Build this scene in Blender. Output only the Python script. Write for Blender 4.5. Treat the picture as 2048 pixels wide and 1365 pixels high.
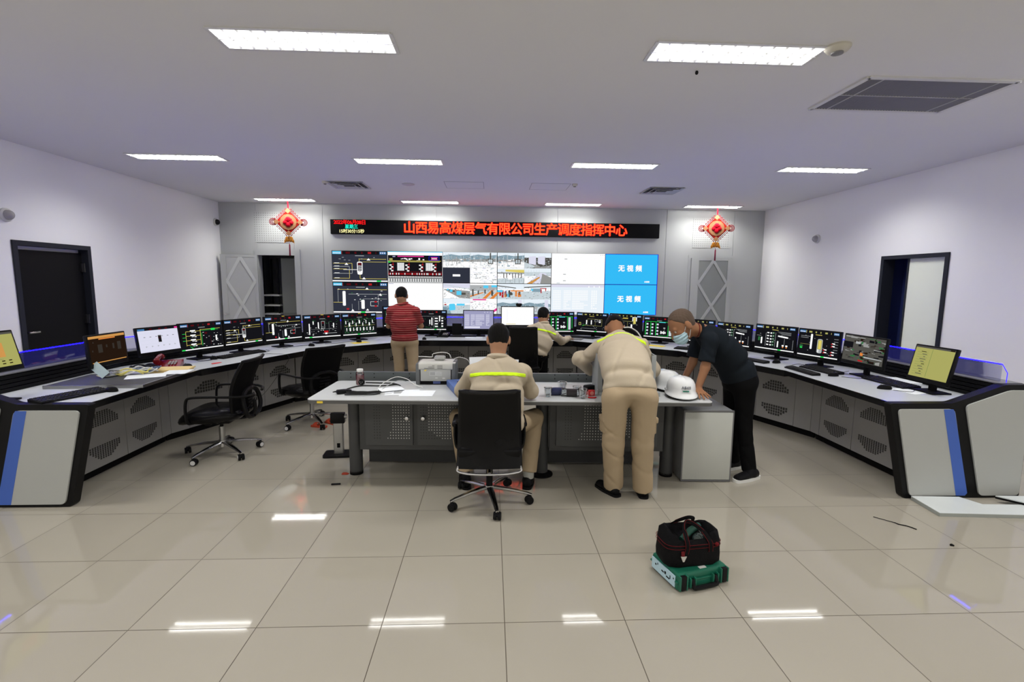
import bpy, bmesh, math, random
import numpy as np
from mathutils import Vector, Matrix, Euler

# ------------------------------------------------------------------ scene, camera, light
scene = bpy.context.scene
for _o in list(bpy.data.objects):
    bpy.data.objects.remove(_o)
COL = scene.collection
PI = math.pi
EYE, FPX, YAW, PITCH, ROLL = 1.672, 977.3, 0.04388, -0.12118, 0.009623
H, D, XL, XR, YB = 3.171, 10.112, -5.375, 5.660, -3.6      # ceiling, back wall, side walls, wall behind the camera

cam_d = bpy.data.cameras.new('camera')
cam_d.sensor_width = 36.0
cam_d.lens = FPX / 2048 * 36.0
cam_d.clip_start, cam_d.clip_end = 0.05, 60
cam = bpy.data.objects.new('camera', cam_d)
COL.objects.link(cam)
_f = Vector((math.sin(YAW) * math.cos(PITCH), math.cos(YAW) * math.cos(PITCH), math.sin(PITCH)))
_r = Vector((math.cos(YAW), -math.sin(YAW), 0))
_u = _r.cross(_f)
_c, _s = math.cos(ROLL), math.sin(ROLL)
_r, _u = _r * _c + _u * _s, _u * _c - _r * _s
cam.matrix_world = Matrix(((_r.x, _u.x, -_f.x, 0), (_r.y, _u.y, -_f.y, 0), (_r.z, _u.z, -_f.z, EYE), (0, 0, 0, 1)))
scene.camera = cam

scene.view_settings.view_transform = 'Standard'
scene.view_settings.look = 'None'
scene.view_settings.gamma = 1.0
scene.view_settings.exposure = 0.0
scene.view_settings.use_curve_mapping = False
scene.cycles.use_denoising = True
scene.cycles.max_bounces = 7
scene.cycles.diffuse_bounces = 4
scene.cycles.glossy_bounces = 4
scene.cycles.transparent_max_bounces = 12
scene.cycles.sample_clamp_indirect = 4.0
scene.cycles.caustics_reflective = False
scene.cycles.caustics_refractive = False

world = bpy.data.worlds.new('world')
scene.world = world
world.use_nodes = True
world.node_tree.nodes['Background'].inputs[0].default_value = (0.5, 0.55, 0.65, 1)
world.node_tree.nodes['Background'].inputs[1].default_value = 0.03

LAMP_W = 37.0              # one recessed ceiling fitting
LIGHT_X = (-3.90, -1.17, 1.585, 4.35)
LIGHT_Y = (9.68, 6.48, 3.345, 0.20, -2.60)
LIGHTS = [(x, y) for y in LIGHT_Y for x in LIGHT_X]
for _x, _y in LIGHTS:
    ld = bpy.data.lights.new('fitting_light', 'AREA')
    ld.shape = 'RECTANGLE'
    ld.size, ld.size_y = 1.0, 0.2
    ld.energy = LAMP_W
    ld.color = (1.0, 0.985, 0.95)
    ld.spread = math.radians(143)
    lo = bpy.data.objects.new('fitting_light', ld)
    lo.location = (_x, _y, H - 0.004)
    lo.visible_camera = False
    lo.visible_glossy = False
    COL.objects.link(lo)

# ------------------------------------------------------------------ materials
MATS = {}
def mat(name, col, rough=0.5, metal=0.0, spec=0.5, var=0.05, vscale=6.0, bump=0.0, bscale=60.0, coat=0.0, emit=None, estr=1.0):
    """principled surface with a little procedural colour variation and grain"""
    if name in MATS:
        return MATS[name]
    m = bpy.data.materials.new(name)
    m.use_nodes = True
    nt = m.node_tree
    b = nt.nodes['Principled BSDF']
    b.inputs['Roughness'].default_value = rough
    b.inputs['Metallic'].default_value = metal
    b.inputs['Specular IOR Level'].default_value = spec
    b.inputs['Coat Weight'].default_value = coat
    tc = nt.nodes.new('ShaderNodeTexCoord')
    nz = nt.nodes.new('ShaderNodeTexNoise')
    nz.inputs['Scale'].default_value = vscale
    nz.inputs['Detail'].default_value = 4
    nt.links.new(tc.outputs['Object'], nz.inputs['Vector'])
    mx = nt.nodes.new('ShaderNodeMix')
    mx.data_type = 'RGBA'
    mx.inputs[6].default_value = tuple(max(0, c * (1 - var)) for c in col) + (1,)
    mx.inputs[7].default_value = tuple(min(1, c * (1 + var)) for c in col) + (1,)
    nt.links.new(nz.outputs['Fac'], mx.inputs[0])
    nt.links.new(mx.outputs[2], b.inputs['Base Color'])
    if bump:
        n2 = nt.nodes.new('ShaderNodeTexNoise')
        n2.inputs['Scale'].default_value = bscale
        n2.inputs['Detail'].default_value = 3
        nt.links.new(tc.outputs['Object'], n2.inputs['Vector'])
        bp = nt.nodes.new('ShaderNodeBump')
        bp.inputs['Strength'].default_value = bump
        bp.inputs['Distance'].default_value = 0.01
        nt.links.new(n2.outputs['Fac'], bp.inputs['Height'])
        nt.links.new(bp.outputs['Normal'], b.inputs['Normal'])
    if emit:
        b.inputs['Emission Color'].default_value = emit + (1,)
        b.inputs['Emission Strength'].default_value = estr
    MATS[name] = m
    return m

def emis(name, col, s=1.0):
    """something that gives off light: a screen pixel block, a lamp, an LED"""
    if name in MATS:
        return MATS[name]
    m = bpy.data.materials.new(name)
    m.use_nodes = True
    nt = m.node_tree
    nt.nodes.clear()
    o = nt.nodes.new('ShaderNodeOutputMaterial')
    e = nt.nodes.new('ShaderNodeEmission')
    e.inputs[0].default_value = col + (1,)
    e.inputs[1].default_value = s
    nt.links.new(e.outputs[0], o.inputs[0])
    MATS[name] = m
    return m

def glass(name, col=(1, 1, 1), gl=0.12, glow=None):
    m = bpy.data.materials.new(name)
    m.use_nodes = True
    nt = m.node_tree
    nt.nodes.clear()
    o = nt.nodes.new('ShaderNodeOutputMaterial')
    t = nt.nodes.new('ShaderNodeBsdfTransparent')
    t.inputs[0].default_value = col + (1,)
    g = nt.nodes.new('ShaderNodeBsdfGlossy')
    g.inputs['Roughness'].default_value = 0.03
    lw = nt.nodes.new('ShaderNodeFresnel')
    lw.inputs[0].default_value = 1.45
    ad = nt.nodes.new('ShaderNodeMath')
    ad.operation = 'MULTIPLY_ADD'
    ad.inputs[1].default_value = 0.9
    ad.inputs[2].default_value = gl * 0.3
    mx = nt.nodes.new('ShaderNodeMixShader')
    nt.links.new(lw.outputs[0], ad.inputs[0])
    nt.links.new(ad.outputs[0], mx.inputs[0])
    nt.links.new(t.outputs[0], mx.inputs[1])
    nt.links.new(g.outputs[0], mx.inputs[2])
    out = mx.outputs[0]
    if glow:                     # faint blue emission stands in for edge light scattering out of the pane
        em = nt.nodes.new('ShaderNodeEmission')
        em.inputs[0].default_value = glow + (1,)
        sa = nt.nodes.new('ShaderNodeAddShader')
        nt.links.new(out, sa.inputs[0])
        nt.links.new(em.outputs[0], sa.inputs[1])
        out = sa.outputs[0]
    nt.links.new(out, o.inputs[0])
    MATS[name] = m
    return m

WHITE_P = mat('white_wall_paint', (0.86, 0.86, 0.855), 0.75, spec=0.3, var=0.02, vscale=0.8, bump=0.03, bscale=120)
CEIL_P = mat('ceiling_paint', (0.74, 0.74, 0.74), 0.85, spec=0.2, var=0.02, vscale=0.6)
CLAD = mat('grey_metal_cladding', (0.45, 0.465, 0.455), 0.42, 0.1, var=0.02, vscale=0.7)
CLAD_D = mat('darker_grey_lattice_panel', (0.255, 0.27, 0.26), 0.5, var=0.03)
BLACK = mat('black_plastic', (0.0055, 0.0055, 0.006), 0.4, spec=0.14, var=0.1)
BLACK_M = mat('matt_black', (0.006, 0.006, 0.0065), 0.6, spec=0.1, var=0.1)
BLACK_G = mat('gloss_black', (0.004, 0.004, 0.005), 0.16, spec=0.25, var=0.1)
LEATHER = mat('black_leather', (0.004, 0.004, 0.0045), 0.20, spec=0.16, var=0.2, bump=0.10, bscale=9)
MESHBLK = mat('black_mesh_cloth', (0.0035, 0.0035, 0.004), 0.7, spec=0.07, var=0.2, bump=0.1, bscale=300)
CHROME = mat('chrome', (0.62, 0.62, 0.63), 0.16, 1.0, var=0.03)
STEEL = mat('brushed_steel', (0.42, 0.42, 0.41), 0.35, 1.0, var=0.06)
TOPW = mat('pale_grey_laminate', (0.48, 0.50, 0.53), 0.35, var=0.02, vscale=20)
DOORG = mat('grey_cabinet_steel', (0.26, 0.255, 0.25), 0.5, 0.1, var=0.04)
ENDG = mat('light_grey_end_panel', (0.40, 0.41, 0.395), 0.5, var=0.02)
BLUE = mat('blue_stripe', (0.045, 0.115, 0.46), 0.45, var=0.04)
DESKD = mat('dark_grey_desk_steel', (0.055, 0.056, 0.057), 0.5, 0.2, var=0.06)
DESKE = mat('desk_edge_grey', (0.085, 0.085, 0.083), 0.5, var=0.05)
SLATEG = mat('slate_green_steel', (0.115, 0.13, 0.135), 0.45, 0.3, var=0.08)
WHITEP = mat('white_plastic', (0.62, 0.62, 0.60), 0.4, var=0.03)
PAPER = mat('white_paper', (0.74, 0.77, 0.80), 0.8, spec=0.2, var=0.03)
REDGL = mat('glossy_dark_red', (0.16, 0.006, 0.008), 0.18, var=0.1)
ORANGE = mat('orange_red', (0.36, 0.042, 0.016), 0.6, var=0.1)
YEL = mat('yellow', (0.75, 0.55, 0.05), 0.6, var=0.06)
MANILA = mat('manila_card', (0.68, 0.52, 0.24), 0.75, var=0.05)
WIRE_W = mat('white_wire', (0.62, 0.62, 0.60), 0.45)
WIRE_B = mat('black_wire', (0.01, 0.01, 0.01), 0.45)
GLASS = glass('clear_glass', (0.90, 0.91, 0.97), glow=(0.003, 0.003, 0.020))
PET = glass('clear_plastic', (0.90, 0.92, 0.93), 0.25)

def floor_mat():
    m = bpy.data.materials.new('polished_tile')
    m.use_nodes = True
    nt = m.node_tree
    L = nt.links.new
    b = nt.nodes['Principled BSDF']
    b.inputs['Roughness'].default_value = 0.045
    b.inputs['Specular IOR Level'].default_value = 0.5
    tc = nt.nodes.new('ShaderNodeTexCoord')
    sp = nt.nodes.new('ShaderNodeSeparateXYZ')
    L(tc.outputs['Object'], sp.inputs[0])
    def mth(op, a, bb=None):
        n = nt.nodes.new('ShaderNodeMath')
        n.operation = op
        for i, q in enumerate((a, bb)):
            if q is None:
                continue
            if isinstance(q, (int, float)):
                n.inputs[i].default_value = q
            else:
                L(q, n.inputs[i])
        return n.outputs[0]
    ds, cells = [], []
    for ax, off in (('X', 0.0746), ('Y', 2.2238)):
        u = mth('DIVIDE', mth('SUBTRACT', sp.outputs[ax], off - 60.0), 0.6)
        fr = mth('FRACT', u)
        cells.append(mth('FLOOR', u))
        ds.append(mth('MINIMUM', fr, mth('SUBTRACT', 1.0, fr)))
    dm = mth('MINIMUM', ds[0], ds[1])
    joint = mth('LESS_THAN', dm, 0.0032)
    cb = nt.nodes.new('ShaderNodeCombineXYZ')
    L(cells[0], cb.inputs[0]); L(cells[1], cb.inputs[1])
    wn = nt.nodes.new('ShaderNodeTexWhiteNoise')
    wn.noise_dimensions = '2D'
    L(cb.outputs[0], wn.inputs['Vector'])
    nz = nt.nodes.new('ShaderNodeTexNoise')
    nz.inputs['Scale'].default_value = 1.6
    nz.inputs['Detail'].default_value = 5
    L(tc.outputs['Object'], nz.inputs['Vector'])
    fac = mth('ADD', mth('MULTIPLY', wn.outputs['Value'], 0.45), mth('MULTIPLY', nz.outputs['Fac'], 0.55))
    mx = nt.nodes.new('ShaderNodeMix'); mx.data_type = 'RGBA'
    mx.inputs[6].default_value = (0.285, 0.262, 0.214, 1)
    mx.inputs[7].default_value = (0.325, 0.30, 0.25, 1)
    L(fac, mx.inputs[0])
    m2 = nt.nodes.new('ShaderNodeMix'); m2.data_type = 'RGBA'
    m2.inputs[7].default_value = (0.075, 0.062, 0.045, 1)
    L(joint, m2.inputs[0]); L(mx.outputs[2], m2.inputs[6])
    L(m2.outputs[2], b.inputs['Base Color'])
    rg = mth('ADD', mth('MULTIPLY', joint, 0.5), mth('ADD', mth('MULTIPLY', nz.outputs['Fac'], 0.03), 0.03))
    L(rg, b.inputs['Roughness'])
    return m
FLOOR_M = floor_mat()

# ------------------------------------------------------------------ mesh helpers
def V3(*a):
    return np.array(a, float)
def frame(z, x=None):
    z = np.array(z, float); z /= np.linalg.norm(z)
    if x is None:
        x = np.array([1.0, 0, 0]) if abs(z[0]) < 0.9 else np.array([0, 1.0, 0])
    x = np.array(x, float); x = x - z * (x @ z); x /= np.linalg.norm(x)
    return x, np.cross(z, x), z
def rotz(a):
    c, s = math.cos(a), math.sin(a)
    return np.array([[c, -s, 0], [s, c, 0], [0, 0, 1.0]])

_RB = {}
class MB:
    """collects verts and faces of ONE mesh object"""
    def __init__(s):
        s.v, s.f, s.m = [], [], []
        s.M = None
    def add(s, vs, fs, mi=0):
        n = len(s.v)
        vs = np.asarray(vs, float)
        s.v.extend(map(tuple, vs))
        s.f.extend([tuple(i + n for i in f) for f in fs])
        s.m.extend([mi] * len(fs))
        return s
    def box(s, c, d, rz=0.0, mi=0, R=None):
        hx, hy, hz = (q / 2 for q in d)
        p = np.array([(x, y, z) for z in (-hz, hz) for x, y in ((-hx, -hy), (hx, -hy), (hx, hy), (-hx, hy))])
        R = rotz(rz) if R is None else R
        return s.add(p @ np.asarray(R).T + np.array(c), [(3, 2, 1, 0), (4, 5, 6, 7), (0, 1, 5, 4), (1, 2, 6, 5), (2, 3, 7, 6), (3, 0, 4, 7)], mi)
    def bb(s, lo, hi, mi=0):
        lo, hi = np.array(lo, float), np.array(hi, float)
        return s.box((lo + hi) / 2, hi - lo, mi=mi)
    def rbox(s, c, d, r=0.01, seg=2, rz=0.0, mi=0, R=None):
        key = (tuple(round(q, 4) for q in d), round(r, 4), seg)
        if key not in _RB:
            bm = bmesh.new()
            bmesh.ops.create_cube(bm, size=1.0)
            bmesh.ops.scale(bm, vec=d, verts=bm.verts)
            bmesh.ops.bevel(bm, geom=list(bm.edges), offset=min(r, min(d) * 0.49), segments=seg, affect='EDGES', profile=0.5)
            bm.verts.index_update()
            _RB[key] = (np.array([v.co[:] for v in bm.verts]), [tuple(v.index for v in f.verts) for f in bm.faces])
            bm.free()
        p, f = _RB[key]
        R = rotz(rz) if R is None else np.asarray(R)
        return s.add(p @ R.T + np.array(c), f, mi)
    def cyl(s, p0, p1, r0, r1=None, n=16, mi=0, cap=True):
        r1 = r0 if r1 is None else r1
        p0, p1 = np.array(p0, float), np.array(p1, float)
        x, y, z = frame(p1 - p0)
        a = np.arange(n) * 2 * PI / n
        ring = np.outer(np.cos(a), x) + np.outer(np.sin(a), y)
        f = [(i, (i + 1) % n, n + (i + 1) % n, n + i) for i in range(n)]
        if cap:
            f += [tuple(range(n - 1, -1, -1)), tuple(range(n, 2 * n))]
        return s.add(np.vstack([p0 + ring * r0, p1 + ring * r1]), f, mi)
    def tube(s, pts, r, n=8, mi=0, closed=False, flat=1.0, up=None):
        P = np.array(pts, float)
        k = len(P)
        T = np.roll(P, -1, 0) - np.roll(P, 1, 0) if closed else np.gradient(P, axis=0)
        rr = np.broadcast_to(np.asarray(r, float), (k,))
        x = None
        vs = []
        a = np.arange(n) * 2 * PI / n
        for i in range(k):
            z = T[i] / (np.linalg.norm(T[i]) + 1e-12)
            if up is not None:
                x = np.array(up, float)
            elif x is None:
                x = np.array([0, 0, 1.0]) if abs(z[2]) < 0.8 else np.array([1.0, 0, 0])
            x = x - z * (x @ z); x /= np.linalg.norm(x) + 1e-12
            y = np.cross(z, x)
            vs.append(P[i] + rr[i] * (np.outer(np.cos(a), x) * flat + np.outer(np.sin(a), y)))
        f = []
        for i in range(k if closed else k - 1):
            j = (i + 1) % k
            f += [(i * n + q, i * n + (q + 1) % n, j * n + (q + 1) % n, j * n + q) for q in range(n)]
        if not closed:
            f += [tuple(range(n - 1, -1, -1)), tuple(range((k - 1) * n, k * n))]
        return s.add(np.vstack(vs), f, mi)
    def lathe(s, prof, c=(0, 0, 0), axis=(0, 0, 1), n=24, mi=0, sx=1.0, sy=1.0, xdir=None):
        x, y, z = frame(axis, xdir)
        a = np.arange(n) * 2 * PI / n
        ring = np.outer(np.cos(a) * sx, x) + np.outer(np.sin(a) * sy, y)
        vs = np.vstack([np.array(c) + ring * r + z * h for r, h in prof])
        f = []
        for i in range(len(prof) - 1):
            f += [(i * n + q, i * n + (q + 1) % n, (i + 1) * n + (q + 1) % n, (i + 1) * n + q) for q in range(n)]
        if prof[0][0] > 1e-6:
            f.append(tuple(range(n - 1, -1, -1)))
        if prof[-1][0] > 1e-6:
            f.append(tuple(range((len(prof) - 1) * n, len(prof) * n)))
        return s.add(vs, f, mi)
    def ball(s, c, r, n=16, m=10, mi=0, R=None):
        r = np.broadcast_to(np.asarray(r, float), (3,))
        vs = []
        for i in range(m + 1):
            t = PI * i / m
            for q in range(n):
                a = 2 * PI * q / n
                vs.append((math.sin(t) * math.cos(a), math.sin(t) * math.sin(a), -math.cos(t)))
        vs = np.array(vs) * r
        if R is not None:
            vs = vs @ np.asarray(R).T
        f = [(i * n + q, i * n + (q + 1) % n, (i + 1) * n + (q + 1) % n, (i + 1) * n + q) for i in range(m) for q in range(n)]
        return s.add(vs + np.array(c), f, mi)
    def prism(s, poly, o, ux, uy, uz, t0, t1, mi=0):
        """polygon in (ux,uy) pushed from t0 to t1 along uz"""
        o, ux, uy, uz = (np.array(q, float) for q in (o, ux, uy, uz))
        P = np.array([o + ux * a + uy * b for a, b in poly])
        n = len(P)
        f = [(i, (i + 1) % n, n + (i + 1) % n, n + i) for i in range(n)] + [tuple(range(n - 1, -1, -1)), tuple(range(n, 2 * n))]
        return s.add(np.vstack([P + uz * t0, P + uz * t1]), f, mi)
    def strip(s, A, B, z0, z1, mi=0):
        """solid between two plan polylines A and B, from z0 to z1"""
        A, B = np.asarray(A, float), np.asarray(B, float)
        n = len(A)
        vs = np.vstack([np.c_[q, np.full(n, z)] for z in (z0, z1) for q in (A, B)])
        f = []
        for i in range(n - 1):
            f += [(i, i + 1, n + i + 1, n + i)[::-1], (2 * n + i, 2 * n + i + 1, 3 * n + i + 1, 3 * n + i), (i, i + 1, 2 * n + i + 1, 2 * n + i), (n + i, n + i + 1, 3 * n + i + 1, 3 * n + i)[::-1]]
        f += [(0, n, 3 * n, 2 * n)[::-1], (n - 1, 2 * n - 1, 4 * n - 1, 3 * n - 1)]
        return s.add(vs, f, mi)
    def build(s, name, mats, parent=None, loc=None, rz=None, smooth=True, ang=38, fix=True):
        me = bpy.data.meshes.new(name)
        me.from_pydata(s.v, [], s.f)
        if fix:
            bm = bmesh.new(); bm.from_mesh(me)
            bmesh.ops.recalc_face_normals(bm, faces=bm.faces)
            bm.to_mesh(me); bm.free()
        if not isinstance(mats, (list, tuple)):
            mats = [mats]
        for q in mats:
            me.materials.append(q)
        if len(mats) > 1:
            me.polygons.foreach_set('material_index', s.m)
        if smooth:
            me.polygons.foreach_set('use_smooth', [True] * len(me.polygons))
            me.set_sharp_from_angle(angle=math.radians(ang))
        me.update()
        o = bpy.data.objects.new(name, me)
        COL.objects.link(o)
        if parent is not None:
            o.parent = parent
        if loc is not None:
            o.location = loc
        if rz is not None:
            o.rotation_euler = (0, 0, rz)
        return o

def tag(o, label, cat, group=None, kind=None):
    o['label'] = label
    o['category'] = cat
    if group:
        o['group'] = group
    if kind:
        o['kind'] = kind
    return o
def thing(name, label, cat, loc=(0, 0, 0), rz=0.0, group=None):
    o = bpy.data.objects.new(name, None)
    o.empty_display_size = 0.1
    COL.objects.link(o)
    o.location = loc
    o.rotation_euler = (0, 0, rz)
    return tag(o, label, cat, group)
def struct(o):
    o['kind'] = 'structure'
    return o
def children(o):
    return [c for c in bpy.data.objects if c.parent == o]
def copy_tree(o, parent=None):
    c = o.copy()
    COL.objects.link(c)
    if parent is not None:
        c.parent = parent
    for q in children(o):
        copy_tree(q, c)
    return c
def text(name, body, size, loc, m, parent=None, rot=(PI / 2, 0, 0), align='CENTER', ext=0.001, bold=0.0, space=1.0):
    cu = bpy.data.curves.new(name, 'FONT')
    cu.body = body
    cu.size = size
    cu.align_x = align
    cu.align_y = 'CENTER'
    cu.extrude = ext
    cu.space_character = space
    cu.resolution_u = 3
    cu.materials.append(m)
    tmp = bpy.data.objects.new(name, cu)
    COL.objects.link(tmp)
    me = bpy.data.meshes.new_from_object(tmp)
    bpy.data.objects.remove(tmp)
    if bold:                     # thicken the strokes: shifted copies in the same mesh
        bm = bmesh.new()
        for k, (dx, dy) in enumerate(((0, 0), (1, 0), (-1, 0), (0, 1), (0, -1), (0.7, 0.7), (-0.7, 0.7), (0.7, -0.7), (-0.7, -0.7))):
            n0 = len(bm.verts)
            bm.from_mesh(me)
            bm.verts.ensure_lookup_table()
            for v in bm.verts[n0:]:
                v.co.x += dx * bold
                v.co.y += dy * bold
                v.co.z += 0.00004 * k
        bm.to_mesh(me)
        bm.free()
    o = bpy.data.objects.new(name, me)
    COL.objects.link(o)
    o.location = loc
    o.rotation_euler = rot
    if parent is not None:
        o.parent = parent
    return o
def arc(c, r, a0, a1, n):
    return [(c[0] + r * math.cos(a0 + (a1 - a0) * i / n), c[1] + r * math.sin(a0 + (a1 - a0) * i / n)) for i in range(n + 1)]
def smooth_path(pts, n=8):
    """Catmull-Rom through the points"""
    P = [np.array(p, float) for p in pts]
    P = [2 * P[0] - P[1]] + P + [2 * P[-1] - P[-2]]
    out = []
    for i in range(1, len(P) - 2):
        a, b, c, d = P[i - 1:i + 3]
        for k in range(n):
            t = k / n
            out.append(0.5 * (2 * b + (c - a) * t + (2 * a - 5 * b + 4 * c - d) * t * t + (3 * b - a - 3 * c + d) * t ** 3))
    out.append(P[-2])
    return out
def round_poly(pts, r, n=4):
    out = []
    k = len(pts)
    for i in range(k):
        p = np.array(pts[i], float); a = np.array(pts[i - 1], float); b = np.array(pts[(i + 1) % k], float)
        da, db = a - p, b - p
        la, lb = np.linalg.norm(da), np.linalg.norm(db)
        q = min(r, la * 0.45, lb * 0.45)
        A, B = p + da / la * q, p + db / lb * q
        for j in range(n + 1):
            t = j / n
            out.append(tuple((1 - t) ** 2 * A + 2 * t * (1 - t) * p + t * t * B))
    return out

# ------------------------------------------------------------------ the room
W = 0.16
struct(MB().bb((XL - 0.3, YB - 0.3, -0.12), (XR + 1.6, D + 2.2, 0.0)).build('floor', FLOOR_M, smooth=False))
struct(MB().bb((XL - 0.3, YB - 0.3, H), (XR + 0.3, D + 0.3, H + 0.15)).build('ceiling', CEIL_P, smooth=False))
# left wall with the black door, right wall with the half open doorway
LY0, LY1, DH = 5.80, 6.90, 2.085
RY0, RY1 = 5.875, 6.93
b = MB()
b.bb((XL - W, YB, 0), (XL, LY0, H)); b.bb((XL - W, LY1, 0), (XL, D + W, H)); b.bb((XL - W, LY0, DH), (XL, LY1, H))
struct(b.build('wall_left', WHITE_P, smooth=False))
b = MB()
b.bb((XR, YB, 0), (XR + W, RY0, H)); b.bb((XR, RY1, 0), (XR + W, D + W, H)); b.bb((XR, RY0, DH), (XR + W, RY1, H))
struct(b.build('wall_right', WHITE_P, smooth=False))
struct(MB().bb((XL - W, YB - W, 0), (XR + W, YB, H)).build('wall_front', WHITE_P, smooth=False))
# back wall: grey cladding panels with fine seams and the opening of the left door
OX0, OX1, OH = -4.66, -3.935, 2.15
b = MB()
xs = [XL, OX0, OX1, -3.36, -1.1, 1.35, 3.60, 5.02, XR]
for x0, x1 in zip(xs[:-1], xs[1:]):
    if x0 == OX0:
        b.bb((x0, D, OH), (x1, D + W, H))
    else:
        b.bb((x0 + 0.003, D, 0), (x1 - 0.003, D + W, H))
        b.bb((x0 - 0.004, D + 0.012, 0), (x1 + 0.004, D + W + 0.01, H))
struct(b.build('wall_back', CLAD, smooth=False))
# black aluminium door frame trims, left and right
FR = mat('dark_frame', (0.020, 0.022, 0.030), 0.45, spec=0.2)
def door_trim(name, x, side, y0, y1, h, t, dep):
    b = MB()
    xa, xb = (x - dep, x + 0.02) if side < 0 else (x - 0.02, x + dep)
    b.bb((xa, y0 - t, 0), (xb, y0, h + t)); b.bb((xa, y1, 0), (xb, y1 + t, h + t)); b.bb((xa, y0, h), (xb, y1, h + t))
    return struct(b.build(name, FR, smooth=False))
door_trim('trim_1', XL, -1, LY0 + 0.055, LY1 - 0.075, DH - 0.055, 0.055, 0.15)
door_trim('trim_2', XR, 1, RY0 + 0.05, RY1 - 0.05, DH - 0.05, 0.05, 0.15)
# left: a closed black door leaf, set back in the frame, white strip above stands in for light through the gap
BDOOR = mat('black_door_leaf', (0.006, 0.006, 0.0065), 0.45, spec=0.15, var=0.08)
b = MB().bb((XL - 0.11, LY0 + 0.06, 0.01), (XL - 0.065, LY1 - 0.08, DH - 0.10))
d1 = struct(b.build('door_1', BDOOR, smooth=False))
b = MB()
b.cyl((XL - 0.065, LY0 + 0.13, 1.02), (XL - 0.02, LY0 + 0.13, 1.02), 0.012)
b.rbox((XL - 0.015, LY0 + 0.19, 1.02), (0.018, 0.14, 0.022), 0.006)
b.build('door_handle', CHROME, d1)
for z in (1.80, 1.12):
    b = MB().box((XL - 0.05, LY1 - 0.095, z), (0.03, 0.06, 0.11)); b.cyl((XL - 0.035, LY1 - 0.08, z - 0.06), (XL - 0.035, LY1 - 0.08, z + 0.06), 0.010)
    b.build('hinge', mat('dark_hinge', (0.06, 0.06, 0.062), 0.35, 0.8), d1)
MB().bb((XL - 0.12, LY0 + 0.06, DH - 0.095), (XL - 0.10, LY1 - 0.08, DH - 0.056)).build('transom_light_strip', WHITEP, d1, smooth=False)
# right: recess painted navy for the blue LED glow, with a cream sliding leaf drawn over the near part
NAVY = mat('recess_blue_glow', (0.022, 0.032, 0.11), 0.5, var=0.1)
b = MB()
b.bb((XR + 0.34, RY0, 0), (XR + 0.38, RY1, DH)); b.bb((XR + W, RY0 - 0.04, 0), (XR + 0.38, RY0, DH)); b.bb((XR + W, RY1, 0), (XR + 0.38, RY1 + 0.04, DH)); b.bb((XR + W, RY0 - 0.04, DH), (XR + 0.38, RY1 + 0.04, DH + 0.04))
struct(b.build('wall_recess', NAVY, smooth=False))
CREAM = mat('cream_door_leaf', (0.80, 0.84, 0.72), 0.55, var=0.015)
d2 = struct(MB().bb((XR + 0.04, RY0 + 0.052, 0.01), (XR + 0.085, 6.50, DH - 0.052)).build('door_2', CREAM, smooth=False))
MB().bb((XR + 0.03, 6.50, 0.01), (XR + 0.09, 6.525, DH - 0.052)).build('edge_strip', FR, d2, smooth=False)
# back wall, left door: store behind it with a grey cabinet and shelves
struct(MB().bb((OX0 - 0.35, D + W, 0), (OX0 - 0.3, D + 1.2, 2.6)).bb((OX1 + 0.35, D + W, 0), (OX1 + 0.4, D + 1.2, 2.6)).bb((OX0 - 0.35, D + 1.2, 0), (OX1 + 0.4, D + 1.25, 2.6)).bb((OX0 - 0.35, D + W, 2.6), (OX1 + 0.4, D + 1.25, 2.65)).build('wall_store', mat('store_grey', (0.16, 0.165, 0.155), 0.7), smooth=False))
GCAB = mat('grey_store_cabinet', (0.15, 0.16, 0.145), 0.6)
c = thing('store_cabinet', 'grey flat steel cabinet standing inside the open store doorway', 'cabinet', (-4.02, D + 0.52, 0))
MB().rbox((0, 0, 1.06), (0.62, 0.5, 2.1), 0.012).build('body', GCAB, c)
MB().bb((-0.29, -0.262, 0.98), (0.29, -0.25, 2.09)).build('door', GCAB, c, smooth=False)
c = thing('storage_rack', 'narrow dark rack with pale shelf edges inside the store doorway', 'rack', (-4.56, D + 0.5, 0))
b = MB()
for x in (-0.15, 0.15):
    for y in (-0.2, 0.2):
        b.box((x, y, 1.05), (0.03, 0.03, 2.1))
b.build('upright', BLACK_M, c, smooth=False)
for z in (0.5, 0.95, 1.13, 1.34):
    MB().rbox((0, 0, z), (0.34, 0.44, 0.035), 0.005).build('shelf', ENDG, c)
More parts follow.
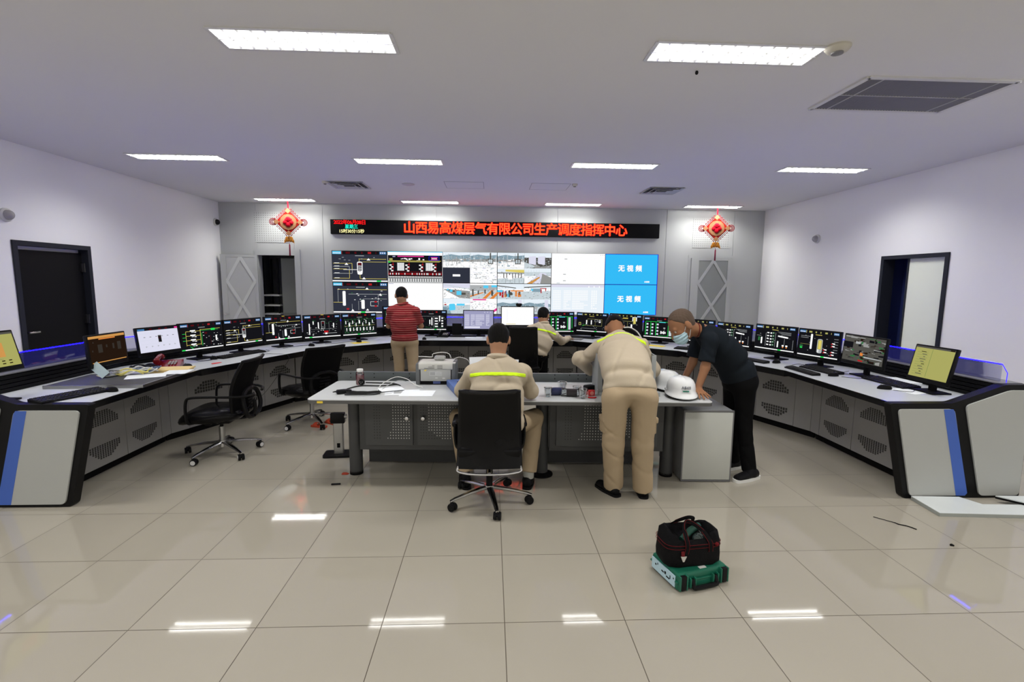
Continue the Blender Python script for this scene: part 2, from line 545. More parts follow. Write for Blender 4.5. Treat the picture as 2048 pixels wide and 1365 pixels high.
def lattice_door(name, w, h, leafm, panelm, barm, pm):
    """door leaf in local coords, hinge at x=0, leaf towards -x, front at -y"""
    b = MB()
    t = 0.04
    b.bb((-w, 0, 0.0), (0, t, h))
    for x0, x1 in ((-w, -w + pm), (-pm * 0.55, 0)):
        b.bb((x0 + 0.0004, -0.012, 0.0004), (x1 - 0.0004, -0.0004, h - 0.0004))
    b.bb((-w + pm + 0.0005, -0.011, h - 0.045), (-pm * 0.55 - 0.0005, -0.0005, h - 0.0005))
    leaf = struct(b.build(name, leafm, smooth=False))
    MB().bb((-w + pm, -0.004, 0.02), (-pm * 0.55, 0.001, h - 0.045)).build('inset_panel', panelm, leaf, smooth=False)
    iw = w - pm * 1.55
    x0, xm, x1 = -w + pm, -w + pm + iw / 2, -pm * 0.55
    b = MB()
    hd = 0.47
    for k in range(5):
        zt = h - 0.05 - k * 2 * hd
        for n_, (xa, za, xb, zb) in enumerate(((xm, zt, x0, zt - hd), (xm, zt, x1, zt - hd), (x0, zt - hd, xm, zt - 2 * hd), (x1, zt - hd, xm, zt - 2 * hd))):
            if zb < 0.03:
                continue
            d = np.array([xb - xa, 0, zb - za]); L = np.linalg.norm(d); d /= L
            R = np.array([d, [0, 1, 0], np.cross(d, [0, 1, 0])]).T
            b.box(((xa + xb) / 2, -0.007 - 0.0013 * n_, (za + zb) / 2), (L, 0.012, 0.055), R=R)
    b.build('lattice_bars', barm, leaf, smooth=False)
    MB().cyl((-w + 0.05, -0.012, 0.98), (-w + 0.05, -0.06, 0.98), 0.011).rbox((-w + 0.075, -0.062, 0.98), (0.09, 0.016, 0.018), 0.005).build('door_handle', CHROME, leaf)
    return leaf
l3 = lattice_door('door_3', 0.66, OH, CLAD, CLAD, mat('lattice_light', (0.55, 0.57, 0.55), 0.45), 0.10)
l3.location = (OX0, D - 0.03, 0.0)
l3.rotation_euler = (0, 0, math.radians(13))
l4 = lattice_door('door_4', 0.86, 2.19, CLAD, CLAD_D, CLAD, 0.16)
l4.location = (5.01, D - 0.022, 0.0)
b = MB()
for x0, x1 in ((4.09, 4.145), (5.015, 5.07)):
    b.bb((x0, D - 0.008, 0), (x1, D + 0.01, 2.25))
b.bb((4.1452, D - 0.0075, 2.196), (5.0148, D + 0.0098, 2.25))
struct(b.build('trim_3', CLAD, smooth=False))
b = MB()
b.bb((OX1, D - 0.02, 0), (OX1 + 0.11, D + 0.01, OH + 0.12)); b.bb((OX0 - 0.05, D - 0.0195, OH), (OX1 - 0.0003, D + 0.0095, OH + 0.12))
struct(b.build('trim_4', CLAD, smooth=False))
# perforated acoustic patches high on the back wall
def dot_mat():
    m = bpy.data.materials.new('perforated_cladding')
    m.use_nodes = True
    nt = m.node_tree; L = nt.links.new
    bs = nt.nodes['Principled BSDF']; bs.inputs['Roughness'].default_value = 0.45
    tc = nt.nodes.new('ShaderNodeTexCoord'); sp = nt.nodes.new('ShaderNodeSeparateXYZ'); L(tc.outputs['Object'], sp.inputs[0])
    acc = None
    for ax in ('X', 'Z'):
        q = nt.nodes.new('ShaderNodeMath'); q.operation = 'MULTIPLY'; q.inputs[1].default_value = 1 / 0.044; L(sp.outputs[ax], q.inputs[0])
        f = nt.nodes.new('ShaderNodeMath'); f.operation = 'FRACT'; L(q.outputs[0], f.inputs[0])
        s2 = nt.nodes.new('ShaderNodeMath'); s2.operation = 'SUBTRACT'; s2.inputs[1].default_value = 0.5; L(f.outputs[0], s2.inputs[0])
        p = nt.nodes.new('ShaderNodeMath'); p.operation = 'POWER'; p.inputs[1].default_value = 2; L(s2.outputs[0], p.inputs[0])
        if acc is None:
            acc = p
        else:
            a = nt.nodes.new('ShaderNodeMath'); a.operation = 'ADD'; L(acc.outputs[0], a.inputs[0]); L(p.outputs[0], a.inputs[1]); acc = a
    lt = nt.nodes.new('ShaderNodeMath'); lt.operation = 'LESS_THAN'; lt.inputs[1].default_value = 0.030; L(acc.outputs[0], lt.inputs[0])
    mx = nt.nodes.new('ShaderNodeMix'); mx.data_type = 'RGBA'; mx.inputs[6].default_value = (0.45, 0.465, 0.455, 1); mx.inputs[7].default_value = (0.16, 0.165, 0.16, 1)
    L(lt.outputs[0], mx.inputs[0]); L(mx.outputs[2], bs.inputs['Base Color'])
    return m
DOTS = dot_mat()
for nm, x0, x1, w in (('perforated_panel', -4.69, -4.00, 'left'), ('perforated_panel', 4.16, 4.94, 'right')):
    tag(MB().bb((x0, D - 0.006, 2.40), (x1, D + 0.002, 3.01)).build(nm, DOTS, smooth=False), 'grey perforated acoustic patch above the %s lattice door' % ('open' if w == 'left' else 'closed'), 'wall panel', 'acoustic patches')
struct(MB().bb((XL, D - 0.012, 0), (OX0 - 0.06, D, 0.1)).bb((OX1 + 0.12, D - 0.012, 0), (4.08, D, 0.1)).bb((5.08, D - 0.012, 0), (XR, D, 0.1)).build('baseboard_back', DESKE, smooth=False))

# ------------------------------------------------------------------ ceiling fittings
DIFF = emis('lamp_reflector_glow', (1.0, 0.99, 0.96), 2.0)
TUBE = emis('lamp_tube', (1.0, 0.99, 0.96), 30.0)
FRAMEW = mat('fitting_frame', (0.62, 0.62, 0.62), 0.4)
LOUV = mat('louvre_aluminium', (0.80, 0.80, 0.80), 0.3, 0.4)
def make_light():
    t = thing('ceiling_light', 'x', 'ceiling light', (0, 0, H))
    b = MB()
    w, d = 1.10, 0.27
    for s in (-1, 1):
        b.bb((-w / 2, s * d / 2 - 0.012, -0.008), (w / 2, s * d / 2 + 0.012, 0.001)); b.bb((s * w / 2 - 0.012, -d / 2, -0.008), (s * w / 2 + 0.012, d / 2, 0.001))
    b.build('frame', FRAMEW, t, smooth=False)
    b = MB()
    b.bb((-w / 2, -d / 2, 0.0), (w / 2, d / 2, -0.002))
    b.build('reflector', DIFF, t, smooth=False)
    for s in (-1, 1):
        MB().cyl((-w / 2 + 0.03, s * 0.062, -0.007), (w / 2 - 0.03, s * 0.062, -0.007), 0.007, n=8).build('lamp_tube', TUBE, t)
    b = MB()
    b.bb((-w / 2, -0.003, -0.010), (w / 2, 0.003, -0.003))
    for k in range(1, 13):
        x = -w / 2 + w * k / 13
        for s in (-1, 1):
            b.prism([(x - 0.010, 0), (x + 0.010, 0), (x, -0.008)], (0, 0, -0.002), (1, 0, 0), (0, 0, 1), (0, 1, 0), s * 0.068 - 0.058, s * 0.068 + 0.058)
    b.build('louvre', LOUV, t, smooth=False)
    return t
ROWN = ('row nearest the back wall', 'middle row', 'row over the work table', 'row above the camera', 'row behind the camera')
COLN = ('leftmost by the wall', 'second from left', 'third from left', 'rightmost by the wall')
lt0 = None
for j, y in enumerate(LIGHT_Y):
    for i, x in enumerate(LIGHT_X):
        if j > 2:
            continue
        o = make_light() if lt0 is None else copy_tree(lt0)
        if lt0 is None:
            lt0 = o
        o.location = (x, y, H)
        tag(o, 'louvred ceiling light, %s, %s' % (ROWN[j], COLN[i]), 'ceiling light', 'recessed ceiling lights')
# large return air grille, two diffusers, detectors, hatches
GRI = mat('grille_slats', (0.20, 0.20, 0.21), 0.5)
t = thing('return_air_grille', 'large square slatted air grille in the ceiling at the right', 'vent', (3.30, 3.96, H))
b = MB()
gw, gd = 1.14, 0.66
for s in (-1, 1):
    b.bb((-gw / 2, s * gd / 2 - 0.02, -0.012), (gw / 2, s * gd / 2 + 0.02, 0.001)); b.bb((s * gw / 2 - 0.02, -gd / 2, -0.012), (s * gw / 2 + 0.02, gd / 2, 0.001))
b.build('frame', FRAMEW, t, smooth=False)
MB().bb((-gw / 2, -gd / 2, -0.001), (gw / 2, gd / 2, 0.0005)).build('backing', BLACK_M, t, smooth=False)
b = MB()
for k in range(46):
    x = -gw / 2 + 0.025 + k * (gw - 0.05) / 45
    b.box((x, 0, -0.006), (0.012, gd - 0.03, 0.002), R=Matrix.Rotation(math.radians(28), 3, 'Y'))
b.build('slats', GRI, t, smooth=False)
b = MB().bb((-gw / 2, -0.006, -0.011), (gw / 2, 0.006, -0.002))
for x in (-0.44, 0.44):
    b.bb((x - 0.006, -gd / 2, -0.011), (x + 0.006, gd / 2, -0.002))
b.build('cross_bars', mat('bar_grey', (0.4, 0.4, 0.41), 0.5), t, smooth=False)
def diffuser(x, y, label):
    t = thing('air_diffuser', label, 'vent', (x, y, H), group='ceiling air diffusers')
    b = MB()
    for k, (r, z) in enumerate(((0.26, -0.004), (0.185, -0.012), (0.11, -0.02))):
        for s in (-1, 1):
            b.box((0, s * r, z), (2 * r + 0.05, 0.05, 0.004), R=Matrix.Rotation(s * math.radians(-25), 3, 'X'))
            b.box((s * r, 0, z), (0.05, 2 * r + 0.05, 0.004), R=Matrix.Rotation(s * math.radians(25), 3, 'Y'))
    b.build('vane', mat('diffuser_vane', (0.5, 0.5, 0.51), 0.5), t, smooth=False)
    MB().bb((-0.25, -0.25, -0.002), (0.25, 0.25, 0.0005)).build('backing', mat('duct_dark', (0.05, 0.05, 0.055), 0.7), t, smooth=False)
diffuser(-2.26, 8.10, 'square white ceiling air diffuser left of the LED sign')
diffuser(2.78, 8.10, 'square white ceiling air diffuser right of the LED sign')
def detector(x, y, label, r=0.055):
    t = thing('smoke_detector', label, 'smoke detector', (x, y, H), group='ceiling smoke detectors')
    MB().lathe([(r, 0), (r, -0.012), (r * 0.8, -0.03), (r * 0.45, -0.036)], n=20).build('body', mat('detector_ivory', (0.58, 0.55, 0.47), 0.5), t)
    MB().lathe([(r * 0.47, -0.034), (r * 0.47, -0.044), (r * 0.3, -0.048)], n=16).build('sensor_cap', mat('detector_cap', (0.2, 0.2, 0.2), 0.5), t)
detector(-2.55, 7.85, 'small white smoke detector on ceiling beside the left air diffuser', 0.045)
detector(1.28, 7.70, 'small white smoke detector on ceiling beside the right hatch', 0.045)
detector(2.19, 3.21, 'ivory smoke detector at the corner of the right near light', 0.075)
tag(MB().lathe([(0.10, 0), (0.10, -0.006), (0.085, -0.012), (0.06, -0.014)], n=28).build('ceiling_speaker', mat('speaker_white', (0.5, 0.47, 0.48), 0.5), loc=(-1.30, 7.95, H)), 'round flush ceiling speaker between air diffuser and hatch', 'speaker')
tag(MB().ball((0, 0, -0.012), (0.012, 0.012, 0.014), 10, 6).build('ceiling_hook', BLACK_M, loc=(1.455, 3.62, H)), 'tiny black hook on ceiling in front of the right near light', 'hook')
def hatch(x, label):
    b = MB()
    for s in (-1, 1):
        b.bb((-0.30, s * 0.26 - 0.004, -0.003), (0.30, s * 0.26 + 0.004, 0.0005)); b.bb((s * 0.30 - 0.004, -0.26, -0.003), (s * 0.30 + 0.004, 0.26, 0.0005))
    t = thing('access_hatch', label, 'hatch', (x, 7.95, H), group='ceiling hatches')
    b.build('edge', mat('hatch_edge', (0.3, 0.3, 0.32), 0.6), t, smooth=False)
    MB().bb((-0.296, -0.256, -0.002), (0.296, 0.256, 0.0005)).build('lid', CEIL_P, t, smooth=False)
hatch(-0.42, 'flush square ceiling hatch outline, left of the two')
hatch(0.92, 'flush square ceiling hatch outline, right of the two')
# wall domes
def dome(loc, side, label, black=False):
    t = thing('dome_camera', label, 'camera', loc, group='dome cameras on the walls')
    MB().lathe([(0.075, 0), (0.075, 0.02), (0.06, 0.03)], axis=(side, 0, 0), n=24).build('mount', WHITEP, t)
    MB().ball((side * 0.035, 0, 0), (0.055, 0.055, 0.055), 20, 12).build('dome', BLACK_G if black else mat('smoked_dome', (0.33, 0.32, 0.33), 0.15), t)
dome((XL, 5.77, 2.352), 1, 'white dome camera with smoked cover on left wall above door')
dome((XL, 9.97, 2.768), 1, 'small black ball camera on left wall by the back corner', True)
dome((XR, 8.40, 2.459), -1, 'grey dome camera on right wall beyond the doorway')

# ------------------------------------------------------------------ LED sign and video wall
SCR = [emis('px_black', (0.0075, 0.0075, 0.010)), emis('px_white', (1.0, 1.0, 1.0), 1.0), emis('px_grey', (0.42, 0.44, 0.45)), emis('px_green', (0.02, 0.75, 0.10)),
       emis('px_red', (0.45, 0.015, 0.02)), emis('px_blue', (0.06, 0.20, 0.42)), emis('px_yellow', (0.75, 0.62, 0.14)), emis('px_darkred', (0.09, 0.005, 0.008)),
       emis('px_darkgreen', (0.03, 0.16, 0.05)), emis('px_navy', (0.030, 0.034, 0.052)), emis('px_cyan', (0.10, 0.62, 0.92)), emis('px_olive', (0.40, 0.39, 0.12)),
       emis('px_brown', (0.018, 0.009, 0.005)), emis('px_orange', (0.62, 0.30, 0.08)), emis('px_lavender', (0.34, 0.34, 0.52)), emis('px_pale', (0.72, 0.72, 0.86)),
       emis('px_ground', (0.30, 0.30, 0.29)), emis('px_pipe', (0.75, 0.24, 0.05)), emis('px_sky', (0.80, 0.88, 0.95)), emis('px_hill', (0.24, 0.35, 0.42)),
       emis('px_noblue', (0.035, 0.50, 0.93)), emis('px_steel', (0.58, 0.66, 0.70)), emis('px_dim', (0.085, 0.082, 0.072)), emis('px_frame', (0.02, 0.02, 0.85)), emis('px_magenta', (0.75, 0.05, 0.30)), emis('px_dusk', (0.036, 0.030, 0.025))]
BK, WH, GY, GN, RD, BL, YE, DR, DG, NV, CY, OL, BR, OR, LV, PL, GR, PI_, SK, HI, NB, ST, DM, FB, MG, DK = range(26)
class Pix:
    """flat picture elements on a screen: u 0..1 from left, v 0..1 from top; the screen faces -y, its left is -x"""
    def __init__(s, mb, w, h, y=0.0, z0=0.0):
        s.mb, s.w, s.h, s.y, s.z0, s.k = mb, w, h, y, z0, 1
    def q(s, u0, v0, u1, v1, c, lay=None):
        u0, u1 = max(0, u0), min(1, u1); v0, v1 = max(0, v0), min(1, v1)
        if u1 <= u0 or v1 <= v0:
            return
        y = s.y - 0.00025 * (s.k if lay is None else lay)
        x0, x1 = (u0 - 0.5) * s.w, (u1 - 0.5) * s.w
        za, zb = s.z0 + (1 - v0) * s.h, s.z0 + (1 - v1) * s.h
        s.mb.add([(x0, y, zb), (x1, y, zb), (x1, y, za), (x0, y, za)], [(0, 1, 2, 3)], c)
    def hl(s, u0, u1, v, c, t=0.008):
        s.q(u0, v - t / 2, u1, v + t / 2, c, 2)
    def vl(s, u, v0, v1, c, t=0.005):
        s.q(u - t / 2, v0, u + t / 2, v1, c, 2)
    def poly(s, pts, c, lay=3):
        y = s.y - 0.00025 * lay
        s.mb.add([((u - 0.5) * s.w, y, s.z0 + (1 - v) * s.h) for u, v in pts], [tuple(range(len(pts)))[::-1]], c)
def header(p, red=True, tag_=BL):
    p.q(0, 0, 1, 0.115, BK, 1)
    p.q(0.01, 0.012, 0.17, 0.105, tag_, 2)
    for k in range(5):
        p.q(0.02 + k * 0.028, 0.05, 0.04 + k * 0.028, 0.09, PL, 3)
    p.q(0.178, 0.01, 0.186, 0.115, RD if red else YE, 2)
    c = (DR, RD) if red else (OL, OL)
    for u, wd, i in ((0.25, 0.09, 0), (0.41, 0.04, 0), (0.53, 0.03, 0), (0.65, 0.07, 1), (0.79, 0.015, 0)):
        p.q(u, 0.03, u + wd * 0.85, 0.092, c[i], 2)
    p.q(0.86, 0.02, 0.985, 0.105, BL, 2)
    for k in range(3):
        p.q(0.875 + k * 0.035, 0.04, 0.895 + k * 0.035, 0.085, PL, 3)
def footer(p, g, white=WH):
    p.q(0.0, 0.945, 1.0, 0.985, white, 2)
    p.q(g, 0.945, g + 0.08, 0.985, GN, 3)
def tank(p, u, v0, v1, wd=0.045, c=WH):
    p.poly(round_poly([(u - wd / 2, v0), (u + wd / 2, v0), (u + wd / 2, v1), (u - wd / 2, v1)], wd * 0.5, 3), c, 4)
def blobs(p, rnd, n, c, u0=0.05, u1=0.95, v0=0.18, v1=0.9):
    for _ in range(n):
        u, v = rnd.uniform(u0, u1), rnd.uniform(v0, v1)
        p.q(u, v, u + rnd.uniform(0.014, 0.04), v + rnd.uniform(0.009, 0.019), c, 5)
def mimic(p, seed, style):
    rnd = random.Random(seed)
    bgc = NV if style.startswith('wall') else BK
    p.q(0, 0, 1, 1, bgc, 0)
    header(p, 'y' not in style, CY if style.startswith('wall') else BL)
    g = {'separator': 0.8, 'columns': 0.5, 'manifold': 0.0, 'packed': 0.42, 'furnace': 0.12, 'greens': 0.9, 'tank_y': 0.4}.get(style.split(':')[-1], 0.6)
    p.hl(0.42, 0.58, 0.155, YE if 'y' in style else GY, 0.018)
    st = style.split(':')[-1]
    if st == 'separator':
        tank(p, 0.5, 0.34, 0.72, 0.10, GY if bgc == BK else WH); tank(p, 0.5, 0.37, 0.66, 0.075, bgc); p.q(0.465, 0.38, 0.535, 0.46, DR, 6); tank(p, 0.5, 0.62, 0.76, 0.09, WH)
        for k, v in enumerate((0.40, 0.50, 0.58, 0.72, 0.88)):
            u = 0.36 - 0.05 * (k % 3)
            p.hl(0.02, u, v, YE if k % 2 == 0 else GY, 0.012); p.vl(u, min(v, 0.6), max(v, 0.6), YE if k % 2 == 0 else GY, 0.007)
            p.q(0.04, v - 0.02, 0.13, v - 0.004, WH, 4)
        p.hl(0.2, 0.45, 0.6, WH, 0.014)
        p.vl(0.49, 0.24, 0.34, YE, 0.007); p.hl(0.49, 0.98, 0.26, YE, 0.012); p.hl(0.55, 0.98, 0.35, YE, 0.010); p.vl(0.5, 0.76, 0.88, YE, 0.007); p.hl(0.5, 0.98, 0.89, YE, 0.012)
        for u, v in ((0.26, 0.42), (0.66, 0.27), (0.57, 0.88)):
            p.poly([(u - 0.035, v + 0.03), (u + 0.035, v + 0.03), (u, v - 0.04)], WH, 5)
        blobs(p, rnd, 6, GY, 0.1, 0.95, 0.2, 0.3)
    elif st == 'columns':
        tank(p, 0.2, 0.28, 0.76, 0.055); tank(p, 0.54, 0.56, 0.86, 0.06)
        p.hl(0.08, 0.98, 0.23, YE, 0.012); p.vl(0.09, 0.23, 0.65, GY, 0.006); p.hl(0.28, 0.98, 0.38, GY, 0.012); p.hl(0.0, 0.18, 0.65, YE, 0.012); p.hl(0.54, 0.98, 0.53, GY, 0.009)
        p.vl(0.82, 0.38, 0.72, GY, 0.006); p.hl(0.68, 0.82, 0.62, WH, 0.01); p.hl(0.68, 0.82, 0.76, WH, 0.01); p.vl(0.68, 0.62, 0.76, WH, 0.006); p.vl(0.46, 0.6, 0.9, GY, 0.005); p.vl(0.34, 0.7, 0.9, GY, 0.005)
        for u, v in ((0.62, 0.19), (0.86, 0.38), (0.62, 0.88), (0.35, 0.9)):
            p.poly([(u - 0.03, v + 0.035), (u + 0.03, v + 0.035), (u, v - 0.03)], WH, 5)
        for u, v, c in ((0.75, 0.62, RD), (0.75, 0.76, RD), (0.24, 0.86, RD)):
            p.q(u, v - 0.02, u + 0.045, v + 0.03, c, 6)
        blobs(p, rnd, 14, WH, 0.06, 0.9, 0.2, 0.6); blobs(p, rnd, 6, DG)
    elif st == 'manifold':
        for k in range(4):
            v = 0.28 + k * 0.17
            p.hl(0.12, 0.46, v, YE, 0.012); p.q(0.22, v - 0.045, 0.34, v, WH, 5); p.q(0.25, v, 0.31, v + 0.05, GY, 5); p.q(0.32, v + 0.03, 0.36, v + 0.06, WH, 5)
        p.vl(0.12, 0.28, 0.82, YE, 0.008); p.vl(0.46, 0.22, 0.82, YE, 0.010); p.vl(0.49, 0.36, 0.86, GN, 0.006); p.hl(0.46, 0.95, 0.24, YE, 0.012); p.hl(0.46, 0.9, 0.28, GN, 0.008)
        for v in (0.36, 0.5, 0.62):
            p.hl(0.04, 0.12, v, GN, 0.014)
        p.q(0.72, 0.22, 0.82, 0.3, GN, 5); tank(p, 0.84, 0.5, 0.72, 0.035); p.q(0.56, 0.36, 0.62, 0.42, DR, 5); p.vl(0.7, 0.5, 0.84, DR, 0.006)
        blobs(p, rnd, 20, WH, 0.5, 0.95, 0.3, 0.9); blobs(p, rnd, 5, GN, 0.14, 0.4, 0.84, 0.92)
    elif st == 'furnace':
        for u, v0, v1 in ((0.13, 0.35, 0.85), (0.24, 0.25, 0.4), (0.38, 0.3, 0.58), (0.81, 0.36, 0.58)):
            tank(p, u, v0, v1, 0.03)
        p.q(0.46, 0.26, 0.56, 0.6, GY, 4); p.q(0.47, 0.28, 0.55, 0.58, BK, 5); p.q(0.485, 0.29, 0.535, 0.37, DR, 6); p.q(0.53, 0.7, 0.65, 0.79, RD, 6); p.q(0.56, 0.79, 0.62, 0.86, WH, 6)
        p.hl(0.5, 0.9, 0.82, GY, 0.02); p.vl(0.68, 0.3, 0.75, GY, 0.004); p.hl(0.1, 0.9, 0.62, GY, 0.005)
        blobs(p, rnd, 18, WH, 0.05, 0.5, 0.5, 0.9); blobs(p, rnd, 16, DG, 0.2, 0.95, 0.2, 0.36); blobs(p, rnd, 8, GY, 0.7, 0.95, 0.4, 0.8)
    elif st == 'packed':
        for k in range(9):
            u = 0.09 + k * 0.1
            tank(p, u, 0.3 + 0.12 * (k % 2), 0.46 + 0.12 * (k % 2), 0.022 + 0.018 * (k % 3 == 1)); tank(p, u + 0.02, 0.64, 0.8, 0.022 + 0.014 * (k % 2))
            p.vl(u - 0.03, 0.2, 0.9, DG, 0.005)
        for v in (0.24, 0.55, 0.88):
            p.hl(0.04, 0.96, v, OL if v == 0.55 else DG, 0.01)
        blobs(p, rnd, 40, DG); blobs(p, rnd, 22, GY); blobs(p, rnd, 10, WH)
    elif st == 'greens':
        for u in (0.10, 0.27, 0.44):
            p.vl(u - 0.05, 0.24, 0.9, GN, 0.012)
        for r in range(4):
            for u in (0.0, 0.17, 0.34):
                p.q(u + 0.08, 0.30 + r * 0.16, u + 0.14, 0.38 + r * 0.16, PL, 5); p.q(u + 0.06, 0.35 + r * 0.16, u + 0.09, 0.38 + r * 0.16, GN, 5)
        p.q(0.82, 0.24, 0.9, 0.88, ST, 3); p.vl(0.79, 0.22, 0.9, GN, 0.012); p.vl(0.95, 0.22, 0.8, GN, 0.012); p.hl(0.05, 0.97, 0.21, GN, 0.016); p.hl(0.48, 0.8, 0.9, GN, 0.010); p.hl(0.5, 0.7, 0.23, CY, 0.03)
        for k in range(4):
            p.q(0.55 + k * 0.045, 0.66 + 0.03 * (k % 2), 0.585 + k * 0.045, 0.8 - 0.02 * (k % 2), WH, 5)
        p.q(0.64, 0.48, 0.70, 0.54, GY, 5); p.vl(0.67, 0.54, 0.66, GY, 0.005)
    elif st == 'exch_y':
        p.hl(0.36, 0.84, 0.30, OL, 0.010); p.vl(0.36, 0.3, 0.5, OL, 0.005); p.vl(0.62, 0.3, 0.68, OL, 0.005); p.hl(0.2, 0.84, 0.66, OL, 0.010); p.vl(0.84, 0.3, 0.66, OL, 0.005)
        tank(p, 0.33, 0.36, 0.6, 0.035); tank(p, 0.49, 0.36, 0.6, 0.035); p.q(0.6, 0.32, 0.7, 0.44, GY, 4); p.q(0.61, 0.335, 0.69, 0.425, BK, 5); p.q(0.74, 0.34, 0.8, 0.48, WH, 5); p.q(0.75, 0.36, 0.79, 0.42, BK, 6)
        p.q(0.06, 0.5, 0.14, 0.66, OL, 4); p.q(0.08, 0.53, 0.12, 0.63, BK, 5); p.hl(0.15, 0.6, 0.82, GY, 0.008); blobs(p, rnd, 14, GY, 0.1, 0.95, 0.5, 0.9); blobs(p, rnd, 5, GN, 0.12, 0.3, 0.6, 0.7)
    elif st == 'tank_y':
        p.q(0.72, 0.1, 0.86, 0.3, WH, 4); p.q(0.745, 0.12, 0.835, 0.44, OL, 5); p.q(0.765, 0.14, 0.815, 0.42, YE, 6)
        tank(p, 0.42, 0.42, 0.74, 0.05); tank(p, 0.70, 0.46, 0.82, 0.05); p.hl(0.34, 0.74, 0.32, OL, 0.012); p.vl(0.34, 0.32, 0.44, OL, 0.006); p.hl(0.44, 0.7, 0.62, OL, 0.012); p.vl(0.57, 0.34, 0.62, OL, 0.006)
        p.hl(0.4, 0.58, 0.19, YE, 0.02); blobs(p, rnd, 12, GY, 0.05, 0.95, 0.22, 0.9)
    elif st == 'coolers_y':
        for r in range(5):
            v = 0.27 + r * 0.125
            p.q(0.30, v, 0.355, v + 0.045, WH, 5); p.q(0.385, v, 0.425, v + 0.055, WH, 5); p.q(0.44, v - 0.02, 0.49, v + 0.05, DG, 5); p.q(0.45, v - 0.005, 0.475, v + 0.035, GY, 6)
        tank(p, 0.165, 0.5, 0.78, 0.04); p.q(0.07, 0.5, 0.12, 0.66, DG, 4); p.hl(0.03, 0.15, 0.44, GY, 0.010); p.vl(0.27, 0.3, 0.86, GY, 0.006); p.vl(0.52, 0.26, 0.86, GY, 0.006)
        tank(p, 0.59, 0.6, 0.86, 0.032); p.poly(round_poly([(0.58, 0.36), (0.84, 0.40), (0.84, 0.46), (0.58, 0.42)], 0.03, 3), WH, 4)
        for k in range(4):
            p.hl(0.56 + 0.04 * k, 0.9, 0.22 + 0.035 * k, GY, 0.008)
        for u in (0.7, 0.79):
            p.q(u, 0.74, u + 0.05, 0.80, WH, 5); p.q(u + 0.01, 0.8, u + 0.04, 0.86, PI_, 5)
        p.vl(0.75, 0.48, 0.74, GY, 0.006); p.vl(0.96, 0.5, 0.9, GY, 0.006); blobs(p, rnd, 8, GY, 0.1, 0.9, 0.2, 0.6)
    elif st == 'reactor_y':
        tank(p, 0.33, 0.14, 0.72, 0.05); tank(p, 0.55, 0.3, 0.84, 0.13, GY); p.q(0.50, 0.34, 0.60, 0.70, OL, 5); p.q(0.52, 0.36, 0.58, 0.68, YE, 6); tank(p, 0.52, 0.62, 0.82, 0.04)
        for k, (u, v) in enumerate(((0.66, 0.66), (0.66, 0.76), (0.84, 0.4), (0.84, 0.5), (0.84, 0.72), (0.84, 0.82))):
            p.q(u, v, u + 0.07, v + 0.04, WH, 5); p.q(u - 0.02, v + 0.02, u + 0.02, v + 0.06, RD, 6)
        for k in range(6):
            p.hl(0.88, 0.98, 0.25 + k * 0.1, GY, 0.012)
        p.hl(0.05, 0.3, 0.24, GY, 0.012); p.hl(0.05, 0.25, 0.3, GY, 0.012); p.q(0.04, 0.6, 0.12, 0.68, DG, 4); p.q(0.05, 0.68, 0.11, 0.73, GN, 5); p.hl(0.05, 0.3, 0.55, OL, 0.008)
        blobs(p, rnd, 12, GY, 0.1, 0.95, 0.2, 0.9)
    elif st == 'gen':
        for u, v0, v1 in ((0.18, 0.3, 0.55), (0.45, 0.45, 0.7), (0.52, 0.35, 0.75), (0.78, 0.25, 0.55)):
            tank(p, u, v0, v1, 0.035)
        for k in range(4):
            p.q(0.62, 0.36 + k * 0.14, 0.72, 0.42 + k * 0.14, WH, 5); p.q(0.84, 0.34 + k * 0.14, 0.90, 0.41 + k * 0.14, WH, 5)
        p.vl(0.58, 0.3, 0.88, GY, 0.006); p.hl(0.1, 0.9, 0.28, GY, 0.007); p.hl(0.3, 0.9, 0.86, DG, 0.01)
        blobs(p, rnd, 16, GY); blobs(p, rnd, 12, DG)
    footer(p, g)
def table_screen(p, bgc, fg):
    p.q(0, 0, 1, 1, bgc, 0)
    rnd = random.Random(5)
    for r in range(11):
        v = 0.2 + r * 0.058
        for c0, c1, n in ((0.04, 0.19, 5), (0.24, 0.38, 5), (0.40, 0.70, 12), (0.76, 0.88, 3)):
            m = n if r < 6 or c0 < 0.2 else max(1, n - rnd.randint(0, 3) * n // 4)
            for k in range(m):
                u = c0 + (c1 - c0) * k / n
                p.q(u, v, u + (c1 - c0) / n * 0.72, v + 0.034, fg, 2)
    for u in (0.7, 0.8, 0.9):
        p.q(u, 0.05, u + 0.02, 0.10, fg, 2)
    p.q(0.03, 0.86, 0.55, 0.96, PL, 2)
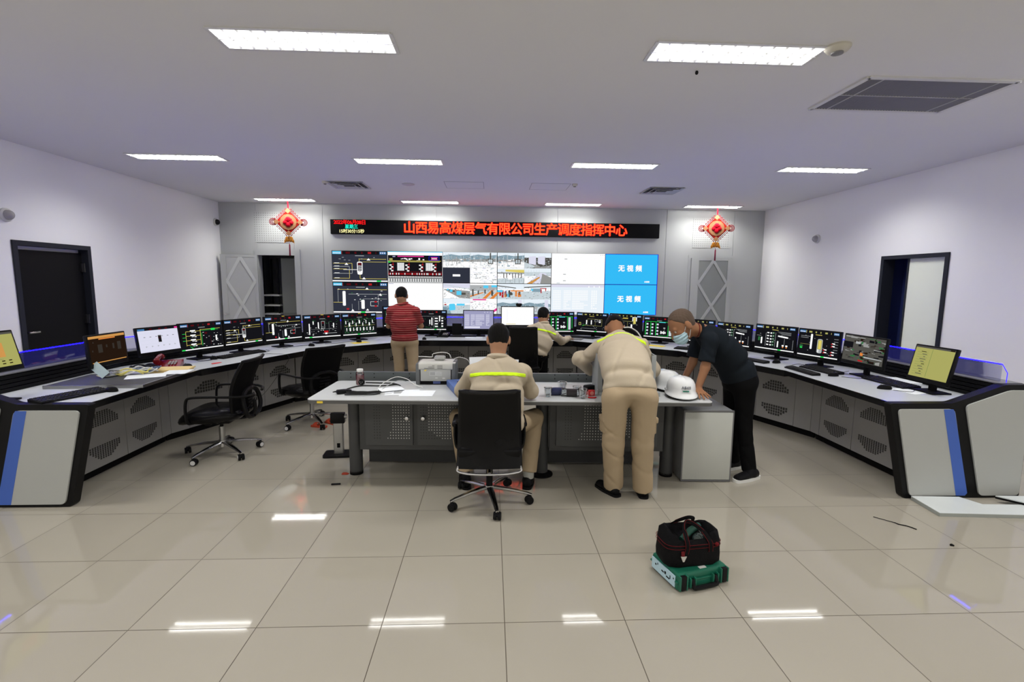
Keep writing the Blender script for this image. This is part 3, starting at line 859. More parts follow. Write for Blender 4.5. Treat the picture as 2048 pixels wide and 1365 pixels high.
def cctv(p, kind, seed, u0, v0, u1, v1):
    """one camera picture inside a screen cell"""
    r = random.Random(seed)
    U = lambda a: u0 + (u1 - u0) * a
    Vv = lambda a: v0 + (v1 - v0) * a
    Q = lambda a, b, c, d, k, l=3: p.q(U(a), Vv(b), U(c), Vv(d), k, l)
    PO = lambda pts, k, l=4: p.poly([(U(a), Vv(b)) for a, b in pts], k, l)
    if kind == 'off':
        Q(0, 0, 1, 1, NV, 2); Q(0.36, 0.44, 0.64, 0.58, WH, 3)
        return
    Q(0, 0, 1, 1, WH, 1)
    for _ in range(85):          # camera grain: small muted patches
        a, b_ = r.random() * 0.97, 0.24 + 0.74 * r.random()
        Q(a, b_, a + r.uniform(0.012, 0.055), b_ + r.uniform(0.010, 0.040), r.choice((ST, GY, GR, HI, PL, SK, DM, ST)), 4.5)
    if kind in ('yard', 'tower'):
        Q(0, 0, 1, 0.22, SK, 2); PO([(0, 0.24), (0.3, 0.14), (0.6, 0.22), (1, 0.16), (1, 0.5), (0, 0.55)], HI, 3); PO([(0, 0.48), (1, 0.4), (1, 0.6), (0, 0.62)], GR, 4)
        for _ in range(16):
            a = r.random(); Q(a, r.uniform(0.05, 0.4), a + 0.012, r.uniform(0.5, 0.9), r.choice((ST, GY, GR)), 5)
        for _ in range(14):
            a, b_ = r.random() * 0.9, r.uniform(0.35, 0.85); Q(a, b_, a + r.uniform(0.03, 0.12), b_ + r.uniform(0.03, 0.09), r.choice((ST, WH, GY, HI)), 6)
        if kind == 'tower':
            Q(0.74, 0.02, 0.78, 0.75, DM, 7); Q(0.66, 0.4, 0.86, 0.75, DM, 6); Q(0.69, 0.46, 0.83, 0.7, ST, 7)
    elif kind == 'pump':
        Q(0, 0, 1, 0.3, PL, 2); PO([(0, 0.38), (0.5, 0.42), (1, 0.5), (1, 1), (0.6, 0.95)], GR, 3); PO([(0, 0.05), (1, 0.35), (1, 0.40), (0, 0.1)], ST, 4)
        for a, b_, w in ((0.25, 0.42, 0.1), (0.5, 0.5, 0.18), (0.14, 0.36, 0.07)):
            PO(round_poly([(a, b_), (a + w, b_), (a + w, b_ + w * 1.5), (a, b_ + w * 1.5)], 0.03, 2), CY, 6); Q(a + w, b_ + w * 0.6, a + w * 1.9, b_ + w * 1.4, DM, 6)
    elif kind == 'bigpump':
        Q(0, 0, 1, 0.3, SK, 2); PO([(0, 0.45), (1, 0.4), (1, 1), (0, 1)], ST, 3); PO([(0, 0.55), (0.2, 0.5), (0.3, 1), (0, 1)], HI, 4)
        PO(round_poly([(0.22, 0.35), (0.44, 0.33), (0.46, 0.76), (0.22, 0.8)], 0.06, 3), CY, 6); Q(0.5, 0.33, 0.8, 0.46, CY, 6); Q(0.05, 0.36, 0.12, 0.44, RD, 6)
    elif kind == 'pipes':
        Q(0, 0.1, 1, 0.5, GY, 2); PO([(0, 0.6), (1, 0.4), (1, 1), (0, 1)], ST, 3)
        for a in (0.0, 0.28):
            PO([(a + 0.45, 1.0), (a + 0.6, 1.0), (a + 0.9, 0.45), (a + 0.8, 0.42)], PI_, 5)
        PO([(0.0, 0.80), (0.5, 0.55), (0.5, 0.62), (0.0, 0.9)], PI_, 5); Q(0.5, 0.12, 0.68, 0.3, CY, 6); Q(0.8, 0.1, 1, 0.24, CY, 6)
        for _ in range(8):
            a = r.random() * 0.9; Q(a, r.uniform(0.3, 0.6), a + 0.05, r.uniform(0.65, 0.85), DM, 6)
    elif kind == 'plant':
        for _ in range(60):
            a, b_ = r.random() * 0.95, r.random() * 0.9; Q(a, b_, a + r.uniform(0.02, 0.12), b_ + r.uniform(0.02, 0.07), r.choice((ST, GY, WH, PL, WH)), 4)
        PO([(0, 0.65), (0.5, 0.9), (0.5, 1), (0, 1)], WH, 6)
    elif kind == 'pinkplant':
        for _ in range(60):
            a, b_ = r.random() * 0.95, r.random() * 0.9; Q(a, b_, a + r.uniform(0.02, 0.1), b_ + r.uniform(0.015, 0.05), r.choice((WH, GY, PL, MG if r.random() < 0.12 else WH)), 4)
        PO([(0.66, 1.0), (1.0, 0.6), (1.0, 0.78), (0.8, 1.0)], MG, 6); Q(0.1, 0.02, 0.6, 0.1, MG, 5)
    elif kind == 'station':
        Q(0, 0.05, 1, 0.4, SK, 2); PO([(0.3, 0.1), (1, 0.1), (1, 0.3), (0.3, 0.22)], YE, 5); Q(0, 0.28, 1, 0.36, GR, 5)
        for k in range(7):
            Q(0.22 + k * 0.11, 0.34, 0.25 + k * 0.11, 0.64, DM, 6)
        PO([(0, 0.7), (1, 0.62), (1, 1), (0, 1)], ST, 3); Q(0.4, 0.45, 0.55, 0.75, WH, 7)
        for k in range(5):
            Q(0.3 + k * 0.17, 0.7, 0.31 + k * 0.17, 0.98, DM, 7)
    elif kind == 'silos':
        Q(0, 0, 1, 0.35, SK, 2); Q(0, 0.3, 1, 1, DM, 3); PO([(0, 0.6), (0.5, 0.9), (0.2, 1), (0, 1)], ST, 4); PO([(0.3, 0.62), (0.6, 0.9), (1, 0.8), (1, 1), (0.4, 1)], GR, 4)
        for a in (0.16, 0.5):
            PO(round_poly([(a, 0.24), (a + 0.27, 0.2), (a + 0.27, 0.78), (a, 0.7)], 0.04, 3), PL, 6)
    elif kind == 'road':
        Q(0, 0, 1, 0.3, SK, 2); Q(0, 0.24, 1, 0.5, ST, 3); PO([(0.6, 0.3), (0.8, 0.3), (1, 1), (0.1, 1)], PL, 4); PO([(0.68, 0.34), (1, 0.6), (1, 1), (0.6, 1)], GR, 5)
        PO([(0.1, 1), (0.55, 0.55), (0.6, 0.6), (0.3, 1)], OR, 5)
        for k in range(6):
            Q(0.05 + 0.1 * k, 0.1, 0.06 + 0.1 * k, 0.6 - 0.04 * k, ST, 6)
    elif kind == 'redpump':
        Q(0, 0, 1, 0.35, SK, 2); PO([(0, 0.1), (0.7, 0.25), (0.7, 0.3), (0, 0.16)], DM, 4); PO([(0, 0.55), (1, 0.5), (1, 1), (0, 1)], ST, 3)
        for _ in range(16):
            a = r.uniform(0.02, 0.9); Q(a, r.uniform(0.4, 0.7), a + 0.07, r.uniform(0.72, 0.92), r.choice((DM, PI_, DM, RD, CY)), 5)
        Q(0.0, 0.42, 0.2, 0.56, CY, 6); Q(0.5, 0.42, 0.98, 0.5, PI_, 6)
    elif kind == 'whiteyard':
        Q(0, 0, 1, 0.3, SK, 2); PO([(0, 0.2), (1, 0.1), (1, 0.16), (0, 0.26)], DM, 4); PO([(0, 0.5), (1, 0.45), (1, 1), (0, 1)], ST, 3); Q(0.3, 0.3, 0.62, 0.52, HI, 5); Q(0.26, 0.32, 0.34, 0.44, CY, 6); Q(0.6, 0.26, 0.84, 0.31, RD, 6); Q(0.8, 0.28, 0.83, 0.48, RD, 6); Q(0.62, 0.34, 0.66, 0.6, RD, 6)
    elif kind == 'skyline':
        Q(0, 0, 1, 0.3, SK, 2); PO([(0, 0.3), (0.2, 0.22), (0.5, 0.3), (0.8, 0.22), (1, 0.34), (1, 0.6), (0, 0.6)], HI, 3); Q(0, 0.5, 1, 1, ST, 4); Q(0.78, 0.05, 0.92, 1, PL, 6)
        for _ in range(14):
            a = r.random(); Q(a, r.uniform(0.45, 0.7), a + 0.09, r.uniform(0.7, 0.95), r.choice((PL, ST, GY, HI)), 5)

t = thing('led_sign', 'long black LED board with red scrolling Chinese text on the back wall', 'sign', (0.124, D - 0.03, 2.722))
MB().rbox((0, 0, 0), (6.63, 0.06, 0.285), 0.004).build('housing', BLACK_M, t)
LEDR = emis('led_red_halo', (1.0, 0.004, 0.004), 4.5)
LEDO = emis('led_orange_core', (1.0, 0.15, 0.03), 1.4)
TITLE = '山西易高煤层气有限公司生产调度指挥中心'
text('lettering', TITLE, 0.250, (0.385, -0.0325, -0.012), LEDR, t, ext=0.0005, bold=0.007, space=0.905)  # bolder red copy behind, shaped as the letters' glow halo
text('lettering', TITLE, 0.250, (0.385, -0.0350, -0.012), LEDO, t, ext=0.0004, space=0.905)
text('date_line', '2022年06月08日', 0.098, (-2.93, -0.0325, 0.085), emis('led_red_small', (1.0, 0.01, 0.012), 1.3), t, bold=0.002, space=0.9)
text('weekday_line', '星期三', 0.086, (-2.90, -0.0325, 0.0), emis('led_cyan', (0.02, 0.85, 0.65), 1.2), t, bold=0.0016)
text('time_line', '15时30分15秒', 0.084, (-2.90, -0.0325, -0.088), emis('led_yellow', (1.0, 0.92, 0.42), 1.2), t, bold=0.0014)

PW, PH = 1.106, 0.628
VX0, VZ0 = -3.19, 1.000
PANEL = ['upper row far left, blue header and a separator vessel diagram', 'upper row, black compressor diagram with red valves', 'upper row, four yard pictures and one blank dark cell', 'upper row, yard and silo camera pictures',
         'upper row, almost blank white page', 'upper row far right, blue with no video message', 'lower row far left, two white columns diagram', 'lower row, plain white page behind the red shirt', 'lower row, blue pumps and orange pipes pictures',
         'lower row, red pumps and skyline pictures', 'lower row, pale table of values', 'lower row far right, blue with no video message']
for k in range(12):
    r, c = divmod(k, 6)
    t = thing('display_panel', 'video wall panel, ' + PANEL[k], 'display', (VX0 + PW * (c + 0.5), D - 0.05, VZ0 + PH * (1 - r)), group='video wall panels')
    b = MB().bb((-PW / 2 + 0.001, 0, 0.001), (PW / 2 - 0.001, 0.048, PH - 0.001))
    b.build('casing', BLACK, t, smooth=False)
    b = MB()
    w, h = PW - 0.008, PH - 0.008
    p = Pix(b, w, h, -0.0005, 0.004)
    if k == 0:
        mimic(p, 1, 'wall:separator')
    elif k == 6:
        mimic(p, 2, 'wall:columns')
    elif k == 1:
        p.q(0, 0, 1, 1, WH, 0); p.q(0, 0, 1, 0.02, CY, 1); p.q(0.005, 0.12, 0.995, 0.86, BK, 1); p.q(0.005, 0.86, 0.995, 0.99, GY, 2)
        r_ = random.Random(8)
        p.hl(0.18, 0.66, 0.155, MG, 0.035); p.hl(0.01, 0.97, 0.30, YE, 0.015); p.hl(0.02, 0.95, 0.33, OL, 0.02)
        p.q(0.75, 0.15, 0.94, 0.28, FB, 3); p.q(0.755, 0.16, 0.935, 0.27, BK, 4); p.q(0.79, 0.17, 0.91, 0.2, MG, 5); p.q(0.8, 0.21, 0.9, 0.235, WH, 5); p.q(0.79, 0.245, 0.91, 0.265, MG, 5); p.q(0.09, 0.145, 0.14, 0.18, LV, 5); p.q(0.03, 0.22, 0.09, 0.28, OL, 5); p.q(0.01, 0.32, 0.05, 0.36, GN, 5)
        for u in (0.17, 0.69):
            p.q(u, 0.36, u + 0.13, 0.62, GY, 4)
            for i in range(3):
                for j in range(5):
                    p.q(u + 0.012 + i * 0.04, 0.38 + j * 0.047, u + 0.045 + i * 0.04, 0.41 + j * 0.047, WH, 5)
        for u in (0.08, 0.37, 0.62, 0.86):
            p.vl(u + 0.02, 0.33, 0.62, RD, 0.005)
            for j in range(4):
                p.q(u - 0.05 + 0.03 * (j % 2), 0.42 + j * 0.06, u - 0.01 + 0.03 * (j % 2), 0.46 + j * 0.06, WH, 5)
            p.q(u, 0.40, u + 0.03, 0.43, RD, 6); p.q(u, 0.52, u + 0.03, 0.55, RD, 6)
        p.q(0.01, 0.64, 0.99, 0.665, DR, 3)
        for i in range(44):
            u = 0.015 + i * 0.0222
            p.q(u, 0.69, u + 0.013, 0.75, RD if r_.random() < 0.6 else WH, 5); p.q(u, 0.80, u + 0.014, 0.84, WH, 5); p.q(u, 0.875, u + 0.010, 0.97, DM if i % 2 else WH, 5); p.vl(u + 0.006, 0.665, 0.8, DR, 0.003)
        for i in range(16):
            u = 0.14 + r_.random() * 0.55; p.q(u, 0.2 + r_.random() * 0.08, u + 0.03, 0.24 + r_.random() * 0.05, WH, 5)
    elif k in (2, 3, 8, 9):
        kinds = {2: ('yard', 'tower', 'off', 'plant'), 3: ('tower', 'silos', 'station', 'road'), 8: ('pump', 'pipes', 'bigpump', 'pinkplant'), 9: ('redpump', 'whiteyard', 'skyline', 'skyline')}[k]
        for i, kd in enumerate(kinds):
            rr, cc = divmod(i, 2)
            cctv(p, kd, k * 7 + i, cc * 0.5, rr * 0.5, cc * 0.5 + 0.497, rr * 0.5 + 0.495)
        p.q(0.497, 0, 0.5, 1, GY, 9); p.q(0, 0.495, 1, 0.5, GY, 9)
    elif k == 4:
        p.q(0, 0, 1, 1, WH, 0)
        for u, v in ((0.24, 0.17), (0.22, 0.67), (0.22, 0.88)):
            p.q(u, v, u + 0.05, v + 0.025, GY, 1)
        p.q(0.1, 0.96, 0.16, 0.985, ST, 1)
        for u in (0.91, 0.945, 0.975):
            p.q(u, 0.04, u + 0.012, 0.055, GY, 1)
    elif k == 7:
        p.q(0, 0, 1, 1, WH, 0); p.q(0.005, 0.02, 0.1, 0.035, LV, 1)
    elif k == 10:
        table_screen(p, SK, WH); p.q(0.0, 0.0, 1, 0.09, PL, 1)
    else:
        p.q(0, 0, 1, 1, FB, 0); p.q(0.004, 0.012 if k == 5 else 0.0, 0.988, 0.99, NB, 1)
    o = b.build('screen', SCR, t, smooth=False, fix=False)
    if k in (5, 11):
        wm = SCR[WH]
        text('message', '无 视 频', 0.135, (-0.03, -0.0015, PH * 0.52), wm, t, bold=0.005, space=1.05)
        text('message', '未视频', 0.036, (0.33, -0.0015, 0.06), wm, t, bold=0.0014)

# ------------------------------------------------------------------ hanging red knots
KNOTR = mat('knot_red_satin', (0.27, 0.010, 0.006), 0.6, spec=0.1, var=0.15)
KNOTB = mat('knot_bright_red', (0.36, 0.003, 0.012), 0.7, spec=0.1, var=0.1)
KNOTG = mat('knot_gold_trim', (0.26, 0.125, 0.06), 0.6, spec=0.1, var=0.3, vscale=40)
GOLD = mat('gold_foil', (0.60, 0.24, 0.035), 0.28, 0.75, var=0.25, vscale=18)
def knot(x, y, rz, label):
    t = thing('chinese_knot', label, 'ornament', (x, y, 2.768), rz, 'hanging red knots')
    b = MB().prism(round_poly([(-0.232, 0), (0, -0.232), (0.232, 0), (0, 0.232)], 0.02), (0, 0, 0), (1, 0, 0), (0, 0, 1), (0, 1, 0), -0.014, 0.014)
    b.build('diamond', KNOTR, t)
    b = MB()
    for sx in (-1, 1):
        for sz in (-1, 1):
            for k in range(6):
                f = (k + 0.6) / 6.2
                cx, cz = sx * 0.232 * f, sz * 0.232 * (1 - f)
                n = np.array([sx, 0, sz]) / math.sqrt(2)
                c0 = np.array([cx, 0, cz]) + n * 0.022
                tt = np.array([sx, 0, -sz]) / math.sqrt(2)
                b.tube([c0 + n * 0.03 * math.cos(a) + tt * 0.015 * math.sin(a) for a in np.linspace(0, 2 * PI, 13)[:-1]], 0.0055, 6, closed=True)
    for sx in (-1, 1):
        for r, ox in ((0.062, 0.05), (0.044, 0.045), (0.026, 0.04)):
            b.tube([(sx * (0.226 + ox) + r * math.cos(a), 0.004, r * math.sin(a)) for a in np.linspace(0, 2 * PI, 19)[:-1]], 0.007, 6, closed=True)
    for sx in (-1, 1):
        b.tube([(sx * 0.02 + 0.017 * math.cos(a), 0, -0.258 + 0.03 * math.sin(a)) for a in np.linspace(0, 2 * PI, 13)[:-1]], 0.0055, 6, closed=True)
    b.build('loops', mat('knot_cord', (0.16, 0.004, 0.008), 0.7, spec=0.08), t)
    b = MB()
    for s, (ux, uz) in ((0, (0, 1)), (1, (0, -1)), (2, (1, 0)), (3, (-1, 0))):
        c0 = np.array([ux * 0.212, -0.016, uz * 0.212])
        b.box(c0, (0.075, 0.008, 0.075), R=Matrix.Rotation(PI / 4, 3, 'Y'))
    b.lathe([(0.122, 0.0), (0.152, 0.0), (0.152, 0.006), (0.122, 0.006)], (0, -0.014, 0), (0, -1, 0), 12)
    b.lathe([(0.0, 0.003), (0.100, 0.003), (0.100, 0.0)], (0, -0.014, 0), (0, -1, 0), 20)
    b.build('gold_trim', KNOTG, t)
    b = MB()
    for cx, cz, r in ((0, 0.035, 0.040), (-0.036, -0.005, 0.034), (0.036, -0.008, 0.036), (0, -0.034, 0.038), (0.026, 0.03, 0.026), (-0.024, 0.026, 0.024)):
        b.ball((cx * 1.4, -0.022, cz * 1.4), (r * 1.3, 0.018, r * 1.3), 12, 8)
    b.build('plush_centre', KNOTB, t)
    b = MB().tube([(0, 0, 0.232), (0.004, 0, 0.25), (0, 0, 0.399)], 0.009, 8)
    b.tube([(0.012, 0, 0.25), (0.010, 0, 0.32), (0.004, 0, 0.399)], 0.008, 8)
    b.build('hanging_cord', KNOTB, t)
    b = MB()
    for sx in (-1, 1):
        b.ball((sx * 0.032, 0, -0.325), (0.036, 0.022, 0.055), 12, 8, R=Matrix.Rotation(sx * 0.3, 3, 'Y'))
        b.ball((sx * 0.062, 0, -0.350), (0.026, 0.018, 0.040), 10, 8, R=Matrix.Rotation(-sx * 0.4, 3, 'Y'))
        b.prism([(sx * 0.04, -0.37), (sx * 0.098, -0.405), (sx * 0.075, -0.35), (sx * 0.062, -0.33)], (0, 0, 0), (1, 0, 0), (0, 0, 1), (0, 1, 0), -0.006, 0.006)
        b.ball((sx * 0.016, -0.012, -0.29), (0.014, 0.012, 0.02), 8, 6)
    b.tube([(0, 0, -0.235), (0, 0, -0.3)], 0.003, 6)
    b.build('gold_fish', GOLD, t)
    b = MB().tube([(0, 0, -0.38), (0.004, 0, -0.42)], 0.004, 6)
    b.lathe([(0.006, 0.0), (0.013, -0.02), (0.013, -0.05), (0.015, -0.22), (0.012, -0.225)], (0.004, 0, -0.415), n=12)
    b.build('tassel', mat('tassel_dark_red', (0.20, 0.006, 0.03), 0.7), t)
knot(-3.905, 9.80, 0.18, 'red diamond knot ornament with tassel hanging left of the LED board')
knot(4.505, 9.80, -0.22, 'red diamond knot ornament with tassel hanging right of the LED board')

# ------------------------------------------------------------------ the curved control console
XC = 0.10
CV = np.array([(-3.0, 3.58), (-3.0, 4.95), (-2.42, 6.40), (-1.17, 7.46), (1.17, 7.46), (2.42, 6.40), (3.0, 4.95), (3.0, 3.58)]) + [XC, 0]
def offset(d, trim=0.0):
    seg = []
    for i in range(7):
        t = CV[i + 1] - CV[i]
        t = t / np.hypot(*t)
        seg.append((CV[i] + np.array([-t[1], t[0]]) * d, t))
    out = [seg[0][0] + seg[0][1] * trim]
    for i in range(6):
        (p, t), (q, s) = seg[i], seg[i + 1]
        u = np.linalg.solve(np.array([t, -s]).T, q - p)
        out.append(p + t * u[0])
    l = np.hypot(*(CV[7] - CV[6]))
    out.append(seg[6][0] + seg[6][1] * (l - trim))
    return np.array(out)
ZT = 0.765
TR = 0.035
t = thing('console_worktop', 'long pale grey curved worktop with black front edge, spanning the console', 'worktop', (0, 0, 0))
MB().strip(offset(0.012, TR), offset(0.90, TR), ZT - 0.03, ZT).build('surface', TOPW, t, smooth=False)
b = MB()
BAND = (0.045, 0.062, 0.082, 0.085, 0.082, 0.062, 0.045)
A, B2 = offset(-0.004, TR), offset(0.0125, TR)
for i in range(7):
    b.strip(A[i:i + 2], B2[i:i + 2], ZT - BAND[i], ZT + 0.0015)
A, B2 = offset(0.0125, TR), offset(0.10, TR)
for i in range(7):
    b.strip(A[i:i + 2], B2[i:i + 2], ZT - BAND[i], ZT - 0.031)
b.build('front_edge', BLACK_G, t, smooth=False)
# rear ledge with slatted wall, glass screen with a blue lit edge
SEGN = ('left end', 'left wing', 'left corner', 'centre', 'right corner', 'right wing', 'right end')
SL0, SL1, LB0, LB1 = offset(0.90, TR), offset(0.925, TR), offset(0.905, TR), offset(1.10, TR)
for i in range(7):
    t = thing('slat_upstand', 'black slatted upstand behind the monitors on the %s section' % SEGN[i], 'upstand', (0, 0, 0), group='console slatted upstands')
    b = MB().strip(SL1[i:i + 2], LB1[i:i + 2], ZT - 0.03, 0.905)
    b.build('body', BLACK_M, t, smooth=False)
    b = MB()
    for k in range(4):
        z = ZT + 0.004 + k * 0.034
        b.strip(SL0[i:i + 2], SL1[i:i + 2], z, z + 0.027)
    b.build('slats', BLACK, t, smooth=False)
    MB().strip(SL0[i:i + 2], LB1[i:i + 2], 0.905, 0.913).build('ledge', mat('ledge_grey', (0.16, 0.16, 0.165), 0.4), t, smooth=False)
BLED = emis('blue_led_strip', (0.0010, 0.0005, 1.0), 62.0)
G0, G1 = offset(0.985, 0.10), offset(0.991, 0.10)
for i in range(7):
    a0, a1, b0, b1 = G0[i], G0[i + 1], G1[i], G1[i + 1]
    d = (a1 - a0) / np.hypot(*(a1 - a0))
    t = thing('glass_screen', 'low clear glass screen with glowing blue top edge on the %s section' % SEGN[i], 'glass screen', (0, 0, 0), group='console glass screens')
    gap = 0.004
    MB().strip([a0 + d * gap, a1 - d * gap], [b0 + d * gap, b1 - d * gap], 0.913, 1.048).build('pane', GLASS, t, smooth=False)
    o_ = np.array([-d[1], d[0]]) * 0.004
    MB().strip([a0 + d * gap - o_, a1 - d * gap - o_], [b0 + d * gap + o_, b1 - d * gap + o_], 1.048, 1.0495).build('led_down_shield', STEEL, t, smooth=False)  # added strip, stops the LED shining down onto the worktop
    b = MB().strip([a0 + d * gap, a1 - d * gap], [b0 + d * gap, b1 - d * gap], 1.0495, 1.0555)
    if i in (0, 6):
        e = a0 if i == 0 else a1
        e2 = e + d * (-0.045 if i == 0 else 0.045)
        MB().tube([(e[0], e[1], 1.052), (e2[0], e2[1], 0.99), (e2[0], e2[1], 0.915)], 0.003, 6).build('led_end', emis('blue_led_end', (0.03, 0.02, 1.0), 3.0), t)
    b.build('led_edge', BLED, t, smooth=False)
# cabinet units under the worktop: a perforated door each
KP = offset(0.38, 0.0)
DOORS = ((0.34, 0.842, 1.307), (0.20, 0.70, 1.204, 1.727), (0.004, 0.46, 0.90, 1.308, 1.868), (0.004, 0.39, 0.85, 1.31, 1.77, 2.23, 2.614), None, None, None)
VENT_M = mat('vent_slots', (0.035, 0.034, 0.033), 0.7)
ORD = ('first', 'second', 'third', 'fourth', 'fifth', 'sixth', 'seventh', 'eighth')
cabn = {}
for i in range(7):
    L = float(np.hypot(*(KP[i + 1] - KP[i])))
    s = DOORS[i] or tuple(L - q for q in DOORS[6 - i][::-1])
    d = (KP[i + 1] - KP[i]) / L
    ang = math.atan2(d[1], d[0])
    # fillers at the wedge corners
    for f0, f1 in ((0.04 if i == 0 else 0.0, s[0]), (s[-1], L - (0.04 if i == 6 else 0.0))):
        if f1 - f0 > 0.05:
            p = KP[i] + d * (f0 + f1) / 2
            w = thing('console_filler', 'plain grey filler panel of the %s section, %s' % (SEGN[i], 'at its start' if f0 < 0.3 else 'at its end'), 'filler panel', (p[0], p[1], 0), ang, 'console filler panels')
            MB().bb((-(f1 - f0) / 2 + 0.002, 0.0, 0.085), ((f1 - f0) / 2 - 0.002, 0.02, 0.70)).build('face', DOORG, w, smooth=False)
            MB().bb((-(f1 - f0) / 2 + 0.002, 0.07, 0.0), ((f1 - f0) / 2 - 0.002, 0.09, 0.085)).build('plinth', BLACK_M, w, smooth=False)
    for k in range(len(s) - 1):
        w = s[k + 1] - s[k] - 0.004
        p = KP[i] + d * (s[k] + s[k + 1]) / 2
        n = cabn.get(i, 0); cabn[i] = n + 1
        t = thing('console_cabinet', 'grey console cabinet with two vents, %s from the left in the %s section' % (ORD[n], SEGN[i]), 'cabinet', (p[0], p[1], 0), ang, 'console cabinets')
        MB().bb((-w / 2, 0.022, 0.085), (w / 2, 0.46, 0.70)).build('carcass', DESKD, t, smooth=False)
        dr = MB().rbox((0, 0.010, 0.392), (w, 0.020, 0.614), 0.003, 1).build('door', DOORG, t)
        small = i in (0, 6)
        for up in (1, 0):
            b = MB()
            nc = 13 if small else 11
            vw = min(0.34, w * 0.72)
            for c in range(nc):
                u = (c + 0.5) / nc * 2 - 1
                hh = 0.045 + 0.085 * min(1.0, (1 - abs(u)) * 1.45)
                hh = min(hh, 0.125)
                nr = max(1, int(round(hh / (0.016 if small else 0.034))))
                for r_ in range(nr):
                    z0, z1 = hh * (r_ + 0.10) / nr, hh * (r_ + 0.90) / nr
                    x0 = u * vw / 2
                    hw = vw / nc * (0.29 if small else 0.36)
                    za, zb = (0.435 + z0, 0.435 + z1) if up else (0.272 - z1, 0.272 - z0)
                    b.bb((x0 - hw, -0.0022, za), (x0 + hw, 0.002, zb))
            b.build('vent', VENT_M, dr, smooth=False)
        MB().bb((-w / 2, 0.07, 0.0), (w / 2, 0.09, 0.085)).build('plinth', BLACK_M, t, smooth=False)
# back skirts of the console (seen only from the side)
for i in range(7):
    tag(MB().strip(offset(1.08, TR)[i:i + 2], offset(1.10, TR)[i:i + 2], 0.02, ZT - 0.03).build('console_back_panel', DOORG, smooth=False), 'grey rear skirt panel of the %s console section' % SEGN[i], 'back panel', 'console back panels')
# end panels
def end_panel(side):
    """side -1 left, 1 right; a black slanted side slab with two grey inserts"""
    def X(x):
        return XC + side * (x - XC)
    lab = 'left' if side < 0 else 'right'
    t = thing('console_end_panel', 'black slanted side slab with two grey inserts and blue stripe at the %s end' % lab, 'end panel', (0, 0, 0), group='console end panels')
    o, ux, uy, uz = (0, 3.545, 0), (1, 0, 0), (0, 0, 1), (0, 1, 0)
    prof = [(X(3.075), 0.768), (X(3.575), 0.768), (X(3.985), 0.914), (X(4.205), 0.914), (X(4.215), 0.0), (X(3.262), 0.0)]
    MB().prism(round_poly(prof, 0.025, 3), o, ux, uy, uz, 0.0, 0.07).build('slab', BLACK, t)
    p1 = [(3.135, 0.724), (3.585, 0.724), (3.770, 0.024), (3.300, 0.024)]
    q = round_poly([(X(a), z) for a, z in p1], 0.035, 4)
    ins = MB().prism(q, o, ux, uy, uz, -0.012, 0.005).build('insert_panel', ENDG, t)
    # stripe follows the insert's rear edge
    st = [(3.496, 0.7235), (3.572, 0.7235), (3.588, 0.70), (3.768, 0.045), (3.752, 0.0245), (3.678, 0.0245)]
    MB().prism([(X(a), z) for a, z in st], o, ux, uy, uz, -0.0135, -0.010).build('blue_stripe', BLUE, ins, smooth=False)
    p2 = [(3.675, 0.752), (4.020, 0.872), (4.190, 0.872), (4.200, 0.022), (3.872, 0.022)]
    MB().prism(round_poly([(X(a), z) for a, z in p2], 0.035, 4), o, ux, uy, uz, -0.012, 0.005).build('insert_panel', ENDG, t)
end_panel(-1)
end_panel(1)

# ------------------------------------------------------------------ monitors
MON = [('L1', -3.520, 3.617, 0.987, 0.37, 0.300, 1.571), ('L2', -3.480, 4.580, 0.876, 0.450, 0.294, 1.571), ('L3', -3.414, 5.189, 0.887, 0.470, 0.292, 1.256), ('L4', -3.251, 5.635, 0.853, 0.534, 0.333, 1.190),
       ('L5', -3.045, 6.150, 0.853, 0.560, 0.335, 1.190), ('L6', -2.775, 6.672, 0.842, 0.552, 0.345, 0.987), ('L7', -2.404, 7.090, 0.823, 0.540, 0.355, 0.703), ('L8', -1.974, 7.454, 0.823, 0.560, 0.355, 0.703),
       ('L9', -1.461, 7.900, 0.925, 0.560, 0.345, 0.629), ('L10', -0.975, 8.040, 0.842, 0.510, 0.355, 0.000), ('L11', -0.202, 8.040, 0.865, 0.508, 0.337, 0.000), ('L12', 0.445, 8.080, 0.930, 0.555, 0.336, 0.000),
       ('L13', 1.135, 8.040, 0.822, 0.505, 0.360, 0.000), ('L14', 1.638, 7.877, 0.842, 0.550, 0.338, -0.619), ('L15', 2.093, 7.522, 0.838, 0.550, 0.350, -0.703), ('L16', 2.509, 7.169, 0.831, 0.498, 0.340, -0.703),
       ('L17', 2.904, 6.775, 0.824, 0.525, 0.344, -0.872), ('L18', 3.190, 6.286, 0.838, 0.555, 0.320, -1.190), ('L19', 3.417, 5.718, 0.852, 0.552, 0.328, -1.190), ('L20', 3.603, 5.203, 0.847, 0.505, 0.330, -1.264),
       ('L21', 3.680, 4.653, 0.868, 0.555, 0.305, -1.571), ('L22', 3.700, 3.939, 0.850, 0.392, 0.319, -1.571)]
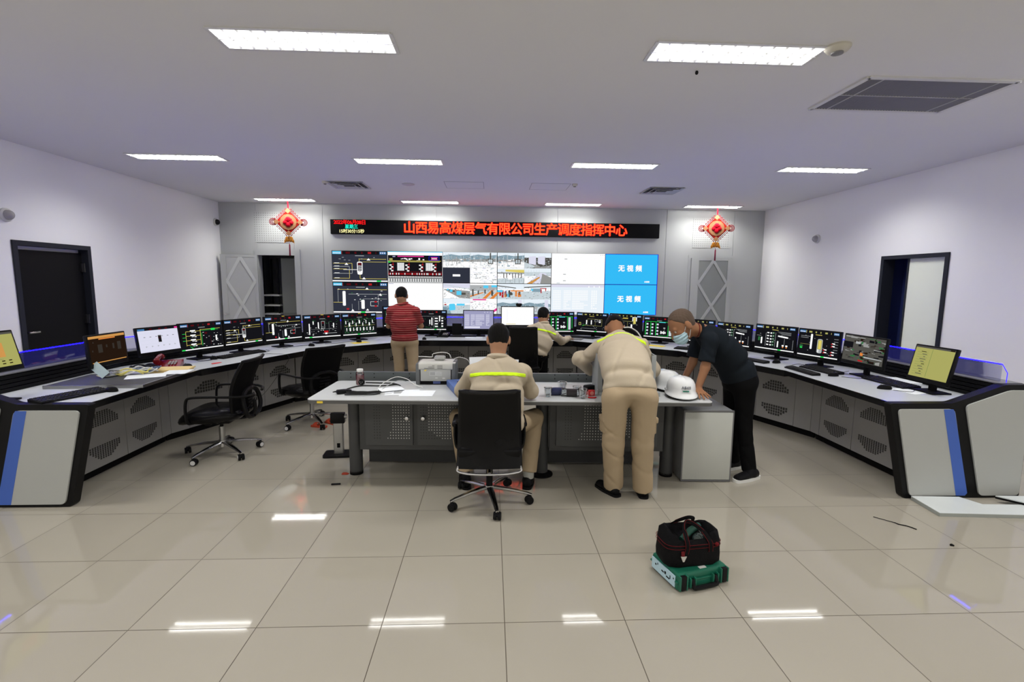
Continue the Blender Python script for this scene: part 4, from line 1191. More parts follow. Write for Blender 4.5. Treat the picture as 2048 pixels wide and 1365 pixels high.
MSPEC = {'L1': ('olive_plan', 13, 'square monitor with a yellowish plan, leftmost on the console'), 'L2': ('brown', 4, 'black monitor with dim brown orange-barred screen, second from the left'), 'L3': ('white_page', 8, 'monitor with white page and dark block, third from the left'),
         'L4': ('manifold', 3, 'monitor with yellow and green manifold lines, fourth from the left'), 'L5': ('separator', 3, 'black screen monitor with one thin vessel and pipe lines, left wing'), 'L6': ('columns', 3, 'monitor with two white columns on black, last of the left wing'),
         'L7': ('furnace', 3, 'monitor with small red tanks on a black diagram, left corner'), 'L8': ('packed', 3, 'monitor with dense green and white diagram, just left of the red shirt'), 'L9': ('packed', 3, 'raised monitor half hidden behind the red shirt'),
         'L10': ('gen', 3, 'monitor with black diagram, just right of the red shirt'), 'L11': ('table', 3, 'monitor with a lavender table of values, centre of the console'), 'L12': ('blank', 3, 'tall white screen monitor with a webcam on top, centre'),
         'L13': ('greens', 3, 'monitor with bright green diagram beside the seated operator at the console'), 'L14': ('exch_y', 3, 'monitor with sparse ochre and white diagram, left of the bending worker'), 'L15': ('tank_y', 3, 'monitor with a yellow tank picture behind the bending worker'),
         'L16': ('greens', 3, 'monitor with green diagram beside the masked face'), 'L17': ('coolers_y', 3, 'monitor mostly hidden behind the masked man'), 'L18': ('coolers_y', 3, 'monitor just right of the black T-shirt, first of the right wing'), 'L19': ('coolers_y', 3, 'monitor with rows of white coolers, second of the right wing'),
         'L20': ('reactor_y', 3, 'monitor with yellow reactor column, third of the right wing'), 'L21': ('cctv', 5, 'monitor with a dim mosaic of camera pictures, right end'), 'L22': ('olive_list', 12, 'square monitor with yellow list page, rightmost on the console')}
def monitor(x, y, z, w, h, ang, style, tilt, label, seed):
    t = thing('monitor', label, 'monitor', (x, y, ZT), ang, 'console monitors')
    zz = z - ZT
    T = Matrix.Translation((0, 0, zz)) @ Matrix.Rotation(-math.radians(tilt), 4, 'X')
    case = MB().rbox((0, 0.016, h / 2), (w, 0.032, h), 0.006, 2)
    case.rbox((0, 0.044, h * 0.5), (w * 0.6, 0.03, h * 0.6), 0.01, 2)
    o = case.build('casing', BLACK, t)
    o.matrix_local = T
    b = MB()
    bz = 0.014
    bb_ = 0.036 if style in ('cctv', 'olive_list', 'olive_plan', 'white_page', 'brown') else 0.026
    sw, sh = w - 2 * bz, h - bz - bb_
    p = Pix(b, sw, sh, -0.0006, bb_)
    if style == 'olive_plan':
        p.q(0, 0, 1, 1, OL, 0); p.q(0, 0, 1, 0.06, DM, 1); p.q(0.35, 0.3, 0.72, 0.72, OR, 1)
        for k in range(9):
            p.hl(0.05, 0.5 + 0.05 * (k % 4), 0.15 + k * 0.09, DM, 0.006)
        for k in range(4):
            p.q(0.3 + k * 0.15, 0.82, 0.37 + k * 0.15, 0.85, BR, 3); p.q(0.3 + k * 0.15, 0.9, 0.37 + k * 0.15, 0.93, BR, 3)
    elif style == 'brown':
        p.q(0, 0, 1, 1, BR, 0); p.q(0, 0, 1, 0.09, OR, 1); p.q(0.03, 0.95, 0.97, 0.98, OR, 1); p.q(0.27, 0.10, 0.72, 0.14, PI_, 1)
        for u, v, a, c in ((0.22, 0.32, 0.12, 0.3), (0.44, 0.36, 0.04, 0.1), (0.62, 0.34, 0.05, 0.2), (0.76, 0.30, 0.1, 0.3), (0.1, 0.2, 0.03, 0.05), (0.06, 0.5, 0.03, 0.06)):
            p.q(u, v, u + a, v + c, DK, 1)
    elif style == 'white_page':
        p.q(0, 0, 1, 1, PL, 0); p.q(0, 0, 1, 0.09, BK, 1); p.q(0.01, 0.01, 0.17, 0.085, BL, 2); p.q(0.9, 0.01, 0.98, 0.08, MG, 2)
        for u in (0.28, 0.5, 0.66):
            p.q(u, 0.02, u + 0.06, 0.08, DR, 2)
        p.q(0.46, 0.42, 0.53, 0.44, DR, 3); p.q(0.46, 0.32, 0.54, 0.62, DM, 2); p.q(0.47, 0.36, 0.53, 0.6, BK, 3)
        for k in range(6):
            u = 0.12 + k * 0.14
            p.q(u, 0.36, u + 0.045, 0.375, DM, 2); p.q(u + 0.01, 0.345, u + 0.03, 0.36, GY, 2); p.q(u + 0.02, 0.74, u + 0.035, 0.80, GY, 2); p.q(u + 0.02, 0.76, u + 0.06, 0.775, GY, 2)
        for v in (0.22, 0.50, 0.66):
            p.hl(0.03, 0.97, v, ST, 0.004)
    elif style == 'table':
        table_screen(p, LV, PL)
    elif style == 'blank':
        p.q(0, 0, 1, 1, WH, 0); p.q(0.14, 0.93, 0.44, 0.955, YE, 1); p.q(0.17, 0.1, 0.175, 0.85, PL, 1)
    elif style == 'cctv':
        p.q(0, 0, 1, 1, DM, 0)
        r_ = random.Random(3)
        for k in range(95):
            u, v = r_.random() * 0.96, r_.random() * 0.95
            a, c = r_.uniform(0.03, 0.18), r_.uniform(0.02, 0.10)
            p.poly([(min(1, max(0, uu)), min(1, max(0, vv))) for uu, vv in ((u, v), (u + a, v + r_.uniform(-0.05, 0.05)), (u + a, v + c), (u, v + c))], r_.choice((DM, BK, DM, GR, DM, BR, DG)), 1 + k % 6)
        p.q(0.0, 0.25, 0.24, 0.48, BK, 8)
        for u, v, a, c, k in ((0.3, 0.2, 0.12, 0.1, GY), (0.5, 0.3, 0.14, 0.08, GR), (0.55, 0.75, 0.43, 0.05, GY), (0.02, 0.02, 0.5, 0.05, GR), (0.45, 0.62, 0.07, 0.12, PI_), (0.42, 0.9, 0.12, 0.07, RD), (0.76, 0.42, 0.2, 0.04, GR)):
            p.poly([(u, v), (u + a, v + 0.02), (min(1, u + a), min(1, v + c)), (u, min(1, v + c))], k, 9)
    elif style == 'olive_list':
        p.q(0, 0, 1, 1, OL, 0); p.q(0, 0, 1, 0.05, DM, 1); p.q(0.88, 0.005, 0.99, 0.045, BR, 2)
        for k in range(10):
            p.q(0.17 + 0.04 * (k % 3), 0.16 + k * 0.08, 0.30 + 0.03 * (k % 2), 0.18 + k * 0.08, BR if k in (0, 5, 8) else DM, 1)
            p.hl(0.07, 0.36, 0.20 + k * 0.08, DG, 0.004)
        p.vl(0.45, 0.06, 0.96, DG, 0.006)
    else:
        mimic(p, seed, style)
    s_ = b.build('screen', SCR, o, smooth=False, fix=False)
    b = MB().rbox((0, 0.075, (zz + h * 0.45) / 2), (0.06, 0.03, zz + h * 0.45), 0.006)
    b.rbox((0, 0.06, 0.008), (0.22, 0.17, 0.012), 0.005)
    b.build('stand', BLACK_M, t)
    return t, o
for k, (n, x, y, z, w, h, a) in enumerate(MON):
    st, tilt, lab = MSPEC[n]
    t, case = monitor(x, y, z, w, h, a, st, tilt, lab, 20 + k)
    if n in ('L6', 'L7', 'L8'):
        MB().bb((-0.02, -0.002, h - 0.011), (0.02, 0.001, h - 0.001)).build('yellow_sticker', YEL, case, smooth=False)
    if n in ('L19', 'L20'):
        MB().bb((0.02, -0.002, 0.004), (0.05, 0.001, 0.010)).build('badge', CHROME, case, smooth=False)
    if n == 'L12':
        wc = thing('webcam', 'black webcam perched on top of the white screen monitor', 'webcam', (x + 0.02, y + 0.016, z + h))
        MB().rbox((0, 0.0, 0.026), (0.10, 0.05, 0.045), 0.015, 3).bb((-0.03, -0.022, -0.001), (0.03, 0.022, 0.01)).build('body', BLACK, wc)
        MB().cyl((0, -0.025, 0.028), (0, -0.030, 0.028), 0.013).build('lens', BLACK_G, wc)
# a stand turned its back: black plate between two screens
t = thing('speakerphone_plate', 'black upright plate on a bracket between two centre monitors', 'bracket', (-0.56, 8.10, ZT))
MB().rbox((0, 0, 0.115), (0.155, 0.025, 0.19), 0.006).build('plate', BLACK_M, t)
MB().rbox((0, 0.02, 0.006), (0.19, 0.13, 0.012), 0.004).rbox((0, 0.03, 0.08), (0.05, 0.02, 0.15), 0.004).build('foot', WHITEP, t)

# ------------------------------------------------------------------ small things on the console worktop
KEYM = mat('key_caps', (0.022, 0.022, 0.023), 0.5)
def keyboard(x, y, rz, label, w=0.43, d=0.135, group='console keyboards'):
    t = thing('keyboard', label, 'keyboard', (x, y, ZT + 0.001), rz, group)
    MB().prism([(-d / 2, 0), (d / 2, 0), (d / 2, 0.024), (-d / 2, 0.012)], (0, 0, 0), (0, 1, 0), (0, 0, 1), (1, 0, 0), -w / 2, w / 2).build('body', BLACK, t, smooth=False)
    b = MB()
    for r in range(5):
        yy = -d / 2 + 0.02 + r * (d - 0.036) / 4
        zz = 0.012 + 0.012 * (yy + d / 2) / d
        for c in range(19):
            if r == 0 and 4 < c < 10:
                continue
            xx = -w / 2 + 0.016 + c * (w - 0.032) / 18
            b.bb((xx - 0.0085, yy - 0.009, zz - 0.003), (xx + 0.0085, yy + 0.009, zz + 0.006))
    b.build('keys', KEYM, t, smooth=False)
    return t
def mouse(x, y, rz, label, s=1.0, pad=None, z=ZT):
    t = thing('computer_mouse', label, 'mouse', (x, y, z + 0.001), rz, 'console mice')
    b = MB()
    vs, fs = [], []
    n, m = 16, 6
    for i in range(m + 1):
        q = i / m
        for k in range(n):
            a = 2 * PI * k / n
            r = math.cos(q * PI / 2) ** 0.55
            vs.append((0.033 * s * r * math.cos(a), 0.058 * s * r * math.sin(a) - 0.006 * q, 0.036 * s * math.sin(q * PI / 2)))
    fs = [(i * n + k, i * n + (k + 1) % n, (i + 1) * n + (k + 1) % n, (i + 1) * n + k) for i in range(m) for k in range(n)] + [tuple(range(n - 1, -1, -1))]
    b.add(vs, fs).build('body', BLACK, t)
    MB().cyl((-0.004, 0.028 * s, 0.031 * s), (0.004, 0.028 * s, 0.031 * s), 0.008 * s, n=12).build('scroll_wheel', mat('wheel_grey', (0.12, 0.12, 0.12), 0.4), t)
    return t
def cable(name, pts, r, m, label, group=None, n=8):
    return tag(MB().tube(smooth_path(pts, n), r, 6).build(name, m), label, 'cable', group)
keyboard(-3.20, 3.80, 1.20, 'black keyboard at the left end of the console by the end panel', 0.46, 0.16)
mouse(-3.04, 3.98, 1.3, 'black mouse at the left end beside the keyboard')
keyboard(-2.98, 5.93, 1.22, 'long black keyboard in front of the fifth monitor, left wing', 0.62, 0.12)
mouse(-3.14, 5.62, 0.9, 'black mouse behind the near office chair, left wing')
mouse(-2.46, 6.77, 0.9, 'black mouse alone on the worktop above the second mesh chair')
mouse(-1.03, 7.58, 0.2, 'black mouse just right of the red shirt')
keyboard(-0.45, 7.98, 0.0, 'black keyboard below the lavender table monitor', 0.43, 0.10)
keyboard(1.49, 7.90, -0.5, 'black keyboard behind the grey pad at the seated operator')
keyboard(2.74, 6.52, -0.75, 'black keyboard at the masked man\'s elbow')
mouse(2.31, 7.06, -0.6, 'black mouse beside the yellow mat at the bending worker')
keyboard(3.10, 5.56, -1.19, 'narrow black keyboard right behind the black T-shirt', 0.34, 0.10)
mouse(3.30, 5.44, -1.2, 'black mouse between two keyboards on the right wing')
keyboard(3.25, 4.90, -1.57, 'narrow black keyboard near the worktop edge, right wing', 0.46, 0.09)
keyboard(3.49, 4.95, -1.50, 'wide black keyboard below the camera mosaic monitor', 0.46, 0.15)
mouse(3.42, 4.66, -1.4, 'black mouse at the end of the two right keyboards')
keyboard(3.70, 4.30, -1.57, 'black keyboard below the yellow list monitor', 0.48, 0.17)
mouse(3.46, 4.07, 1.3, 'black mouse nearest the right end panel')
def sheet(name, x, y, w, d, rz, m, label, z=ZT, t=0.001, cat='paper', group=None):
    return tag(MB().box((0, 0, t / 2 + 0.0005), (w, d, t)).build(name, m, smooth=False, loc=(x, y, z), rz=rz), label, cat, group)
t = thing('dark_board', 'dark grey board with silver edging lying across the left worktop', 'board', (-3.24, 4.36, ZT + 0.001), 0.06)
MB().bb((-0.42, -0.26, 0.0), (0.33, 0.26, 0.022)).build('panel', mat('charcoal_board', (0.055, 0.056, 0.06), 0.55), t, smooth=False)
b = MB().bb((-0.42, -0.275, 0.0), (0.345, -0.26, 0.025)).bb((0.33, -0.26, 0.0), (0.345, 0.26, 0.025))
b.build('silver_edging', STEEL, t, smooth=False)
ZB = ZT + 0.0235
sheet('paper_sheet', -3.12, 4.50, 0.30, 0.21, 0.5, PAPER, 'white sheet on the dark board under the wires', ZB)
sheet('paper_sheet', -2.97, 4.70, 0.21, 0.24, 0.2, PAPER, 'white sheet by the manila folders on the left worktop', ZB + 0.001)
sheet('paper_sheet', -3.45, 4.54, 0.20, 0.14, 0.9, mat('cream_paper', (0.62, 0.61, 0.45), 0.8), 'cream slip under the wires on the dark board', ZB + 0.002)
for k, (dx, dy, rz) in enumerate(((0, 0, 0.12), (0.012, 0.02, 0.22))):
    sheet('manila_folder', -3.12 + dx, 4.86 + dy, 0.30, 0.21, rz, MANILA, ('lower' if k == 0 else 'upper') + ' manila folder of the pair on the left worktop', ZT + 0.016 * k + 0.001, 0.012, 'folder', 'manila folders')
t = thing('name_card_stand', 'pale blue card leaning in a clear holder on the left worktop', 'card', (-3.44, 4.42, ZB))
MB().box((0, -0.03, 0.075), (0.075, 0.004, 0.14), R=Euler((-0.35, -0.75, 0.5)).to_matrix()).build('card', mat('pale_blue_card', (0.42, 0.52, 0.54), 0.5), t, smooth=False)
MB().rbox((0.03, 0.06, 0.025), (0.09, 0.11, 0.05), 0.01).build('holder', PET, t)
rnd = random.Random(11)
def coil(cx, cy, z, r, turns, seed, flat=0.6, rz=0.0, dz=0.02):
    rr = random.Random(seed)
    pts = []
    for k in range(int(turns * 9)):
        a = 2 * PI * k / 9
        q = r * (0.75 + 0.35 * rr.random())
        u, v = q * math.cos(a), q * flat * math.sin(a)
        pts.append((cx + u * math.cos(rz) - v * math.sin(rz), cy + u * math.sin(rz) + v * math.cos(rz), z + 0.006 + dz * rr.random()))
    return pts
cable('cable_coil', coil(-3.30, 4.62, ZB, 0.16, 3, 1, 0.55, 0.6, 0.05), 0.005, WIRE_W, 'coil of white wire heaped on the dark board', 'wire heap on the left worktop')
cable('cable_coil', coil(-3.28, 4.56, ZB, 0.13, 2, 2, 0.6, 0.3, 0.05), 0.0055, mat('pale_yellow_wire', (0.70, 0.62, 0.16), 0.5), 'coil of yellow wire heaped on the dark board', 'wire heap on the left worktop')
cable('cable_coil', coil(-3.26, 4.72, ZB, 0.12, 2, 3, 0.6, 0.9, 0.04), 0.006, mat('slate_blue_wire', (0.08, 0.12, 0.22), 0.5), 'coil of slate blue wire heaped on the dark board', 'wire heap on the left worktop')
cable('cable_coil', coil(-3.46, 4.98, ZT, 0.13, 2.5, 4, 0.6, 0.4, 0.04), 0.006, WIRE_B, 'coil of black cable behind the red telephone')
tag(MB().rbox((0, 0, 0.012), (0.24, 0.12, 0.022), 0.01).build('pouch', mat('dark_navy_cloth', (0.02, 0.024, 0.04), 0.8), loc=(-3.43, 4.93, ZT + 0.002), rz=0.4), 'flat dark pouch between the wires and the red telephone', 'pouch')
# red desk telephone
t = thing('telephone', 'glossy dark red desk telephone on the left worktop', 'telephone', (-3.30, 5.08, ZT), 0.35)
MB().prism([(-0.10, 0), (0.10, 0), (0.10, 0.065), (-0.10, 0.022)], (0, 0, 0), (0, 1, 0), (0, 0, 1), (1, 0, 0), -0.10, 0.12).build('base', REDGL, t)
b = MB()
b.tube(smooth_path([(-0.07, -0.10, 0.075), (-0.075, -0.05, 0.098), (-0.075, 0.05, 0.112), (-0.07, 0.10, 0.098)], 6), [0.03] * 4 + [0.022] * 11 + [0.03] * 4, 10)
b.build('handset', REDGL, t)
b = MB()
for i in range(3):
    for j in range(4):
        b.rbox((0.02 + i * 0.026, -0.05 + j * 0.024, 0.043 + j * 0.005), (0.018, 0.014, 0.012), 0.003)
b.build('keypad', mat('keypad_grey', (0.35, 0.33, 0.33), 0.5), t)
mouse(-3.10, 5.07, 1.1, 'black mouse on a mat beside the red telephone', 1.1)
tag(MB().prism(round_poly([(-0.06, -0.02), (0.0, -0.03), (0.07, -0.01), (0.06, 0.02), (-0.03, 0.03)], 0.01), (0, 0, 0), (1, 0, 0), (0, 1, 0), (0, 0, 1), 0.0005, 0.004).build('red_scrap', mat('red_plastic', (0.62, 0.06, 0.06), 0.5), loc=(-2.96, 5.33, ZT), rz=1.2), 'crumpled red plastic scrap near the left worktop edge', 'scrap')
sheet('yellow_mat', -1.90, 7.15, 0.24, 0.14, 0.75, YEL, 'yellow mat under the mouse left of the red shirt', t=0.003, cat='mat')
mouse(-1.93, 7.20, 0.7, 'black mouse lying on the yellow mat left of the red shirt', z=ZT + 0.0035)
sheet('yellow_mat', 2.38, 6.93, 0.27, 0.13, -0.75, YEL, 'yellow mat right of the bending worker', t=0.003, cat='mat')
# desk phone and clutter at the centre
t = thing('desk_telephone', 'black desk telephone at the centre left of the lavender monitor', 'telephone', (-0.77, 7.97, ZT), -0.2)
MB().prism([(-0.08, 0), (0.08, 0), (0.08, 0.07), (-0.08, 0.02)], (0, 0, 0), (0, 1, 0), (0, 0, 1), (1, 0, 0), -0.09, 0.09).build('base', BLACK, t)
MB().tube(smooth_path([(-0.05, -0.07, 0.055), (-0.055, 0, 0.08), (-0.05, 0.08, 0.095)], 5), 0.02, 8).build('handset', BLACK_G, t)
b = MB()
for i in range(3):
    for j in range(3):
        b.rbox((0.0 + i * 0.028, -0.02 + j * 0.026, 0.04 + j * 0.008), (0.018, 0.016, 0.012), 0.003)
b.build('keypad', mat('keypad_grey', (0.35, 0.33, 0.33), 0.5), t)
sheet('paper_stack', -0.27, 7.80, 0.28, 0.15, 0.02, PAPER, 'small stack of white paper in front of the centre keyboard', t=0.010)
tag(MB().rbox((0, 0, 0.02), (0.05, 0.05, 0.04), 0.006).build('adapter', BLACK, loc=(0.0, 7.93, ZT)), 'small black adapter block right of the centre keyboard', 'adapter')
t = thing('grey_tablet', 'small grey pad with a white rim beside the seated operator\'s hand', 'tablet', (1.36, 7.66, ZT), -0.4)
MB().rbox((0, 0, 0.011), (0.19, 0.15, 0.02), 0.006).build('body', mat('pad_grey', (0.16, 0.16, 0.165), 0.4), t)
sheet('paper_sheet', 3.60, 3.98, 0.17, 0.22, 0.25, PAPER, 'white sheet at the right end of the console', ZT, 0.002)
sheet('white_tray', 3.90, 4.40, 0.14, 0.30, 0.0, PAPER, 'white booklet between keyboard and yellow list monitor', ZT, 0.012)
for k, (pts, lab) in enumerate([([(3.40, 5.30, ZT + .004), (3.52, 5.35, ZT + .004), (3.58, 5.22, ZT + .004), (3.72, 5.3, ZT + .006)], 'thin black mouse cable on the right wing by the coolers monitor'),
                   ([(3.46, 4.60, ZT + .004), (3.60, 4.52, ZT + .004), (3.70, 4.66, ZT + .004), (3.60, 4.80, ZT + .004), (3.76, 4.9, ZT + .006)], 'looped black mouse cable under the camera mosaic monitor'),
                   ([(3.62, 4.44, ZT + .006), (3.80, 4.60, ZT + .010), (3.70, 4.75, ZT + .006), (3.85, 4.80, ZT + .006)], 'thick black cable beside the white booklet, right end'),
                   ([(3.49, 4.01, ZT + .004), (3.58, 3.93, ZT + .006), (3.70, 4.0, ZT + .006), (3.80, 3.86, ZT + .004)], 'black mouse cable running past the rightmost sheet'),
                   ([(-3.30, 5.55, ZT + .004), (-3.2, 5.46, ZT + .004), (-3.12, 5.55, ZT + .004), (-3.22, 5.70, ZT + .004), (-3.3, 5.6, ZT + .006)], 'looped black cable below the manifold monitor'),
                   ([(-2.98, 6.16, ZT + .004), (-2.84, 6.10, ZT + .004), (-2.80, 6.25, ZT + .004), (-2.9, 6.38, ZT + .006)], 'black cable below the vessel monitor, left wing'),
                   ([(-2.51, 6.83, ZT + .004), (-2.6, 6.80, ZT + .004), (-2.7, 6.62, ZT + .004), (-2.74, 6.52, ZT + .006)], 'thin cable of the lone mouse on the left wing'),
                   ([(-2.35, 6.98, ZT + .004), (-2.2, 7.05, ZT + .004), (-2.1, 7.25, ZT + .004), (-1.97, 7.24, ZT + .006)], 'black cable below the red tanks monitor'),
                   ([(-1.06, 7.64, ZT + .004), (-1.0, 7.75, ZT + .004), (-0.9, 7.82, ZT + .004), (-0.8, 7.88, ZT + .01)], 'thin black cable right of the red shirt'),
                   ([(-2.80, 5.98, ZT + .004), (-2.66, 6.02, ZT + .004), (-2.455, 6.0, ZT - .03), (-2.62, 6.06, 0.50), (-2.80, 5.98, 0.25), (-2.97, 5.72, 0.12)], 'thin black wire trailing over the worktop edge down to the cabinet')]):
    cable('cable', pts, 0.003 if k in (2, 4) else 0.0022, WIRE_B, lab)

# ------------------------------------------------------------------ the work table and what lies on it
TA = -0.0349
TC = np.array([0.17, 4.07])
def tw(x, y):
    """table local to world"""
    c, s = math.cos(TA), math.sin(TA)
    return TC[0] + c * x - s * y, TC[1] + s * x + c * y
TZ = 0.75
t = thing('work_table', 'long grey work table with pale top and perforated steel doors, mid room', 'table', (TC[0], TC[1], 0), TA)
top = round_poly([(-1.585, -0.365), (1.585, -0.365), (1.585, 0.365), (-1.585, 0.365)], 0.05, 4)
MB().prism(top, (0, 0, 0), (1, 0, 0), (0, 1, 0), (0, 0, 1), TZ - 0.006, TZ).build('tabletop', mat('table_laminate', (0.47, 0.485, 0.49), 0.35, var=0.02), t)
e = MB().prism(top, (0, 0, 0), (1, 0, 0), (0, 1, 0), (0, 0, 1), TZ - 0.032, TZ - 0.006).build('edge_band', DESKE, t)
MB().bb((-1.50, -0.367, TZ - 0.028), (-1.455, -0.364, TZ - 0.012)).build('yellow_sticker', YEL, t, smooth=False)
for x in (-1.335, 0.275, 1.366):
    l = MB().cyl((x, 0.03, 0.02), (x, 0.03, TZ - 0.032), 0.056, n=24)
    l.build('leg', DESKD, t)
    MB().lathe([(0.10 if x == 0.275 else 0.056, 0.0), (0.10 if x == 0.275 else 0.056, 0.012), (0.056, 0.03)], (x, 0.03, 0), n=24).build('leg_foot', BLACK_M, t)
HOLE = mat('perforation_backlit', (0.62, 0.62, 0.60), 0.6)  # pale dots, light from behind put into the holes' colour
HOLED = mat('perforation_dark', (0.018, 0.018, 0.018), 0.6)
def door_unit(x0, x1, mirror):
    MB().bb((x0, -0.045, 0.24), (x1, 0.33, TZ - 0.034)).build('cabinet_body', DESKD, t, smooth=False)
    mid = (x0 + x1) / 2
    for k, (a, b_) in enumerate(((x0 + 0.055, mid - 0.02), (mid + 0.02, x1 - 0.055))):
        d = MB().bb((a, -0.062, 0.285), (b_, -0.044, TZ - 0.05)).build('door', mat('dark_door_steel', (0.070, 0.072, 0.073), 0.5, 0.2), t, smooth=False)
        w = b_ - a
        hb, hd = MB(), MB()
        for r in range(14):
            z = TZ - 0.085 - r * 0.0245
            for c in range(16):
                u = c / 15
                x = a + 0.03 + u * (w - 0.06)
                inr = (u > 0.56 - (0.10 * max(0, r - 9) / 4 if k == 0 else 0)) if k == 0 else (u > 0.18)
                if k == 1 and r > 10 and u < 0.18 + (r - 10) * 0.1:
                    inr = False
                (hb if inr else hd if (c in (2, 3, 4) or k == 1) else MB()).bb((x - 0.0034, -0.0640, z - 0.0034), (x + 0.0034, -0.061, z + 0.0034))
        hb.build('perforation', HOLE, d, smooth=False)
        if hd.v:
            hd.build('perforation', HOLED, d, smooth=False)
        kx = b_ - 0.045 if k == 0 else a + 0.05
        MB().lathe([(0.013, 0), (0.013, 0.014), (0.019, 0.02), (0.015, 0.032), (0.0, 0.034)], (kx, -0.062, 0.525), (0, -1, 0), 18).build('knob', CHROME, d)
door_unit(-1.275, -0.33, False)
door_unit(0.335, 1.305, True)
MB().bb((-1.30, 0.30, 0.004), (-0.33, 0.32, 0.24)).build('rear_shade_panel', DESKD, t, smooth=False)  # panels added to keep the floor under the cabinets dark
MB().bb((0.335, 0.30, 0.004), (1.33, 0.32, 0.24)).build('rear_shade_panel', DESKD, t, smooth=False)
# slate steel tray that runs behind the table top
b = MB()
b.bb((-1.62, 0.46, 0.55), (-0.82, 0.50, 0.815)); b.bb((-0.76, 0.46, 0.55), (1.50, 0.50, 0.812)); b.bb((-0.83, 0.465, 0.55), (-0.75, 0.495, 0.78))
b.bb((-1.5, 0.33, 0.55), (-1.4, 0.47, 0.58)); b.bb((1.3, 0.33, 0.55), (1.4, 0.47, 0.58)); b.bb((0.0, 0.33, 0.55), (0.1, 0.47, 0.58))
b.build('rear_tray', SLATEG, t, smooth=False)
b = MB()
for x in (-1.5, -1.28, -1.1, -0.95, -0.6, -0.4, 0.42, 0.56, 0.64, 0.72, 0.93, 1.15, 1.32):
    for z in (0.80, 0.764):
        if (x * 100) % 3 < 2 or z > 0.78:
            b.cyl((x, 0.4605, z), (x, 0.458, z), 0.005, n=10)
b.build('tray_holes', BLACK_M, t, smooth=False)
MB().bb((-0.815, 0.455, 0.775), (-0.795, 0.462, 0.845)).bb((-0.785, 0.455, 0.775), (-0.765, 0.462, 0.845)).bb((-0.815, 0.455, 0.775), (-0.765, 0.462, 0.80)).build('tray_clip', mat('clip_steel', (0.3, 0.33, 0.34), 0.4, 0.5), t, smooth=False)

# pink bottle
t = thing('drink_bottle', 'clear bottle of pink drink with white cap on the table\'s left end', 'bottle', (-1.16, 4.33, TZ))
MB().lathe([(0.033, 0), (0.035, 0.005), (0.035, 0.082), (0.033, 0.086)], n=24).build('liquid', mat('pink_drink', (0.34, 0.11, 0.13), 0.25, coat=0.5), t)
MB().lathe([(0.0355, 0.002), (0.0365, 0.09), (0.034, 0.108), (0.028, 0.114), (0.026, 0.118)], n=24).build('bottle_body', PET, t)
MB().lathe([(0.028, 0.116), (0.0285, 0.135), (0.026, 0.139), (0, 0.139)], n=24).build('cap', WHITEP, t)
# power cords
def plugcord(name, pts, r, m, label, group=None):
    return cable(name, pts, r, m, label, group)
z = TZ + 0.006
t = thing('power_cable', 'bundled black power cord with plug near the front left corner of the table', 'cord', (0, 0, 0))
b = MB()
for k in range(3):
    k *= 1.7
    b.tube(smooth_path([(-1.17, 3.90 + k * 0.012, z + 0.004 * k), (-1.06, 3.875 + k * 0.018, z + 0.006 + 0.005 * (k > 2)), (-0.94, 3.91 + k * 0.02, z + 0.003 * k), (-0.90, 3.945 + k * 0.012, z + 0.004), (-0.95, 3.965, z + 0.006), (-1.06, 3.925 + k * 0.016, z + 0.008), (-1.16, 3.945 + k * 0.01, z + 0.003)], 5), 0.0048, 6)
b.build('cord', WIRE_B, t)
MB().rbox((-1.215, 3.955, TZ + 0.018), (0.075, 0.05, 0.034), 0.010, rz=0.5).rbox((-1.175, 3.985, TZ + 0.016), (0.07, 0.04, 0.03), 0.010, rz=-0.4).cyl((-1.25, 3.94, TZ + 0.02), (-1.275, 3.93, TZ + 0.02), 0.004).cyl((-1.245, 3.955, TZ + 0.02), (-1.27, 3.945, TZ + 0.02), 0.004).build('plug', BLACK, t)
t = thing('power_cable', 'looped black power cord with upright round plug behind the bundled cord', 'cord', (0, 0, 0))
MB().tube(smooth_path([(-1.11, 4.32, z + 0.012), (-1.00, 4.36, z), (-0.86, 4.33, z), (-0.78, 4.20, z), (-0.86, 4.05, z), (-1.02, 3.99, z), (-1.20, 4.06, z), (-1.19, 4.16, z), (-1.12, 4.24, z), (-0.95, 4.24, z), (-0.83, 4.30, z)], 8), 0.0055, 8).build('cord', WIRE_B, t)
MB().lathe([(0.0, 0), (0.026, 0), (0.028, 0.006), (0.026, 0.02), (0.012, 0.03)], (-1.135, 4.27, TZ + 0.029), (0.15, 1, 0), 20).build('plug', BLACK, t)
for a in (0.4, 2.5, 4.6):
    p0 = (-1.135 + 0.011 * math.cos(a), 4.2705, TZ + 0.029 + 0.011 * math.sin(a))
    MB().box(p0, (0.004, 0.018, 0.010)).build('prong', CHROME, t, smooth=False)
cable('cable', [(-0.93, 4.00, z), (-0.95, 4.10, z + 0.004), (-0.93, 4.2, z + 0.03), (-0.84, 4.30, z + 0.065), (-0.74, 4.29, z + 0.05), (-0.66, 4.20, z + 0.02), (-0.58, 4.16, z)], 0.0034, WIRE_W, 'white cable arching over the looped black cord')
cable('cable', [(-0.92, 4.02, z), (-0.88, 4.18, z + 0.02), (-0.80, 4.27, z + 0.04), (-0.69, 4.24, z + 0.02), (-0.60, 4.20, z)], 0.0032, mat('grey_wire', (0.4, 0.41, 0.41), 0.5), 'thin grey cable lying beside the arched white cable')
cable('cable', [(-0.95, 3.97, z - .003), (-0.86, 3.93, z - .003), (-0.80, 4.02, z - .003), (-0.90, 4.10, z - .003)], 0.0016, mat('grey_wire', (0.4, 0.41, 0.41), 0.5), 'hair thin grey wire loop before the white card')
t = thing('white_card_wallet', 'thin white card wallet lying between the cords and the paper sheets', 'wallet', (-0.84, 4.09, TZ), 0.42)
MB().rbox((0, 0, 0.009), (0.20, 0.13, 0.008), 0.003).build('cover', PAPER, t)
